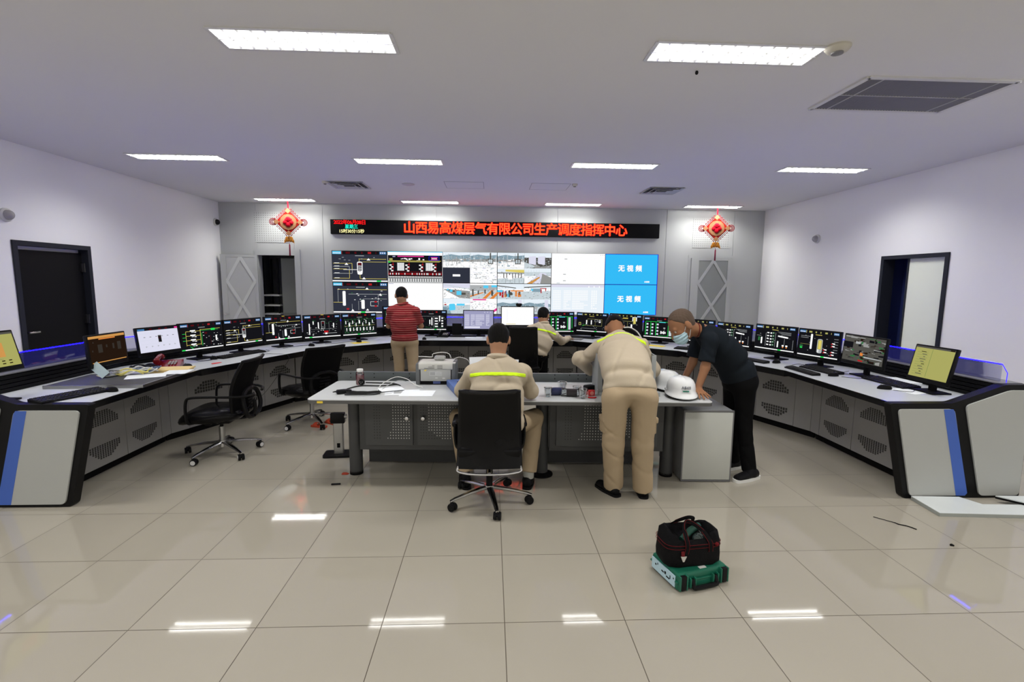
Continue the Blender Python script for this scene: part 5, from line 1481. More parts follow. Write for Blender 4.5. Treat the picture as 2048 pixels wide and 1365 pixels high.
MB().rbox((0, 0, 0.003), (0.196, 0.126, 0.005), 0.001).build('lining', BLACK_M, t)
sheet('paper_sheet', -0.60, 3.97, 0.27, 0.205, -0.03, PAPER, 'blank pale white sheet in front of the printer', TZ, 0.0012)
t = thing('printed_sheet', 'white sheet with a grey picture half under the blank sheet', 'paper', (-0.73, 4.01, TZ - 0.0008), 0.15)
MB().bb((-0.14, -0.085, 0.0008), (0.14, 0.085, 0.0016)).build('sheet', PAPER, t, smooth=False)
MB().bb((-0.07, -0.045, 0.0014), (0.10, 0.045, 0.0021)).build('picture', mat('print_grey', (0.33, 0.34, 0.35), 0.8), t, smooth=False)
# laser printer seen from behind
t = thing('laser_printer', 'light grey laser printer with dark sides on the table', 'printer', (-0.485, 4.43, TZ), TA + 0.02)
DKP = mat('printer_dark', (0.11, 0.115, 0.12), 0.5)
LGP = mat('printer_light', (0.36, 0.365, 0.355), 0.5)
LGP2 = mat('printer_cover', (0.50, 0.495, 0.46), 0.45)
for s in (-1, 1):
    MB().rbox((s * 0.158, 0.0, 0.098), (0.038, 0.27, 0.19), 0.010).build('side_panel', DKP, t)
MB().bb((-0.142, -0.12, 0.004), (0.142, 0.13, 0.17)).build('chassis', BLACK_M, t, smooth=False)
MB().prism(round_poly([(-0.14, 0.195), (-0.14, 0.14), (-0.12, 0.135), (0.13, 0.135), (0.13, 0.195), (-0.10, 0.205)], 0.012, 3), (0, 0, 0), (0, 1, 0), (0, 0, 1), (1, 0, 0), -0.150, 0.150).build('top_cover', LGP2, t)
b = MB()
for r in range(3):
    for x0, x1 in ((-0.10 + 0.035 * (2 - r) * (1 if r < 2 else 0), -0.01), (0.015, 0.062)):
        b.bb((x0, -0.1412, 0.150 + (2 - r) * 0.012), (x1, -0.139, 0.153 + (2 - r) * 0.012))
b.build('vent_slots', BLACK_M, t, smooth=False)
o = MB().rbox((0, -0.128, 0.088), (0.268, 0.016, 0.105), 0.004).build('rear_door', LGP, t)
MB().bb((-0.055, -0.1368, 0.085), (0.055, -0.1358, 0.122)).build('rating_label', mat('label_grey', (0.47, 0.48, 0.48), 0.6), o, smooth=False)
MB().bb((0.005, -0.1372, 0.094), (0.050, -0.1366, 0.097)).bb((0.005, -0.1372, 0.108), (0.038, -0.1366, 0.111)).bb((-0.05, -0.1372, 0.09), (-0.005, -0.1366, 0.118)).build('label_print', mat('label_print', (0.33, 0.34, 0.34), 0.6), o, smooth=False)
MB().prism([(-0.105, 0.126), (-0.085, 0.126), (-0.08, 0.137), (-0.092, 0.137)], (0, 0, 0), (1, 0, 0), (0, 0, 1), (0, 1, 0), -0.1372, -0.1355).build('yellow_sticker', YEL, o, smooth=False)
MB().bb((-0.004, -0.1372, 0.062), (0.018, -0.1355, 0.067)).bb((0.060, -0.1372, 0.058), (0.084, -0.1355, 0.066)).build('white_marks', WHITEP, o, smooth=False)
MB().bb((-0.025, -0.123, 0.010), (0.040, -0.1205, 0.032)).build('blue_connector', mat('connector_blue', (0.07, 0.10, 0.28), 0.5), t, smooth=False)
MB().rbox((0.02, 0.02, 0.222), (0.10, 0.08, 0.035), 0.012).build('paper_guide', LGP, t)
MB().rbox((0.153, -0.10, 0.195), (0.04, 0.05, 0.008), 0.003).build('flap', WHITEP, t)
cable('cable', [(-0.665, 4.50, 0.975), (-0.60, 4.46, 0.98), (-0.53, 4.42, 0.985), (-0.52, 4.40, 1.015), (-0.44, 4.40, 1.03), (-0.38, 4.41, 1.015), (-0.36, 4.42, 0.975)], 0.004, WIRE_W, 'white cable looping over the top of the printer')
cable('cable', [(-0.33, 4.42, 0.97), (-0.28, 4.46, 0.975), (-0.21, 4.50, 0.94), (-0.19, 4.52, 0.86), (-0.20, 4.50, 0.77)], 0.0032, WIRE_W, 'white cable falling off the right side of the printer')
# blue document box
t = thing('document_box', 'blue plastic document box with black strap right of the printer', 'box', (-0.235, 4.08, TZ), 0.27)
MB().rbox((0, 0, 0.029), (0.20, 0.42, 0.056), 0.004).build('box_body', mat('document_blue', (0.075, 0.13, 0.34), 0.45), t)
MB().bb((-0.03, 0.08, 0.057), (0.10, 0.10, 0.0595)).bb((0.02, -0.0, 0.057), (0.10, 0.015, 0.0595)).build('strap', BLACK_M, t, smooth=False)
# open white manual before the seated worker
t = thing('open_manual', 'open white manual propped in front of the seated worker', 'book', (0.03, 4.22, TZ - 0.012), 0.0)
for s in (-1, 1):
    MB().box((s * 0.105, 0.0, 0.165 if s < 0 else 0.145), (0.21, 0.006, 0.23), R=(Matrix.Rotation(-s * 0.25, 3, 'Z') @ Matrix.Rotation(-0.35, 3, 'X'))).build('page', PAPER, t, smooth=False)
MB().prism([(-0.10, 0.0), (0.07, 0.0), (0.02, 0.06)], (0, 0.03, 0), (0, 1, 0), (0, 0, 1), (1, 0, 0), -0.12, 0.12).build('book_rest', BLACK_M, t, smooth=False)
# plastic bottles and cups
def lying_bottle(x, y, rz, label, capm, labm):
    t = thing('drink_bottle', label, 'bottle', (x, y, TZ + 0.033), rz, 'plastic bottles on the table')
    MB().lathe([(0.02, -0.10), (0.031, -0.095), (0.032, 0.04), (0.026, 0.07), (0.013, 0.092), (0.012, 0.10)], axis=(1, 0, 0), n=20).build('bottle_body', PET, t)
    MB().lathe([(0.0322, -0.05), (0.0325, -0.05), (0.0325, 0.035), (0.0322, 0.035)], axis=(1, 0, 0), n=20).build('label_sleeve', labm, t)
    MB().lathe([(0.014, 0.098), (0.015, 0.118), (0, 0.119)], axis=(1, 0, 0), n=16).build('cap', capm, t)
REDP = mat('bright_red_plastic', (0.55, 0.02, 0.025), 0.4)
lying_bottle(0.545, 3.905, 0.05, 'clear bottle lying on the table with dark blue label and red cap', REDP, mat('label_navy', (0.012, 0.016, 0.06), 0.4))
lying_bottle(0.665, 3.855, -0.12, 'clear bottle lying on the table with black label and red cap', REDP, mat('label_black', (0.012, 0.008, 0.010), 0.4))
def cup(x, y, label, r=0.034, h=0.075):
    t = thing('plastic_cup', label, 'cup', (x, y, TZ), 0, 'clear plastic cups on the table')
    MB().lathe([(r * 0.75, 0.001), (r, h), (r * 1.06, h), (r * 0.96, h - 0.002), (r * 0.72, 0.003)], n=24).build('cup_body', PET, t)
cup(0.465, 3.855, 'clear plastic cup left of the lying bottles')
cup(0.605, 4.03, 'clear plastic cup standing behind the lying bottles', 0.04, 0.085)
cup(0.735, 3.79, 'clear plastic cup right of the lying bottles', 0.036, 0.08)
cup(0.72, 3.97, 'clear plastic cup behind the right lying bottle', 0.036, 0.06)
t = thing('red_box', 'small red box with a white ring near the bending worker', 'box', (0.825, 3.885, TZ), 0.1)
MB().rbox((0, 0, 0.024), (0.052, 0.03, 0.046), 0.003).build('box_body', REDP, t)
MB().lathe([(0.012, 0), (0.016, 0), (0.016, 0.001), (0.012, 0.001)], (0, -0.0155, 0.024), (0, -1, 0), 18).build('ring_mark', mat('pale_red', (0.7, 0.25, 0.2), 0.5), t)
tag(MB().tube(smooth_path([(-0.03, 0.006, 0.006), (-0.02, -0.006, 0.006), (0.02, -0.006, 0.006), (0.03, 0.006, 0.006)], 4), 0.006, 8).build('red_clip', REDP, loc=(0.815, 3.80, TZ)), 'curved red clip with white centre in front of the red box', 'clip')
# upright metal equipment frame
t = thing('equipment_frame', 'pale grey upright metal frame on the table before the bending worker', 'frame', (1.125, 4.02, TZ), TA)
FRM = mat('frame_pale_grey', (0.36, 0.38, 0.385), 0.45, 0.2)
for s in (-1, 1):
    b = MB()
    b.bb((s * 0.235 - 0.004, -0.10, 0.0), (s * 0.235 + 0.004, 0.16, 0.33))
    x0, x1 = (s * 0.235, s * 0.200) if s > 0 else (s * 0.235, s * 0.200)
    b.bb((min(x0, x1), -0.104, 0.0), (max(x0, x1), -0.098, 0.33)); b.bb((min(x0, x1), 0.156, 0.0), (max(x0, x1), 0.162, 0.33))
    b.bb((s * 0.235 - 0.02, -0.16, 0.0), (s * 0.235 + 0.03, 0.17, 0.006)); b.bb((s * 0.235 - 0.012, -0.15, 0.0), (s * 0.235 - 0.006, -0.10, 0.05)); b.bb((s * 0.235 + 0.0, -0.155, 0.0), (s * 0.235 + 0.03, -0.15, 0.03))
    b.build('side_upright', FRM, t, smooth=False)
MB().bb((-0.20, -0.05, 0.004), (0.20, 0.15, 0.26)).build('dark_core', mat('core_dark', (0.018, 0.018, 0.02), 0.5), t, smooth=False)
MB().bb((-0.235, 0.14, 0.29), (0.235, 0.156, 0.325)).build('cross_rail', FRM, t, smooth=False)
tag(MB().rbox((0, 0, 0.025), (0.09, 0.07, 0.05), 0.012).build('black_block', BLACK, loc=(0.845, 4.07, TZ), rz=0.5), 'black rounded block beside the left upright of the frame', 'block')
# hard hats
HH = mat('hard_hat_white', (0.70, 0.71, 0.72), 0.18, var=0.02, coat=0.4)
def hard_hat(x, y, rz, label, letters):
    t = thing('hard_hat', label, 'hard hat', (x, y, TZ), rz, 'white hard hats on the table')
    n = 40
    vs, fs = [], []
    prof = [(1.10, 0.028), (1.085, 0.036), (1.01, 0.042), (1.0, 0.06), (0.985, 0.085), (0.93, 0.115), (0.80, 0.143), (0.58, 0.161), (0.30, 0.168), (0.0, 0.170)]
    for r, h in prof:
        for k in range(n):
            a = 2 * PI * k / n
            ca, sa = math.cos(a), math.sin(a)
            q = r
            zz = h
            if r > 1.0:
                fr = max(0, -sa) ** 1.5
                q += 0.17 * fr
                zz -= 0.012 * fr
            if 0.2 < r < 1.0:
                zz += 0.006 * math.exp(-(ca / 0.22) ** 2) * (1 if r > 0.25 else 0.6)
            vs.append((0.114 * q * ca, 0.138 * q * sa, zz))
    m = len(prof)
    fs = [(i * n + k, i * n + (k + 1) % n, (i + 1) * n + (k + 1) % n, (i + 1) * n + k) for i in range(m - 1) for k in range(n)]
    b = MB().add(vs, fs)
    for s in (-1, 1):
        b.rbox((s * 0.114, 0.03, 0.055), (0.012, 0.05, 0.022), 0.005)
    b.build('shell', HH, t, ang=50)
    MB().lathe([(0.0, 0.0), (1.0, 0.001), (1.04, 0.014), (1.06, 0.030), (0.9, 0.05)], n=32, sx=0.104, sy=0.128).build('liner', BLACK_M, t)
    if letters:
        text('lettering', 'A848', 0.034, (0.006, -0.140, 0.100), mat('ink_grey', (0.12, 0.13, 0.15), 0.5), t, rot=(PI / 2 - 0.32, 0, 0), ext=0.003)
        o = MB().box((0.006, -0.1385, 0.073), (0.046, 0.008, 0.0085), R=Matrix.Rotation(-0.12, 3, 'X')).build('green_strip', mat('strip_green', (0.02, 0.28, 0.18), 0.5), t, smooth=False)
        b = MB()
        for k in range(3):
            b.box((-0.005 + k * 0.009, -0.1425, 0.073), (0.005, 0.002, 0.005))
        b.build('strip_marks', BLACK_M, o, smooth=False)
hard_hat(1.555, 3.855, -0.14, 'front white hard hat lettered A848 on the table\'s right end', True)
hard_hat(1.535, 4.135, 0.25, 'rear white hard hat behind the lettered one', False)
# pedestal cabinet at the right end of the table
t = thing('pedestal_cabinet', 'low dark grey cabinet with pale front at the table\'s right end', 'cabinet', (1.832, 4.20, 0), TA)
MB().rbox((0, 0, 0.313), (0.42, 0.60, 0.61), 0.006).build('body', mat('pedestal_grey', (0.17, 0.175, 0.18), 0.5), t)
MB().rbox((0, -0.303, 0.313), (0.405, 0.014, 0.585), 0.005).build('front_panel', mat('pale_front', (0.43, 0.44, 0.41), 0.5), t)
b = MB()
for s in (-1, 1):
    b.bb((s * 0.205 - 0.006, -0.309, 0.01), (s * 0.205 + 0.006, -0.296, 0.618))
b.bb((-0.21, -0.309, 0.006), (0.21, -0.296, 0.018)); b.bb((-0.21, -0.309, 0.608), (0.21, -0.296, 0.62))
b.build('edge_trim', mat('edge_trim', (0.12, 0.12, 0.125), 0.4), t, smooth=False)
tag(MB().rbox((0, 0, 0.10), (0.02, 0.06, 0.09), 0.006).build('paper_wad', PAPER, loc=(2.062, 4.05, 0.10)), 'white crumpled paper stuck beside the pedestal cabinet', 'paper')
# bare monitor stand on the floor
t = thing('monitor_stand', 'bare silver monitor stand with black foot on the floor left of table', 'stand', (-1.47, 4.60, 0), 0.1)
MB().prism(round_poly([(-0.12, -0.09), (0.16, -0.09), (0.16, 0.09), (-0.12, 0.09)], 0.03, 3), (0, 0, 0), (1, 0, 0), (0, 1, 0), (0, 0, 1), 0.0, 0.02).build('foot', BLACK, t)
b = MB().prism(round_poly([(-0.048, -0.02), (0.048, -0.02), (0.048, 0.02), (-0.048, 0.02)], 0.015, 3), (0.02, 0, 0), (1, 0, 0), (0, 1, 0), (0, 0, 1), 0.02, 0.37)
b.build('column', STEEL, t)
MB().rbox((0.02, -0.019, 0.10), (0.03, 0.006, 0.045), 0.003, 2).build('cable_slot', BLACK_M, t)
MB().rbox((0.02, -0.015, 0.37), (0.13, 0.06, 0.10), 0.008).build('mount_head', BLACK, t)
MB().cyl((0.08, -0.02, 0.385), (0.105, -0.02, 0.385), 0.022).build('pivot_cap', STEEL, t)

# ------------------------------------------------------------------ chairs
def shell_grid(f, nu, nv, th):
    """closed shell: f(u,v) -> point and normal"""
    b = MB()
    A, Bk = [], []
    for j in range(nv + 1):
        for i in range(nu + 1):
            p, n = f(i / nu * 2 - 1, j / nv)
            p, n = np.array(p), np.array(n)
            n = n / np.linalg.norm(n)
            A.append(p + n * th / 2); Bk.append(p - n * th / 2)
    k = nu + 1
    N = len(A)
    fs = []
    for j in range(nv):
        for i in range(nu):
            q = (j * k + i, j * k + i + 1, (j + 1) * k + i + 1, (j + 1) * k + i)
            fs += [q, tuple(x + N for x in q[::-1])]
    rim = [(i, 0) for i in range(nu)] + [(nu, j) for j in range(nv)] + [(i, nv) for i in range(nu, 0, -1)] + [(0, j) for j in range(nv, 0, -1)]
    rim = [j * k + i for i, j in rim]
    for a, c in zip(rim, rim[1:] + rim[:1]):
        fs.append((a, a + N, c + N, c))
    return b.add(np.vstack([A, Bk]), fs)
WRIM = mat('caster_white_rim', (0.55, 0.55, 0.55), 0.4)
def star_base(t, rz0, R, rim, hz=0.40):
    b = MB()
    b.cyl((0, 0, 0.075), (0, 0, 0.135), 0.038, n=20)
    for k in range(5):
        a = rz0 + k * 2 * PI / 5
        d = np.array([math.cos(a), math.sin(a), 0])
        b.tube([d * 0.02 + [0, 0, 0.118], d * R * 0.5 + [0, 0, 0.104], d * R * 0.9 + [0, 0, 0.082], d * (R + 0.008) + [0, 0, 0.070]], [0.026, 0.022, 0.017, 0.013], 8, flat=0.62, up=(0, 0, 1))
    b.build('star_base', CHROME, t)
    for k in range(5):
        a = rz0 + k * 2 * PI / 5
        d = np.array([math.cos(a), math.sin(a), 0])
        s = rz0 + k * 2.1 + 0.4
        x = np.array([math.cos(s), math.sin(s), 0])
        c = d * R + [0, 0, 0.030] + np.array([-x[1], x[0], 0]) * 0.012
        b = MB()
        for q in (-1, 1):
            b.lathe([(0.0, -0.011), (0.026, -0.011), (0.030, -0.005), (0.030, 0.005), (0.026, 0.011), (0.0, 0.011)], c + x * q * 0.016, x, 18)
        b.cyl(d * R + [0, 0, 0.04], d * R + [0, 0, 0.075], 0.008)
        b.ball(c + [0, 0, 0.012], (0.026, 0.022, 0.024), 12, 8)
        w = b.build('caster', BLACK, t)
        if rim:
            b = MB()
            for q in (-1, 1):
                b.lathe([(0.014, 0), (0.021, 0), (0.021, 0.001), (0.014, 0.001)], c + x * q * 0.0275, x * q, 18)
            b.build('wheel_rim', WRIM, w)
    MB().cyl((0, 0, 0.12), (0, 0, 0.27), 0.025, n=18).build('column', STEEL if rim else BLACK, t)
    b = MB().cyl((0, 0, 0.26), (0, 0, hz - 0.03), 0.016, n=14)
    b.rbox((0, 0.0, hz - 0.025), (0.16, 0.22, 0.045), 0.012)
    b.rbox((0.0, 0.12, hz - 0.055), (0.05, 0.06, 0.05), 0.012)
    b.build('tilt_mechanism', BLACK, t)
def task_chair(label, x, y, heading, base0):
    """mesh backed swivel chair; local +y is where the sitter looks"""
    rz = heading - PI / 2
    t = thing('swivel_chair', label, 'chair', (x, y, 0), rz, 'black mesh swivel chairs')
    star_base(t, base0 - rz, 0.33, True, 0.36)
    b = MB()
    n, m = 36, 8
    vs = []
    for j in range(m + 1):
        q = math.sin(PI * j / m)
        zz = -math.cos(PI * j / m)
        for k in range(n):
            a = 2 * PI * k / n
            ex = 0.55
            cx = math.copysign(abs(math.cos(a)) ** ex, math.cos(a)); cy = math.copysign(abs(math.sin(a)) ** ex, math.sin(a))
            q2 = q ** 0.35
            yy = 0.285 * cy * q2
            vs.append((0.265 * cx * q2, 0.03 + yy, 0.405 + 0.064 * zz + (-0.05 * max(0, (yy - 0.12) / 0.12) ** 2 * 0.6) + (0.015 if yy < -0.1 else 0)))
    b.add(vs, [(i * n + k, i * n + (k + 1) % n, (i + 1) * n + (k + 1) % n, (i + 1) * n + k) for i in range(m) for k in range(n)])
    b.build('seat', LEATHER, t, ang=60)
    def f(u, v):
        w = 0.235 - 0.035 * (1 - v) + 0.015 * math.sin(v * PI)
        z = 0.44 + v * 0.49
        y = -0.235 - 0.15 * v + 0.055 * math.sin(v * PI * 0.9) + 0.045 * u * u
        return (u * w, y, z), (0, 1, 0.25)
    bk = shell_grid(f, 12, 14, 0.016)
    bk.build('backrest', MESHBLK, t, ang=60)
    rim = [f(-1, v)[0] for v in np.linspace(0, 1, 10)] + [f(u, 1)[0] for u in np.linspace(-0.9, 0.9, 9)] + [f(1, v)[0] for v in np.linspace(1, 0, 10)] + [f(u, 0)[0] for u in np.linspace(0.9, -0.9, 9)]
    MB().tube(rim, 0.014, 8, closed=True).build('back_frame', BLACK, t)
    b = MB()
    b.tube(smooth_path([(0, -0.10, 0.35), (0, -0.24, 0.36), (0, -0.31, 0.42), (0, -0.31, 0.52)], 5), 0.026, 10, flat=0.6)
    for s in (-1, 1):
        b.tube(smooth_path([(s * 0.02, -0.29, 0.37), (s * 0.13, -0.30, 0.40), (s * 0.18, -0.295, 0.48), (s * 0.165, -0.275, 0.58), (s * 0.08, -0.27, 0.63), (0, -0.275, 0.64)], 5), 0.021, 8)
    for k in range(5):
        b.rbox((0, -0.285, 0.45 + k * 0.032), (0.15 - 0.006 * k, 0.012, 0.014), 0.004)
    b.build('lumbar_support', BLACK, t)
    for s in (-1, 1):
        b = MB().tube(smooth_path([(s * 0.19, 0.15, 0.36), (s * 0.265, 0.16, 0.38), (s * 0.285, 0.165, 0.45), (s * 0.288, 0.155, 0.58), (s * 0.288, 0.11, 0.615), (s * 0.288, -0.05, 0.620), (s * 0.28, -0.20, 0.615), (s * 0.22, -0.30, 0.605), (s * 0.10, -0.345, 0.60)], 6), 0.0115, 8, flat=1.3)
        b.build('armrest', BLACK, t)
    return t
task_chair('black mesh swivel chair with chrome base standing by the left wing', -2.57, 4.66, math.radians(184), math.radians(-108))
task_chair('black mesh swivel chair behind the left end of the work table', -2.08, 5.66, math.radians(142), math.radians(-124))
def office_chair(label, x, y, heading, base0, hz=0.42, top=0.918, w0=0.208):
    rz = heading - PI / 2
    t = thing('office_chair', label, 'chair', (x, y, 0), rz, 'black leather office chairs')
    star_base(t, base0 - rz, 0.315, False, hz)
    MB().rbox((0, 0.02, hz + 0.035), (0.46, 0.46, 0.085), 0.03, 3).build('seat', LEATHER, t)
    z0 = 0.345
    def f(u, v):
        z = z0 + v * (top - z0)
        w = w0 + 0.012 - 0.020 * v
        y = -0.215 - 0.09 * v * v + 0.03 * math.sin(v * PI) + 0.035 * u * u * (0.4 + v)
        return (u * w, y, z), (0, 1, 0.15)
    shell_grid(f, 10, 16, 0.028).build('backrest', LEATHER, t, ang=60)
    rim = [f(-1, v)[0] for v in np.linspace(0, 1, 10)] + [f(u, 1)[0] for u in np.linspace(-0.9, 0.9, 9)] + [f(1, v)[0] for v in np.linspace(1, 0, 10)]
    MB().tube(rim, 0.017, 8).build('back_frame', BLACK_G, t)
    b = MB().tube(smooth_path([(-w0 - 0.015, -0.205, 0.36), (-w0 - 0.012, -0.22, 0.325), (-0.1, -0.24, 0.312), (0.1, -0.24, 0.312), (w0 + 0.012, -0.22, 0.325), (w0 + 0.015, -0.205, 0.36)], 5), 0.009, 8)
    b.tube([(0, -0.24, 0.312), (0, -0.12, 0.34), (0, 0.0, hz - 0.02)], 0.014, 8)
    b.build('chrome_bar', CHROME, t)
    for s in (-1, 1):
        b = MB().tube(smooth_path([(s * 0.20, 0.02, hz - 0.01), (s * 0.238, 0.0, hz + 0.02), (s * 0.250, -0.02, 0.52), (s * 0.250, -0.03, 0.60), (s * 0.252, -0.10, 0.635), (s * 0.252, 0.0, 0.645), (s * 0.252, 0.12, 0.64)], 6), 0.014, 8, flat=1.6)
        b.build('armrest', BLACK_G, t)
    return t
office_chair('tall black leather office chair under the seated worker, seen from behind', -0.005, 3.57, math.radians(90), math.radians(-152))
office_chair('black leather office chair at the console under the seated operator', 0.47, 6.86, math.radians(84), math.radians(-120), 0.43, 1.05, 0.185)
# red under the near chair is the LED sign mirrored in the floor
# ------------------------------------------------------------------ floor things
def slipper(x, y, rz, label):
    t = thing('slipper', label, 'slipper', (x, y, 0), rz, 'orange slippers under the chair')
    t.scale = (0.8, 0.85, 0.7)
    MB().prism(round_poly([(-0.045, -0.12), (0.04, -0.12), (0.05, 0.12), (-0.05, 0.12)], 0.04, 4), (0, 0, 0), (1, 0, 0), (0, 1, 0), (0, 0, 1), 0.0, 0.022).build('sole', ORANGE, t)
    MB().tube([(-0.045, 0.03, 0.02), (-0.035, 0.04, 0.055), (0, 0.045, 0.068), (0.035, 0.04, 0.055), (0.045, 0.03, 0.02)], 0.028, 8, flat=0.25, up=(0, 0, 1)).build('strap', ORANGE, t)
slipper(-1.955, 5.52, 1.2, 'orange slipper nearer the camera under the rear mesh chair')
slipper(-1.86, 5.66, 0.9, 'orange slipper farther back beside its pair')
tag(MB().prism(round_poly([(-0.03, -0.02), (0.02, -0.025), (0.035, 0.0), (0.0, 0.025), (-0.03, 0.02)], 0.008), (0, 0, 0), (1, 0, 0), (0, 1, 0), (0, 0, 1), 0.0, 0.004).build('red_scrap', ORANGE, loc=(-1.255, 4.13, 0)), 'bright red scrap on the floor at the left table leg', 'scrap')
tag(MB().rbox((0, 0, 0.006), (0.075, 0.016, 0.012), 0.004).build('black_clip', BLACK, loc=(-1.265, 3.90, 0), rz=0.1), 'short black clip on the floor before the left table leg', 'clip')
tag(MB().tube(smooth_path([(-0.085, 0.10, 0.004), (-0.03, 0.035, 0.006), (0.0, 0.012, 0.004), (0.01, -0.012, 0.004), (0.05, -0.04, 0.004), (0.075, -0.085, 0.004)], 6), [0.0025] * 12 + [0.0035] * 19, 6).build('cable_tie', BLACK_M, loc=(2.86, 3.145, 0)), 'thin black cable tie lying on the floor at right', 'cable tie')
tag(MB().rbox((0, 0, 0.006), (0.018, 0.010, 0.012), 0.003, rz=0.4).rbox((0.008, -0.004, 0.005), (0.012, 0.012, 0.009), 0.003).build('debris_bit', BLACK_M, loc=(2.984, 2.856, 0)), 'tiny black crumb on the floor right of the cable tie', 'debris')
# white cut panels by the right end
t = thing('cut_panel', 'white L-shaped cut board lying on the floor by the right end panel', 'board', (0, 0, 0))
pts = [(3.305, 3.525), (3.675, 3.505), (3.735, 3.375), (4.75, 3.325), (4.75, 3.135), (3.275, 3.245)]
MB().prism(pts, (0, 0, 0), (1, 0, 0), (0, 1, 0), (0, 0, 1), 0.0, 0.024).build('core', mat('board_grey_edge', (0.30, 0.32, 0.30), 0.6), t, smooth=False)
MB().prism(pts, (0, 0, 0), (1, 0, 0), (0, 1, 0), (0, 0, 1), 0.024, 0.028).build('white_face', mat('white_board_face', (0.55, 0.58, 0.58), 0.4), t, smooth=False)
t = thing('cut_panel', 'second white board with black underside at the right frame edge', 'board', (0, 0, 0))
pts = [(3.93, 3.465), (4.75, 3.43), (4.75, 3.27), (4.085, 3.29)]
MB().prism(pts, (0, 0, 0), (1, 0, 0), (0, 1, 0), (0, 0, 1), 0.029, 0.045).build('underside', BLACK_M, t, smooth=False)
MB().prism(pts, (0, 0, 0), (1, 0, 0), (0, 1, 0), (0, 0, 1), 0.045, 0.052).build('white_face', mat('white_board_face', (0.55, 0.58, 0.58), 0.4), t, smooth=False)
# ------------------------------------------------------------------ tool case and tool bag
GRN = mat('tool_case_green', (0.008, 0.100, 0.060), 0.42, var=0.08)
t = thing('tool_case', 'green plastic tool case with black latches lying on the floor', 'case', (1.147, 2.60, 0), 0.275)
cw, cd, ch = 0.335, 0.245, 0.098
b = MB().rbox((0, 0, 0.027), (cw, cd, 0.05), 0.014, 3).rbox((0, 0, 0.073), (cw - 0.004, cd - 0.004, 0.05), 0.016, 3)
b.rbox((0, 0, 0.05), (cw + 0.008, cd + 0.008, 0.012), 0.004)
for x in (-0.135, 0.135):
    for s in (-0.022, 0.022):
        b.rbox((x + s, -cd / 2 - 0.004, 0.05), (0.010, 0.03, 0.085), 0.004)
for x in (-0.075, 0.075):
    for s in (-0.016, 0.016):
        b.rbox((x + s, -cd / 2 - 0.006, 0.045), (0.009, 0.03, 0.055), 0.004)
b.build('shell', GRN, t)
for x in (-0.135, 0.135):
    MB().rbox((x, -cd / 2 - 0.008, 0.05), (0.034, 0.022, 0.084), 0.006).build('latch', BLACK, t)
b = MB().tube(smooth_path([(-0.075, -cd / 2 - 0.008, 0.062), (-0.075, -cd / 2 - 0.022, 0.030), (-0.065, -cd / 2 - 0.028, 0.020), (0.065, -cd / 2 - 0.028, 0.020), (0.075, -cd / 2 - 0.022, 0.030), (0.075, -cd / 2 - 0.008, 0.062)], 5), 0.012, 8)
b.build('handle', BLACK, t)
lb = MB().bb((-cw / 2 - 0.0062, -0.105, 0.018), (-cw / 2 - 0.0002, 0.105, 0.082)).build('label_sheet', mat('label_pale_blue', (0.42, 0.58, 0.66), 0.5), t, smooth=False)
b = MB()
for y0, z0, w, h in ((0.06, 0.05, 0.012, 0.010), (0.045, 0.060, 0.006, 0.012), (-0.01, 0.045, 0.022, 0.008), (-0.03, 0.046, 0.014, 0.016), (-0.062, 0.036, 0.03, 0.008), (-0.07, 0.044, 0.006, 0.02), (-0.1, 0.06, 0.008, 0.008)):
    b.bb((-cw / 2 - 0.0070, y0, z0), (-cw / 2 - 0.0055, y0 + w, z0 + h))
b.build('label_print', BLACK_M, lb, smooth=False)
MB().bb((-0.01, -cd / 2 + 0.015, 0.0975), (0.035, -cd / 2 + 0.035, 0.0988)).build('white_tag', WHITEP, t, smooth=False)
BAG = mat('bag_black_nylon', (0.005, 0.005, 0.0055), 0.75, spec=0.12, var=0.25, bump=0.3, bscale=220)
BAGR = mat('bag_red_seam', (0.10, 0.010, 0.012), 0.7, spec=0.1)
t = thing('tool_bag', 'open black tool bag with red seams standing on the green case', 'bag', (1.135, 2.600, 0.0995), 0.13)
t.scale = (1.0, 0.96, 0.87)
n = 40
prof = [(0.92, 0.0), (1.0, 0.012), (1.02, 0.06), (1.0, 0.12), (1.0, 0.150), (0.985, 0.152), (0.93, 0.185), (0.80, 0.205), (0.72, 0.195), (0.70, 0.165), (0.55, 0.15), (0.0, 0.148)]
vs = []
for r, h in prof:
    for k in range(n):
        a = 2 * PI * k / n
        cx = math.copysign(abs(math.cos(a)) ** 0.45, math.cos(a)); cy = math.copysign(abs(math.sin(a)) ** 0.5, math.sin(a))
        zz = h
        if h > 0.155:
            zz = h + 0.022 * (abs(cx) ** 3) * (1 if math.sin(a) > -0.3 else 0.4) - (0.030 if (abs(cx) < 0.75 and math.sin(a) < 0) else 0.0)
        vs.append((0.168 * r * cx + 0.003 * math.sin(7 * h * 20 + k), 0.098 * r * cy + 0.003 * math.sin(k * 1.3 + h * 60), zz))
m = len(prof)
MB().add(vs, [(i * n + k, i * n + (k + 1) % n, (i + 1) * n + (k + 1) % n, (i + 1) * n + k) for i in range(m - 1) for k in range(n)] + [tuple(range(n - 1, -1, -1))]).build('bag_body', BAG, t, ang=55)
b = MB()
for h in (0.127, 0.150):
    b.tube([(0.1715 * math.copysign(abs(math.cos(a)) ** 0.45, math.cos(a)), 0.1005 * math.copysign(abs(math.sin(a)) ** 0.5, math.sin(a)), h) for a in np.linspace(0, 2 * PI, 41)[:-1]], 0.0016, 5, closed=True)
b.build('seam_piping', BAGR, t)
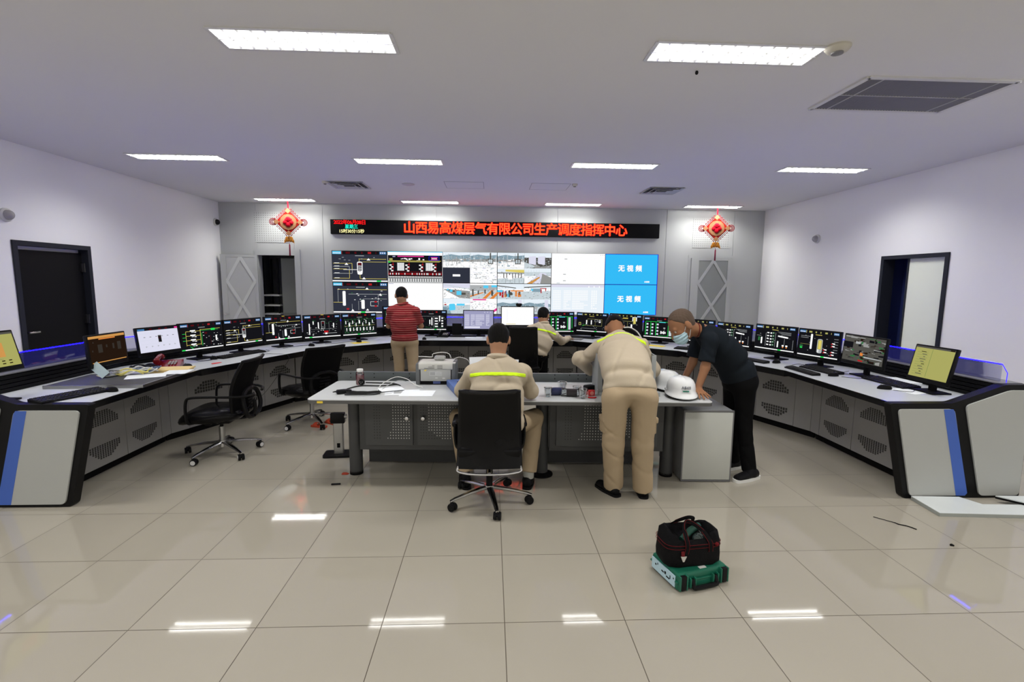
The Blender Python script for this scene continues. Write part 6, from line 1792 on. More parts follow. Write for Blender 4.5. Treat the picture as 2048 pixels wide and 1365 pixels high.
for s, sy in ((-1, -1), (1, 1)):
    yy = sy * 0.100
    pts = smooth_path([(-0.062, yy, 0.095), (-0.058, yy * 1.03, 0.15), (-0.060, yy * 0.9, 0.19), (-0.052, yy * 0.45, 0.235), (-0.015 + 0.01 * sy, yy * 0.12, 0.275 if sy > 0 else 0.262), (0.02 + 0.01 * sy, yy * 0.12, 0.268 if sy > 0 else 0.252), (0.052, yy * 0.5, 0.222), (0.078, yy * 0.95, 0.17), (0.082, yy * 1.04, 0.14), (0.085, yy, 0.10)], 5)
    hd = MB().tube(pts, 0.013, 8, flat=0.28, up=(0, 1, 0))
    o = hd.build('handle', BAG, t)
    b = MB()
    for q in (-0.0115, 0.0115):
        b.tube([(p[0] + (q if k < 14 or k > 30 else 0), p[1] + sy * 0.003, p[2] + (q * 0.9 if 14 <= k <= 30 else 0)) for k, p in enumerate(pts)], 0.0013, 5)
    b.build('handle_stitching', BAGR, o)
o = MB().tube([(-0.085, -0.1035, 0.118), (-0.083, -0.1065, 0.085)], 0.010, 8, flat=0.3, up=(0, 1, 0)).build('tag_loop', BAGR, t)
MB().prism([(-0.018, 0.008), (0.018, 0.004), (0.004, -0.030), (-0.004, -0.030)], (-0.080, -0.1075, 0.080), (1, 0, 0.05), (0, 0, 1), (0, 1, 0), -0.002, 0.001).build('metal_tag', mat('tag_metal', (0.6, 0.58, 0.55), 0.35, 0.6), t, smooth=False)
t2 = thing('power_tool', 'dark green tool with clear cover poking out of the tool bag', 'tool', (1.15, 2.590, 0.235), 0.5)
MB().tube([(-0.085, 0.0, 0.005), (0.0, 0.01, 0.030), (0.085, 0.02, 0.035)], [0.016, 0.020, 0.018], 10).build('grip', mat('tool_dark_green', (0.012, 0.05, 0.035), 0.4), t2)
MB().ball((0.015, -0.035, 0.002), (0.042, 0.03, 0.03), 18, 10).build('clear_cover', mat('tool_glass', (0.02, 0.03, 0.028), 0.06, coat=0.8), t2)
t2 = thing('screwdriver', 'clear and red handled screwdriver leaning in the tool bag', 'screwdriver', (1.215, 2.595, 0.24), 0.0)
MB().cyl((0.045, -0.055, -0.012), (-0.02, 0.0, 0.032), 0.010, n=12).build('handle', PET, t2)
MB().cyl((0.05, -0.06, -0.016), (0.062, -0.07, -0.024), 0.011, n=12).build('red_end', BAGR, t2)

# ------------------------------------------------------------------ people: smooth implicit bodies, meshed once
def smin(a, b, k):
    h = np.clip(0.5 + 0.5 * (b - a) / k, 0, 1)
    return b * (1 - h) + a * h - k * h * (1 - h)
def smax(a, b, k):
    return -smin(-a, -b, k)
def cap(a, b, ra, rb=None):
    a, b = np.array(a, np.float32), np.array(b, np.float32)
    rb = ra if rb is None else rb
    ab = b - a
    L2 = float(ab @ ab) + 1e-9
    def f(P):
        q = P - a
        t = np.clip(q @ ab / L2, 0, 1)
        d = q - t[:, None] * ab
        return np.sqrt((d * d).sum(1)) - (ra + (rb - ra) * t)
    return f
def ell(c, r, R=None):
    c, r = np.array(c, np.float32), np.array(r, np.float32)
    def f(P):
        q = P - c
        if R is not None:
            q = q @ R
        k0 = np.sqrt(((q / r) ** 2).sum(1)) + 1e-6
        k1 = np.sqrt(((q / (r * r)) ** 2).sum(1)) + 1e-6
        return k0 * (k0 - 1) / k1
    return f
def eltube(a, b, wd0, wd1, side, rnd=0.03):
    """elliptical tube between a and b; half width along side, half depth across"""
    a, b = np.array(a, np.float32), np.array(b, np.float32)
    ax = b - a
    L = float(np.linalg.norm(ax)); ax = ax / L
    s = np.array(side, np.float32); s = s - ax * (s @ ax); s /= np.linalg.norm(s)
    dd = np.cross(ax, s)
    def f(P):
        q = P - a
        t = q @ ax
        tt = np.clip(t / L, 0, 1)
        w = wd0[0] + (wd1[0] - wd0[0]) * tt
        d = wd0[1] + (wd1[1] - wd0[1]) * tt
        x, y = q @ s, q @ dd
        k = np.sqrt((x / w) ** 2 + (y / d) ** 2) + 1e-6
        k1 = np.sqrt((x / (w * w)) ** 2 + (y / (d * d)) ** 2) + 1e-6
        dl = k * (k - 1) / k1
        dl = np.where(k < 0.3, -np.minimum(w, d) * (1 - k), dl)
        da = np.abs(t - L / 2) - L / 2
        u, v = dl + rnd, da + rnd
        return np.minimum(np.maximum(u, v), 0) + np.sqrt(np.maximum(u, 0) ** 2 + np.maximum(v, 0) ** 2) - rnd
    return f
def union(prims, k):
    def f(P):
        d = prims[0](P)
        for q in prims[1:]:
            d = smin(d, q(P), k)
        return d
    return f
def folds(P, amp, seed=0, fr=1.0):
    """soft billows with narrow diagonal creases between them"""
    x, y, z = P[:, 0] * fr, P[:, 1] * fr, P[:, 2] * fr
    w = np.sin(7 * x + 4 * z + seed) + np.sin(6 * y - 5 * z + 2 * seed)
    d = 0.35 * np.sin(13 * x - 9 * z + 1.1 * w + seed) * np.sin(10 * y + 6 * z + seed * 1.7)
    for k, (a, b, c, m) in enumerate(((21, 8, 9, 5), (-17, 10, 12, 6), (9, -14, 22, 4.5))):
        ph = a * x + b * y + c * z + 1.5 * w + seed * (k + 1)
        msk = np.clip(0.5 + 0.9 * np.sin(m * x + (m + 2) * z + 3 * y + 2.3 * k + seed), 0, 1)
        d = d + 0.9 * msk * np.exp(-(np.sin(ph * 0.5) / 0.22) ** 2)
    return amp * d
def nets(f, lo, hi, h):
    """surface nets on a block-culled grid"""
    lo, hi = np.array(lo, float), np.array(hi, float)
    B = 8
    nb = np.ceil((hi - lo) / h / B).astype(int) + 1
    n = nb * B
    cs = [lo[i] + (np.arange(nb[i]) + 0.5) * B * h - h / 2 for i in range(3)]
    CC = np.stack(np.meshgrid(*cs, indexing='ij'), -1).reshape(-1, 3).astype(np.float32)
    Dc = f(CC)
    act = np.abs(Dc) < B * h * 0.87 * 1.6 + 0.012
    F = np.repeat(np.repeat(np.repeat(Dc.reshape(nb), B, 0), B, 1), B, 2).astype(np.float32)
    F4 = F.reshape(nb[0], B, nb[1], B, nb[2], B)
    off = np.stack(np.meshgrid(*[np.arange(B) * h] * 3, indexing='ij'), -1).reshape(-1, 3).astype(np.float32)
    ids = np.nonzero(act)[0]
    for s in range(0, len(ids), 600):
        q = ids[s:s + 600]
        base = CC[q] - np.float32(B * h / 2 - h / 2)
        pts = (base[:, None, :] + off[None]).reshape(-1, 3)
        v = f(pts).reshape(len(q), B, B, B)
        i, j, k = np.unravel_index(q, nb)
        F4[i, :, j, :, k, :] = v
    F = F4.reshape(n)
    S = F < 0
    C8 = [S[i:n[0] - 1 + i, j:n[1] - 1 + j, k:n[2] - 1 + k] for i in (0, 1) for j in (0, 1) for k in (0, 1)]
    cnt = sum(c.astype(np.int8) for c in C8)
    cell = np.argwhere((cnt > 0) & (cnt < 8))
    idx = -np.ones(n - 1, np.int32)
    idx[tuple(cell.T)] = np.arange(len(cell))
    acc = np.zeros((len(cell), 3)); num = np.zeros(len(cell))
    cor = [np.array((i, j, k)) for i in (0, 1) for j in (0, 1) for k in (0, 1)]
    val = [F[tuple((cell + c).T)] for c in cor]
    for a in range(8):
        for b in range(a + 1, 8):
            if np.abs(cor[a] - cor[b]).sum() != 1:
                continue
            m = (val[a] < 0) != (val[b] < 0)
            t = val[a] / (val[a] - val[b] + 1e-12)
            p = cor[a] + t[:, None] * (cor[b] - cor[a])
            acc[m] += p[m]; num[m] += 1
    V = (cell + acc / num[:, None]) * h + lo
    faces = []
    for ax in range(3):
        sh = [slice(None)] * 3; sh2 = [slice(None)] * 3
        sh[ax] = slice(0, -1); sh2[ax] = slice(1, None)
        e = np.argwhere(S[tuple(sh)] != S[tuple(sh2)])
        b1, b2 = (ax + 1) % 3, (ax + 2) % 3
        e = e[(e[:, b1] > 0) & (e[:, b2] > 0) & (e[:, b1] < n[b1] - 1) & (e[:, b2] < n[b2] - 1)]
        inside = S[tuple(e.T)]
        d1 = np.zeros(3, int); d1[b1] = 1
        d2 = np.zeros(3, int); d2[b2] = 1
        q = np.stack([idx[tuple((e - d1 - d2).T)], idx[tuple((e - d2).T)], idx[tuple(e.T)], idx[tuple((e - d1).T)]], 1)
        q[~inside] = q[~inside][:, ::-1]
        faces.append(q)
    return V, np.vstack(faces)
def implicit(name, f, lo, hi, h, m, parent=None, base=None):
    Vv, Ff = nets(f, lo, hi, h)
    base = np.zeros(3) if base is None else np.array(base)
    me = bpy.data.meshes.new(name)
    me.from_pydata((Vv - base).tolist(), [], Ff.tolist())
    me.materials.append(m)
    me.polygons.foreach_set('use_smooth', [True] * len(me.polygons))
    me.update()
    o = bpy.data.objects.new(name, me)
    COL.objects.link(o)
    if parent is not None:
        o.parent = parent
    else:
        o.location = base
    return o

SKIN = mat('skin', (0.36, 0.185, 0.105), 0.5, var=0.06, vscale=14)
SKIN_D = mat('skin_tanned', (0.27, 0.125, 0.062), 0.5, var=0.06, vscale=14)
HAIR = mat('black_hair', (0.005, 0.0045, 0.0045), 0.5, spec=0.15, var=0.3, bump=0.4, bscale=240)
HAIR_B = mat('buzz_cut_hair', (0.085, 0.058, 0.042), 0.8, var=0.3, bump=0.4, bscale=300)
KHAKI = mat('khaki_jacket_cloth', (0.43, 0.365, 0.275), 0.85, spec=0.2, var=0.06, vscale=5, bump=0.12, bscale=30)
KHAKI_T = mat('khaki_trouser_cloth', (0.37, 0.285, 0.185), 0.85, spec=0.2, var=0.06, vscale=5, bump=0.12, bscale=28)
BLKSHIRT = mat('black_tshirt', (0.010, 0.013, 0.017), 0.85, spec=0.1, var=0.12, vscale=6, bump=0.1, bscale=30)
BLKTROU = mat('black_trousers', (0.0045, 0.0045, 0.005), 0.8, spec=0.08, var=0.12, vscale=6)
HIVIS = mat('lime_hi_vis', (0.60, 0.86, 0.015), 0.6, var=0.03, emit=(0.55, 0.8, 0.02), estr=0.0)
SHOE = mat('black_shoe', (0.006, 0.006, 0.007), 0.45, spec=0.15, var=0.2)
def striped_shirt():
    m = bpy.data.materials.new('red_striped_polo')
    m.use_nodes = True
    nt = m.node_tree; L = nt.links.new
    bs = nt.nodes['Principled BSDF']; bs.inputs['Roughness'].default_value = 0.85
    tc = nt.nodes.new('ShaderNodeTexCoord'); sp = nt.nodes.new('ShaderNodeSeparateXYZ'); L(tc.outputs['Object'], sp.inputs[0])
    q = nt.nodes.new('ShaderNodeMath'); q.operation = 'MULTIPLY'; q.inputs[1].default_value = 1 / 0.030; L(sp.outputs['Z'], q.inputs[0])
    f = nt.nodes.new('ShaderNodeMath'); f.operation = 'FRACT'; L(q.outputs[0], f.inputs[0])
    lt = nt.nodes.new('ShaderNodeMath'); lt.operation = 'LESS_THAN'; lt.inputs[1].default_value = 0.19; L(f.outputs[0], lt.inputs[0])
    mx = nt.nodes.new('ShaderNodeMix'); mx.data_type = 'RGBA'; mx.inputs[6].default_value = (0.175, 0.008, 0.012, 1); mx.inputs[7].default_value = (0.40, 0.16, 0.14, 1)
    L(lt.outputs[0], mx.inputs[0]); L(mx.outputs[2], bs.inputs['Base Color'])
    return m

def unit(v):
    v = np.array(v, float)
    return v / np.linalg.norm(v)
def hand_prims(w, d, n, thumb, curl=0.25, s=1.0, spread=0.16):
    """w wrist, d finger direction, n palm-facing normal, thumb direction"""
    w, d, n = np.array(w, float), unit(d), unit(n)
    n = unit(n - d * (n @ d))
    sd = unit(np.array(thumb, float) - d * (np.array(thumb) @ d) - n * (np.array(thumb) @ n))
    pr = [eltube(w - d * 0.01, w + d * 0.085 * s, (0.026 * s, 0.017 * s), (0.040 * s, 0.014 * s), sd, 0.012)]
    fg = []
    for k, (o, l) in enumerate(((0.030, 0.072), (0.010, 0.080), (-0.010, 0.074), (-0.029, 0.058))):
        a = w + d * 0.080 * s + sd * o * s
        dd = unit(d + sd * (o * spread / 0.03) + n * curl * 0.35)
        b = a + dd * l * 0.5 * s
        d2 = unit(dd + n * curl)
        c = b + d2 * l * 0.52 * s
        fg += [cap(a, b, 0.0095 * s, 0.0085 * s), cap(b, c, 0.0085 * s, 0.0068 * s)]
    a = w + d * 0.022 * s + sd * 0.026 * s
    b = a + unit(d * 0.75 + sd * 0.65 + n * 0.15) * 0.044 * s
    c = b + unit(d * 0.95 + sd * 0.25 + n * 0.2) * 0.034 * s
    fg += [cap(a, b, 0.0125 * s, 0.0105 * s), cap(b, c, 0.0105 * s, 0.008 * s)]
    return pr, fg
class Head:
    def __init__(s, c, fwd, up, k=1.0):
        s.k = k
        s.c = np.array(c, float)
        s.y = unit(fwd)
        s.z = unit(np.array(up) - s.y * (np.array(up) @ s.y))
        s.x = np.cross(s.y, s.z)
        s.R = np.array([s.x, s.y, s.z]).T.astype(np.float32)
    def w(s, p):
        return s.c + s.R @ (np.array(p, float) * s.k)
    def prims(s):
        w, R = s.w, s.R
        k = s.k
        ell = lambda c, r, R: globals()['ell'](c, np.array(r) * k, R)
        cap = lambda a, b, ra, rb=None: globals()['cap'](a, b, ra * k, None if rb is None else rb * k)
        base = [ell(w((0, -0.012, 0.028)), (0.076, 0.098, 0.088), R), ell(w((0, 0.034, -0.035)), (0.060, 0.062, 0.082), R), ell(w((0, 0.045, -0.086)), (0.044, 0.043, 0.030), R), ell(w((0, -0.03, -0.04)), (0.058, 0.06, 0.06), R)]
        det = [cap(w((0, 0.092, 0.006)), w((0, 0.114, -0.034)), 0.008, 0.0125), cap(w((-0.036, 0.078, 0.020)), w((0.036, 0.078, 0.020)), 0.013), cap(w((-0.018, 0.088, -0.063)), w((0.018, 0.088, -0.063)), 0.0075),
               cap(w((-0.045, 0.062, -0.022)), w((-0.038, 0.072, -0.026)), 0.016), cap(w((0.045, 0.062, -0.022)), w((0.038, 0.072, -0.026)), 0.016)]
        ears = [ell(w((q * 0.080, -0.010, -0.010)), (0.013, 0.023, 0.036), R) for q in (-1, 1)]
        return base, det, ears
    def sockets(s):
        return [ell(s.w((q * 0.031, 0.098, 0.000)), (0.016, 0.014, 0.010), s.R) for q in (-1, 1)]
    def local(s, P):
        return (P - s.c.astype(np.float32)) @ s.R / np.float32(s.k)
def hair(h, m, parent, base, th=0.007, z0=-0.058, slope=1.25, y0=-0.02):
    e = union([ell(h.w((0, -0.012, 0.028)), np.array((0.076 + th, 0.098 + th, 0.088 + th)) * h.k, h.R), ell(h.w((0, -0.045, -0.03)), np.array((0.056 + th, 0.045 + th, 0.055)) * h.k, h.R)], 0.03)
    def f(P):
        L = h.local(P)
        zh = z0 + slope * np.clip(L[:, 1] - y0, 0, 0.1) + 0.004 * np.sin(L[:, 0] * 150)
        d = smax(e(P), zh - L[:, 2], 0.006)
        ear = np.sqrt(((L - np.array([0, 0.006, -0.012], np.float32)) ** 2 * np.array([0, 1, 1], np.float32)).sum(1)) - 0.026
        return smax(d + 0.0015 * np.sin(L[:, 0] * 260) * np.sin(L[:, 1] * 240), -ear, 0.006)
    return implicit('hair', f, h.c - 0.165, h.c + 0.165, 0.005, m, parent, base)
def eyes(h, parent, base):
    for q in (-1, 1):
        o = MB().ball(h.w((q * 0.031, 0.081, 0.001)) - base, 0.0115, 14, 10).build('eye', mat('eye_white', (0.6, 0.58, 0.55), 0.3), parent)
        MB().ball(h.w((q * 0.031, 0.0895, 0.000)) - base, 0.005, 10, 8).build('iris', mat('eye_dark', (0.02, 0.012, 0.008), 0.2), o)
def bbox(pts, m):
    P = np.array(pts, float)
    return P.min(0) - m, P.max(0) + m
def person(label, J, head, skin, top, topm, trou, hairm=HAIR, hairkw={}, stripe=None, hands=None, sleeves='long', shoes=None, base=None, tw=(0.175, 0.115), baggy=0.0, seed=0, hem=None, girth=(0.165, 0.12), sole=None, wrap=0.018, sit=False):
    """J: joints in world metres. The body is one skin mesh, clothes and hair are its children."""
    g = {k: np.array(v, float) for k, v in J.items()}
    base = np.array(base, float)
    S = unit(g['shR'] - g['shL'])
    SH = unit(g['hipR'] - g['hipL'])
    hb, hd, he = head.prims()
    neck_top = head.w((0, -0.022, -0.06))
    tor = [eltube(g['pelvis'], g['waist'], (girth[0], girth[1]), (girth[0] * 0.95, girth[1]), SH, 0.05), eltube(g['waist'], g['chest'], (girth[0] * 0.95, girth[1]), tw, (S + SH) / 2, 0.05), eltube(g['chest'], g['neck'], tw, (0.085, 0.075), S, 0.05),
           cap(g['chest'] * 0.2 + g['neck'] * 0.8 - S * 0.05, g['shL'], 0.060, 0.050), cap(g['chest'] * 0.2 + g['neck'] * 0.8 + S * 0.05, g['shR'], 0.060, 0.050)]
    arms = []
    for s in 'LR':
        arms += [cap(g['sh' + s], g['el' + s], 0.044, 0.036), cap(g['el' + s], g['wr' + s], 0.038, 0.025)]
    legs = []
    for s in 'LR':
        legs += [cap(g['hip' + s], g['kn' + s], 0.078, 0.054), cap(g['kn' + s], g['an' + s], 0.052, 0.036)]
    thin = union([lambda P, q=q: q(P) + 0.016 for q in tor + legs], 0.04)
    palm, fing = [], []
    for s in 'LR':
        p, f_ = hand_prims(g['wr' + s], *hands[s])
        palm += p; fing += f_
    soft = union(hb + [cap(neck_top, g['neck'], 0.054, 0.060)], 0.035)
    det, ear, sock = union(hd, 0.012), union(he, 0.004), union(head.sockets(), 0.004)
    arm_u = union(arms + palm, 0.018)
    fin_u = union(fing, 0.003)
    def body(P):
        d = smin(soft(P), det(P), 0.014)
        d = smax(d, -sock(P), 0.010)
        d = smin(d, ear(P), 0.008)
        d = smin(d, thin(P), 0.03)
        d = smin(d, arm_u(P), 0.02)
        return smin(d, fin_u(P), 0.006)
    ext = [g[k] for k in g] + [head.c]
    for s in 'LR':
        ext.append(g['wr' + s] + unit(hands[s][0]) * 0.19)
    lo, hi = bbox(ext, 0.16)
    lo[2] = max(lo[2], 0.02)
    o = implicit('person', body, lo, hi, 0.0062, skin, None, base)
    tag(o, label, 'person')
    hair(head, hairm, o, base, **hairkw)
    eyes(head, o, base)
    # --- upper garment
    w = wrap
    up = [(lambda P, q=q: q(P) - w) for q in tor]
    sl = []
    for s in 'LR':
        a, b, c = g['sh' + s], g['el' + s], g['wr' + s]
        if sleeves == 'long':
            sl += [cap(a, b, 0.062 + baggy * 0.5, 0.056 + baggy * 0.5), cap(b, c - unit(c - b) * 0.0, 0.056 + baggy * 0.5, 0.041 + baggy * 0.3)]
        else:
            sl += [cap(a, a + (b - a) * 0.88, 0.062, 0.066)]
    up_u = union(up + sl, 0.035)
    sleeve_cut = []
    for s in 'LR':
        a, b, c = g['sh' + s], g['el' + s], g['wr' + s]
        if sleeves == 'long':
            sleeve_cut.append((c, unit(c - b), 0.075))
        else:
            sleeve_cut.append((a + (b - a) * 0.80, unit(b - a), 0.10))
    ndir = unit(neck_top - g['neck'])
    hp, hn = hem
    hp, hn = np.array(hp, np.float32), unit(hn).astype(np.float32)
    neck_c = cap(g['neck'] + ndir * 0.0, g['neck'] + ndir * 0.3, 0.066, 0.075)
    def jac0(P):
        d = up_u(P) + folds(P, 0.0105 if sleeves == 'long' else 0.005, seed)
        for c, n, r in sleeve_cut:
            q = P - c.astype(np.float32)
            pl = q @ n.astype(np.float32)
            near = np.sqrt((q * q).sum(1)) - r
            d = np.where(near < 0, np.maximum(d, pl + 0.0), d)
        d = smax(d, (P - hp) @ hn, 0.012)
        return d
    def jac(P):
        d = jac0(P)
        nk = (P - (g['neck'] + ndir * 0.035).astype(np.float32)) @ ndir.astype(np.float32)
        return smax(d, -neck_c(P), 0.008)
    pts = [g[k] for k in ('pelvis', 'waist', 'chest', 'neck', 'shL', 'shR', 'elL', 'elR', 'wrL', 'wrR')]
    lo, hi = bbox(pts, 0.26)
    jk = implicit('jacket' if sleeves == 'long' else 'shirt', jac, lo, hi, 0.0075, topm, o, base)
    # collar
    x, y, z = frame(ndir, S)
    b = MB()
    ring = [(g['neck'] + ndir * 0.030 + 0.066 * (x * math.cos(a) + y * math.sin(a)) - base) for a in np.linspace(0, 2 * PI, 25)[:-1]]
    b.tube(ring, 0.022 if sleeves == 'long' else (0.012 if hem is not None and topm is BLKSHIRT else 0.018), 8, closed=True, flat=0.55 if False else 1.0)
    b.build('collar', topm, jk)
    if stripe is not None:
        c0, nn, back, drop = (np.array(q, np.float32) if not isinstance(q, float) else q for q in stripe)
        nn = unit(nn).astype(np.float32); back = unit(back).astype(np.float32)
        Sf = S.astype(np.float32)
        def st(P):
            q = P - c0
            h_ = q @ nn + drop * np.maximum(0, np.abs(q @ Sf) - 0.13)
            d = np.maximum(jac0(P) - 0.0045, np.abs(h_) - 0.0135)
            d = np.maximum(d, np.abs(q @ Sf) - 0.205)
            return np.maximum(d, -(q @ back) - 0.16)
        lo, hi = bbox([c0], 0.33)
        implicit('reflective_stripe', st, lo, hi, 0.006, HIVIS, jk, base)
    # --- trousers
    bw = baggy
    tr = [lambda P: eltube(g['pelvis'] - (g['waist'] - g['pelvis']) * (0.1 if sit else 0.45), g['pelvis'] + (g['waist'] - g['pelvis']) * 0.55, (girth[0] + 0.004, girth[1] + 0.004), (girth[0] + 0.002, girth[1]), SH, 0.05)(P)]
    lg = []
    for s in 'LR':
        a, b, c = g['hip' + s], g['kn' + s], g['an' + s]
        lg.append(union([cap(a, b, 0.092 + bw * 0.5, 0.066 + bw), cap(b, c, 0.066 + bw, 0.060 + bw)], 0.02))
    pelv = tr[0]
    def trf(P):
        d = smin(lg[0](P), lg[1](P), 0.012)
        d = smin(d, pelv(P), 0.05)
        d = d + folds(P, 0.0042 + bw * 0.06, seed + 6.3, 1.0)
        for s in 'LR':
            c = g['an' + s]; n = unit(c - g['kn' + s])
            q = P - c.astype(np.float32)
            near = np.sqrt((q * q).sum(1)) - 0.14
            d = np.where(near < 0, np.maximum(d, q @ n.astype(np.float32) - 0.01), d)
        return d
    pts = [g[k] for k in ('pelvis', 'hipL', 'hipR', 'knL', 'knR', 'anL', 'anR')]
    lo, hi = bbox(pts, 0.25)
    lo[2] = max(lo[2], 0.012)
    tr_o = implicit('trousers', trf, lo, hi, 0.0078, trou, o, base)
    # --- shoes: heel, toe on the floor
    for s in 'LR':
        hl, to = (np.array(q + (0.0,), float) for q in shoes[s])
        dv = unit(to - hl); sdv = np.array([-dv[1], dv[0], 0])
        an = g['an' + s]
        pr = [eltube(hl + [0, 0, 0.045] - dv * 0.012, hl + (to - hl) * 0.55 + [0, 0, 0.042], (0.036, 0.042), (0.047, 0.038), sdv, 0.025), eltube(hl + (to - hl) * 0.5 + [0, 0, 0.040], to + [0, 0, 0.030] + dv * 0.01, (0.047, 0.036), (0.036, 0.026), sdv, 0.025), cap(hl + dv * 0.06 + [0, 0, 0.05], np.array([an[0], an[1], 0.10]), 0.045, 0.042)]
        u = union(pr, 0.02)
        def fs(P, u=u):
            return np.maximum(u(P), 0.012 - P[:, 2])
        lo, hi = bbox([hl, to, an], 0.09)
        lo[2], hi[2] = 0.0, 0.16
        sh = implicit('shoe', fs, lo, hi, 0.006, SHOE, o, base)
        L = np.linalg.norm(to - hl)
        poly = round_poly([(-0.03, -0.036), (L * 0.55, -0.050), (L + 0.022, -0.034), (L + 0.022, 0.034), (L * 0.55, 0.050), (-0.03, 0.036)], 0.035, 4)
        MB().prism(poly, hl - base, dv, sdv, (0, 0, 1), 0.0, 0.026 if sole else 0.018).build('sole', sole or SHOE, sh)
    return o, jk, tr_o, g
DOWN = (0, 0, -1)
# A: seated worker, seen from behind
hA = Head((0.060, 3.715, 1.232), (0.02, 0.88, -0.42), (0, 0.42, 0.88))
oA, jA, tA, gA = person('worker in khaki jacket with lime stripe sitting on the near office chair, from behind', dict(
    pelvis=(0.03, 3.50, 0.600), waist=(0.035, 3.485, 0.72), chest=(0.05, 3.55, 0.915), neck=(0.055, 3.635, 1.075), shL=(-0.125, 3.60, 0.985), shR=(0.238, 3.60, 0.99), elL=(-0.225, 3.73, 0.828), elR=(0.312, 3.74, 0.822), wrL=(-0.07, 3.98, 0.85), wrR=(0.19, 3.98, 0.85),
    hipL=(-0.07, 3.56, 0.585), hipR=(0.13, 3.56, 0.585), knL=(-0.265, 3.94, 0.555), knR=(0.365, 3.94, 0.555), anL=(-0.20, 3.84, 0.14), anR=(0.315, 3.83, 0.14)), hA, SKIN, None, KHAKI, KHAKI_T,
    hands=dict(L=((0.45, 0.9, -0.1), (0.3, 0, -1), (0.8, 0, 0.3), 0.4), R=((-0.45, 0.9, -0.1), (-0.3, 0, -1), (-0.8, 0, 0.3), 0.4)), shoes=dict(L=((-0.19, 3.80), (-0.23, 4.02)), R=((0.30, 3.79), (0.34, 4.01))), base=(0.03, 3.55, 0.0),
    stripe=((0.053, 3.50, 1.002), (0, 0.25, 1), (0, -1, 0), 0.12), seed=1, hem=((0.03, 3.5, 0.52), (0, 0.1, -1)), girth=(0.205, 0.125), baggy=0.006, sit=True, tw=(0.178, 0.115))
for s in 'R':
    c = gA['an' + s] - np.array([0.03, 3.55, 0.0])
    MB().cyl(c + [0, 0.0, -0.06], c + [0, 0, 0.04], 0.043, 0.046, n=16).build('sock', mat('grey_sock', (0.40, 0.40, 0.37), 0.8), oA)
# B: worker bending over the table
hB = Head((1.115, 4.335, 1.262), (0.15, 0.62, -0.77), (0.1, 0.77, 0.62))
oB, jB, tB, gB = person('worker in khaki jacket and trousers bending over the table, seen from behind', dict(
    pelvis=(1.045, 3.550, 0.835), waist=(1.05, 3.625, 0.955), chest=(1.075, 3.92, 1.105), neck=(1.115, 4.175, 1.175), shL=(0.945, 4.10, 1.115), shR=(1.275, 4.09, 1.135), elL=(0.775, 4.17, 1.005), elR=(1.378, 4.07, 0.935), wrL=(0.905, 4.335, 0.865), wrR=(1.335, 4.26, 0.865),
    hipL=(0.935, 3.545, 0.800), hipR=(1.155, 3.540, 0.800), knL=(0.945, 3.595, 0.445), knR=(1.165, 3.580, 0.445), anL=(0.985, 3.70, 0.065), anR=(1.205, 3.645, 0.065)), hB, SKIN_D, None, KHAKI, KHAKI_T,
    hairkw=dict(z0=0.0), hands=dict(L=((0.8, 0.4, -0.4), DOWN, (0.3, 0, 1), 0.5), R=((-0.5, 0.6, -0.32), DOWN, (-0.3, 0, 1), 0.5)), shoes=dict(L=((0.995, 3.635), (0.895, 3.83)), R=((1.20, 3.60), (1.235, 3.80))), base=(1.08, 3.68, 0.0),
    stripe=((1.10, 4.045, 1.215), (0.10, 0.88, 0.35), (0, -0.4, 1), 0.18), seed=5, hem=((1.05, 3.55, 0.868), (0, -0.42, -0.90)), girth=(0.188, 0.118), baggy=0.017, tw=(0.185, 0.115), wrap=0.020)
bB = np.array([1.08, 3.68, 0.0])
MB().rbox(np.array([0.862, 3.60, 0.60]) - bB, (0.03, 0.10, 0.13), 0.010, rz=0.1).rbox(np.array([0.857, 3.59, 0.645]) - bB, (0.034, 0.115, 0.045), 0.010, rz=0.1).build('cargo_pocket', KHAKI_T, tB)
MB().rbox(np.array([1.240, 3.58, 0.60]) - bB, (0.03, 0.10, 0.13), 0.010).rbox(np.array([1.245, 3.57, 0.645]) - bB, (0.034, 0.115, 0.045), 0.010).build('cargo_pocket', KHAKI_T, tB)
b = MB().tube(smooth_path([np.array(q) - bB for q in ((1.165, 4.22, 1.262), (1.22, 4.24, 1.258), (1.275, 4.24, 1.225), (1.305, 4.22, 1.180))], 6), 0.018, 8)
b.build('under_collar', BLACK_M, jB)
MB().tube(smooth_path([np.array(q) - bB for q in ((1.165, 4.215, 1.281), (1.225, 4.235, 1.279), (1.288, 4.235, 1.243), (1.322, 4.215, 1.190))], 6), 0.006, 8).build('white_collar_edge', WHITEP, jB)
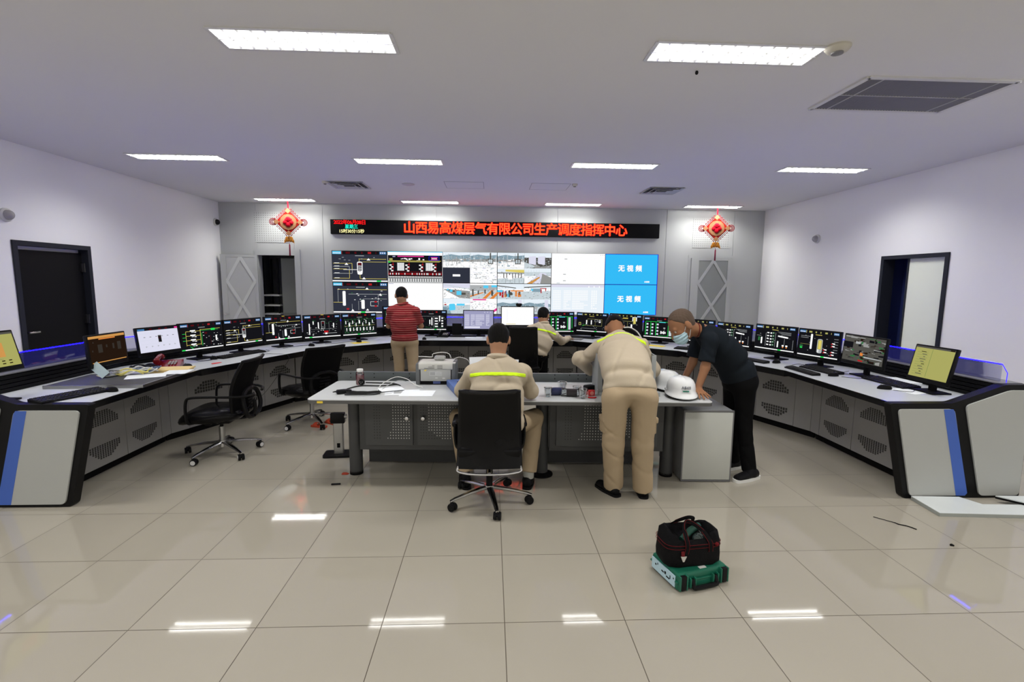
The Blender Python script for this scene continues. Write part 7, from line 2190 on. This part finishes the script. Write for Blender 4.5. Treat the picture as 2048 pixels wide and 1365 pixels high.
# C: man in black leaning on the table, side view
hC = Head((1.622, 4.08, 1.318), (-0.76, -0.14, -0.64), (-0.64, 0, 0.76), 1.13)
oC, jC, tC, gC = person('man in black T-shirt and blue face mask leaning on the right end of the table', dict(
    pelvis=(2.165, 4.09, 0.845), waist=(2.105, 4.09, 0.985), chest=(1.955, 4.10, 1.160), neck=(1.815, 4.10, 1.268), shL=(1.815, 3.935, 1.195), shR=(1.865, 4.27, 1.195), elL=(1.765, 3.895, 0.985), elR=(1.815, 4.265, 0.965), wrL=(1.705, 3.875, 0.812), wrR=(1.735, 4.245, 0.812),
    hipL=(2.165, 4.00, 0.800), hipR=(2.165, 4.18, 0.800), knL=(2.185, 4.005, 0.450), knR=(2.165, 4.195, 0.450), anL=(2.245, 3.985, 0.075), anR=(2.215, 4.205, 0.075)), hC, SKIN_D, None, BLKSHIRT, BLKTROU,
    hairm=HAIR_B, hairkw=dict(th=0.0035, z0=-0.05, slope=1.7, y0=-0.03),
    hands=dict(L=((0.05, -0.97, -0.28), DOWN, (-1, 0, 0), 0.10, 1.0, 0.3), R=((-0.7, -0.65, -0.26), DOWN, (-0.6, 0.8, 0), 0.10, 1.0, 0.3)), shoes=dict(L=((2.305, 3.975), (2.085, 3.885)), R=((2.29, 4.225), (2.09, 4.15))), base=(2.2, 4.06, 0.0),
    sleeves='short', seed=9, hem=((2.17, 4.09, 0.845), (0.42, 0, -0.90)), girth=(0.165, 0.135), tw=(0.165, 0.125), sole=mat('white_sole', (0.62, 0.62, 0.60), 0.6), wrap=0.012)
bC = np.array([2.2, 4.06, 0.0])
MASK = mat('surgical_mask_blue', (0.42, 0.60, 0.68), 0.75, var=0.04, bump=0.15, bscale=40)
me = union([ell(hC.w((0, 0.040, -0.048)), np.array((0.064, 0.080, 0.066)) * hC.k, hC.R), ell(hC.w((0, 0.066, -0.085)), np.array((0.048, 0.046, 0.040)) * hC.k, hC.R)], 0.03)
def maskf(P):
    L = hC.local(P)
    d = me(P) + 0.0022 * np.sin(L[:, 2] * 260 + 6 * np.abs(L[:, 0]))
    d = np.maximum(d, -(me(P) + 0.006))
    top = L[:, 2] + 0.010 + 0.35 * np.abs(L[:, 0])
    d = smax(d, top, 0.004)
    return smax(d, -(L[:, 1] - 0.028 - 0.2 * np.abs(L[:, 2] + 0.055)), 0.004)
mo = implicit('face_mask', maskf, hC.c - 0.18, hC.c + 0.18, 0.0042, MASK, oC, bC)
for q in (-1, 1):
    for za, zb in ((-0.030, 0.018), (-0.090, -0.035)):
        pts = [hC.w((q * 0.062, 0.034, za)), hC.w((q * 0.074, 0.012, (za + zb) / 2)), hC.w((q * 0.082, -0.012, zb))]
        MB().tube(smooth_path([p - bC for p in pts], 5), 0.0022, 6).build('ear_loop', PAPER, mo)
MB().tube([g_ - bC for g_ in [gC['neck'] + unit(hC.w((0, -0.022, -0.06)) - gC['neck']) * 0.055 + 0.0615 * (np.array([0, math.cos(a), 0]) + unit(np.cross(unit(hC.w((0, -0.022, -0.06)) - gC['neck']), [0, 1, 0])) * math.sin(a)) for a in np.linspace(0, 2 * PI, 25)[:-1]]], 0.004, 6, closed=True).build('neck_cord', mat('dark_red_cord', (0.12, 0.01, 0.01), 0.6), oC)
# D: man in the red striped polo at the console
hD = Head((-1.252, 6.925, 1.462), (-0.22, 0.88, -0.36), (-0.05, 0.36, 0.90))
oD, jD, tD, gD = person('man in red striped polo shirt and khaki trousers standing at the console, from behind', dict(
    pelvis=(-1.20, 6.85, 0.825), waist=(-1.205, 6.845, 0.945), chest=(-1.212, 6.86, 1.15), neck=(-1.225, 6.885, 1.318), shL=(-1.378, 6.865, 1.245), shR=(-1.050, 6.865, 1.245), elL=(-1.432, 6.92, 1.035), elR=(-0.985, 6.92, 1.035), wrL=(-1.33, 7.12, 1.04), wrR=(-1.09, 7.12, 1.04),
    hipL=(-1.298, 6.85, 0.79), hipR=(-1.11, 6.85, 0.79), knL=(-1.285, 6.86, 0.46), knR=(-1.085, 6.82, 0.46), anL=(-1.29, 6.85, 0.075), anR=(-1.07, 6.80, 0.075)), hD, SKIN, None, striped_shirt(), KHAKI_T,
    hands=dict(L=((0.7, 0.6, 0.1), (0.4, 0.2, 0.9), (-0.3, 0.9, 0.3), 0.6), R=((-0.7, 0.6, 0.1), (-0.4, 0.2, 0.9), (0.3, 0.9, 0.3), 0.6)), shoes=dict(L=((-1.28, 6.79), (-1.33, 7.02)), R=((-1.08, 6.74), (-1.04, 6.97))), base=(-1.2, 6.85, 0.0),
    sleeves='short', seed=13, hem=((-1.2, 6.85, 0.838), (0, 0, -1)), girth=(0.175, 0.135), tw=(0.178, 0.125), baggy=0.004, wrap=0.014)
# E: seated operator at the console
hE = Head((0.765, 7.055, 1.187), (0.45, 0.82, -0.30), (0.1, 0.3, 0.92))
oE, jE, tE, gE = person('seated operator in khaki jacket with lime stripe reaching onto the console, from behind', dict(
    pelvis=(0.60, 6.84, 0.610), waist=(0.655, 6.85, 0.735), chest=(0.735, 6.92, 0.905), neck=(0.760, 6.99, 1.045), shL=(0.575, 6.965, 0.985), shR=(0.915, 6.965, 0.905), elL=(0.42, 7.18, 0.885), elR=(1.055, 7.17, 0.800), wrL=(0.42, 7.50, 0.815), wrR=(1.215, 7.46, 0.808),
    hipL=(0.50, 6.90, 0.595), hipR=(0.69, 6.90, 0.595), knL=(0.44, 7.30, 0.575), knR=(0.80, 7.30, 0.575), anL=(0.44, 7.30, 0.12), anR=(0.80, 7.30, 0.12)), hE, SKIN, None, KHAKI, BLKTROU,
    hands=dict(L=((0.1, 0.95, -0.1), DOWN, (1, 0, 0), 0.3), R=((0.35, 0.9, -0.12), DOWN, (-0.9, 0.3, 0), 0.3)), shoes=dict(L=((0.44, 7.26), (0.42, 7.47)), R=((0.80, 7.26), (0.82, 7.47))), base=(0.6, 6.85, 0.0),
    stripe=((0.735, 6.88, 0.985), (0.20, 0.20, 0.95), (0, -1, 0), 0.2), seed=21, hem=((0.64, 6.85, 0.660), (-0.2, 0, -1)), girth=(0.165, 0.115), tw=(0.168, 0.11), baggy=0.004, sit=True)
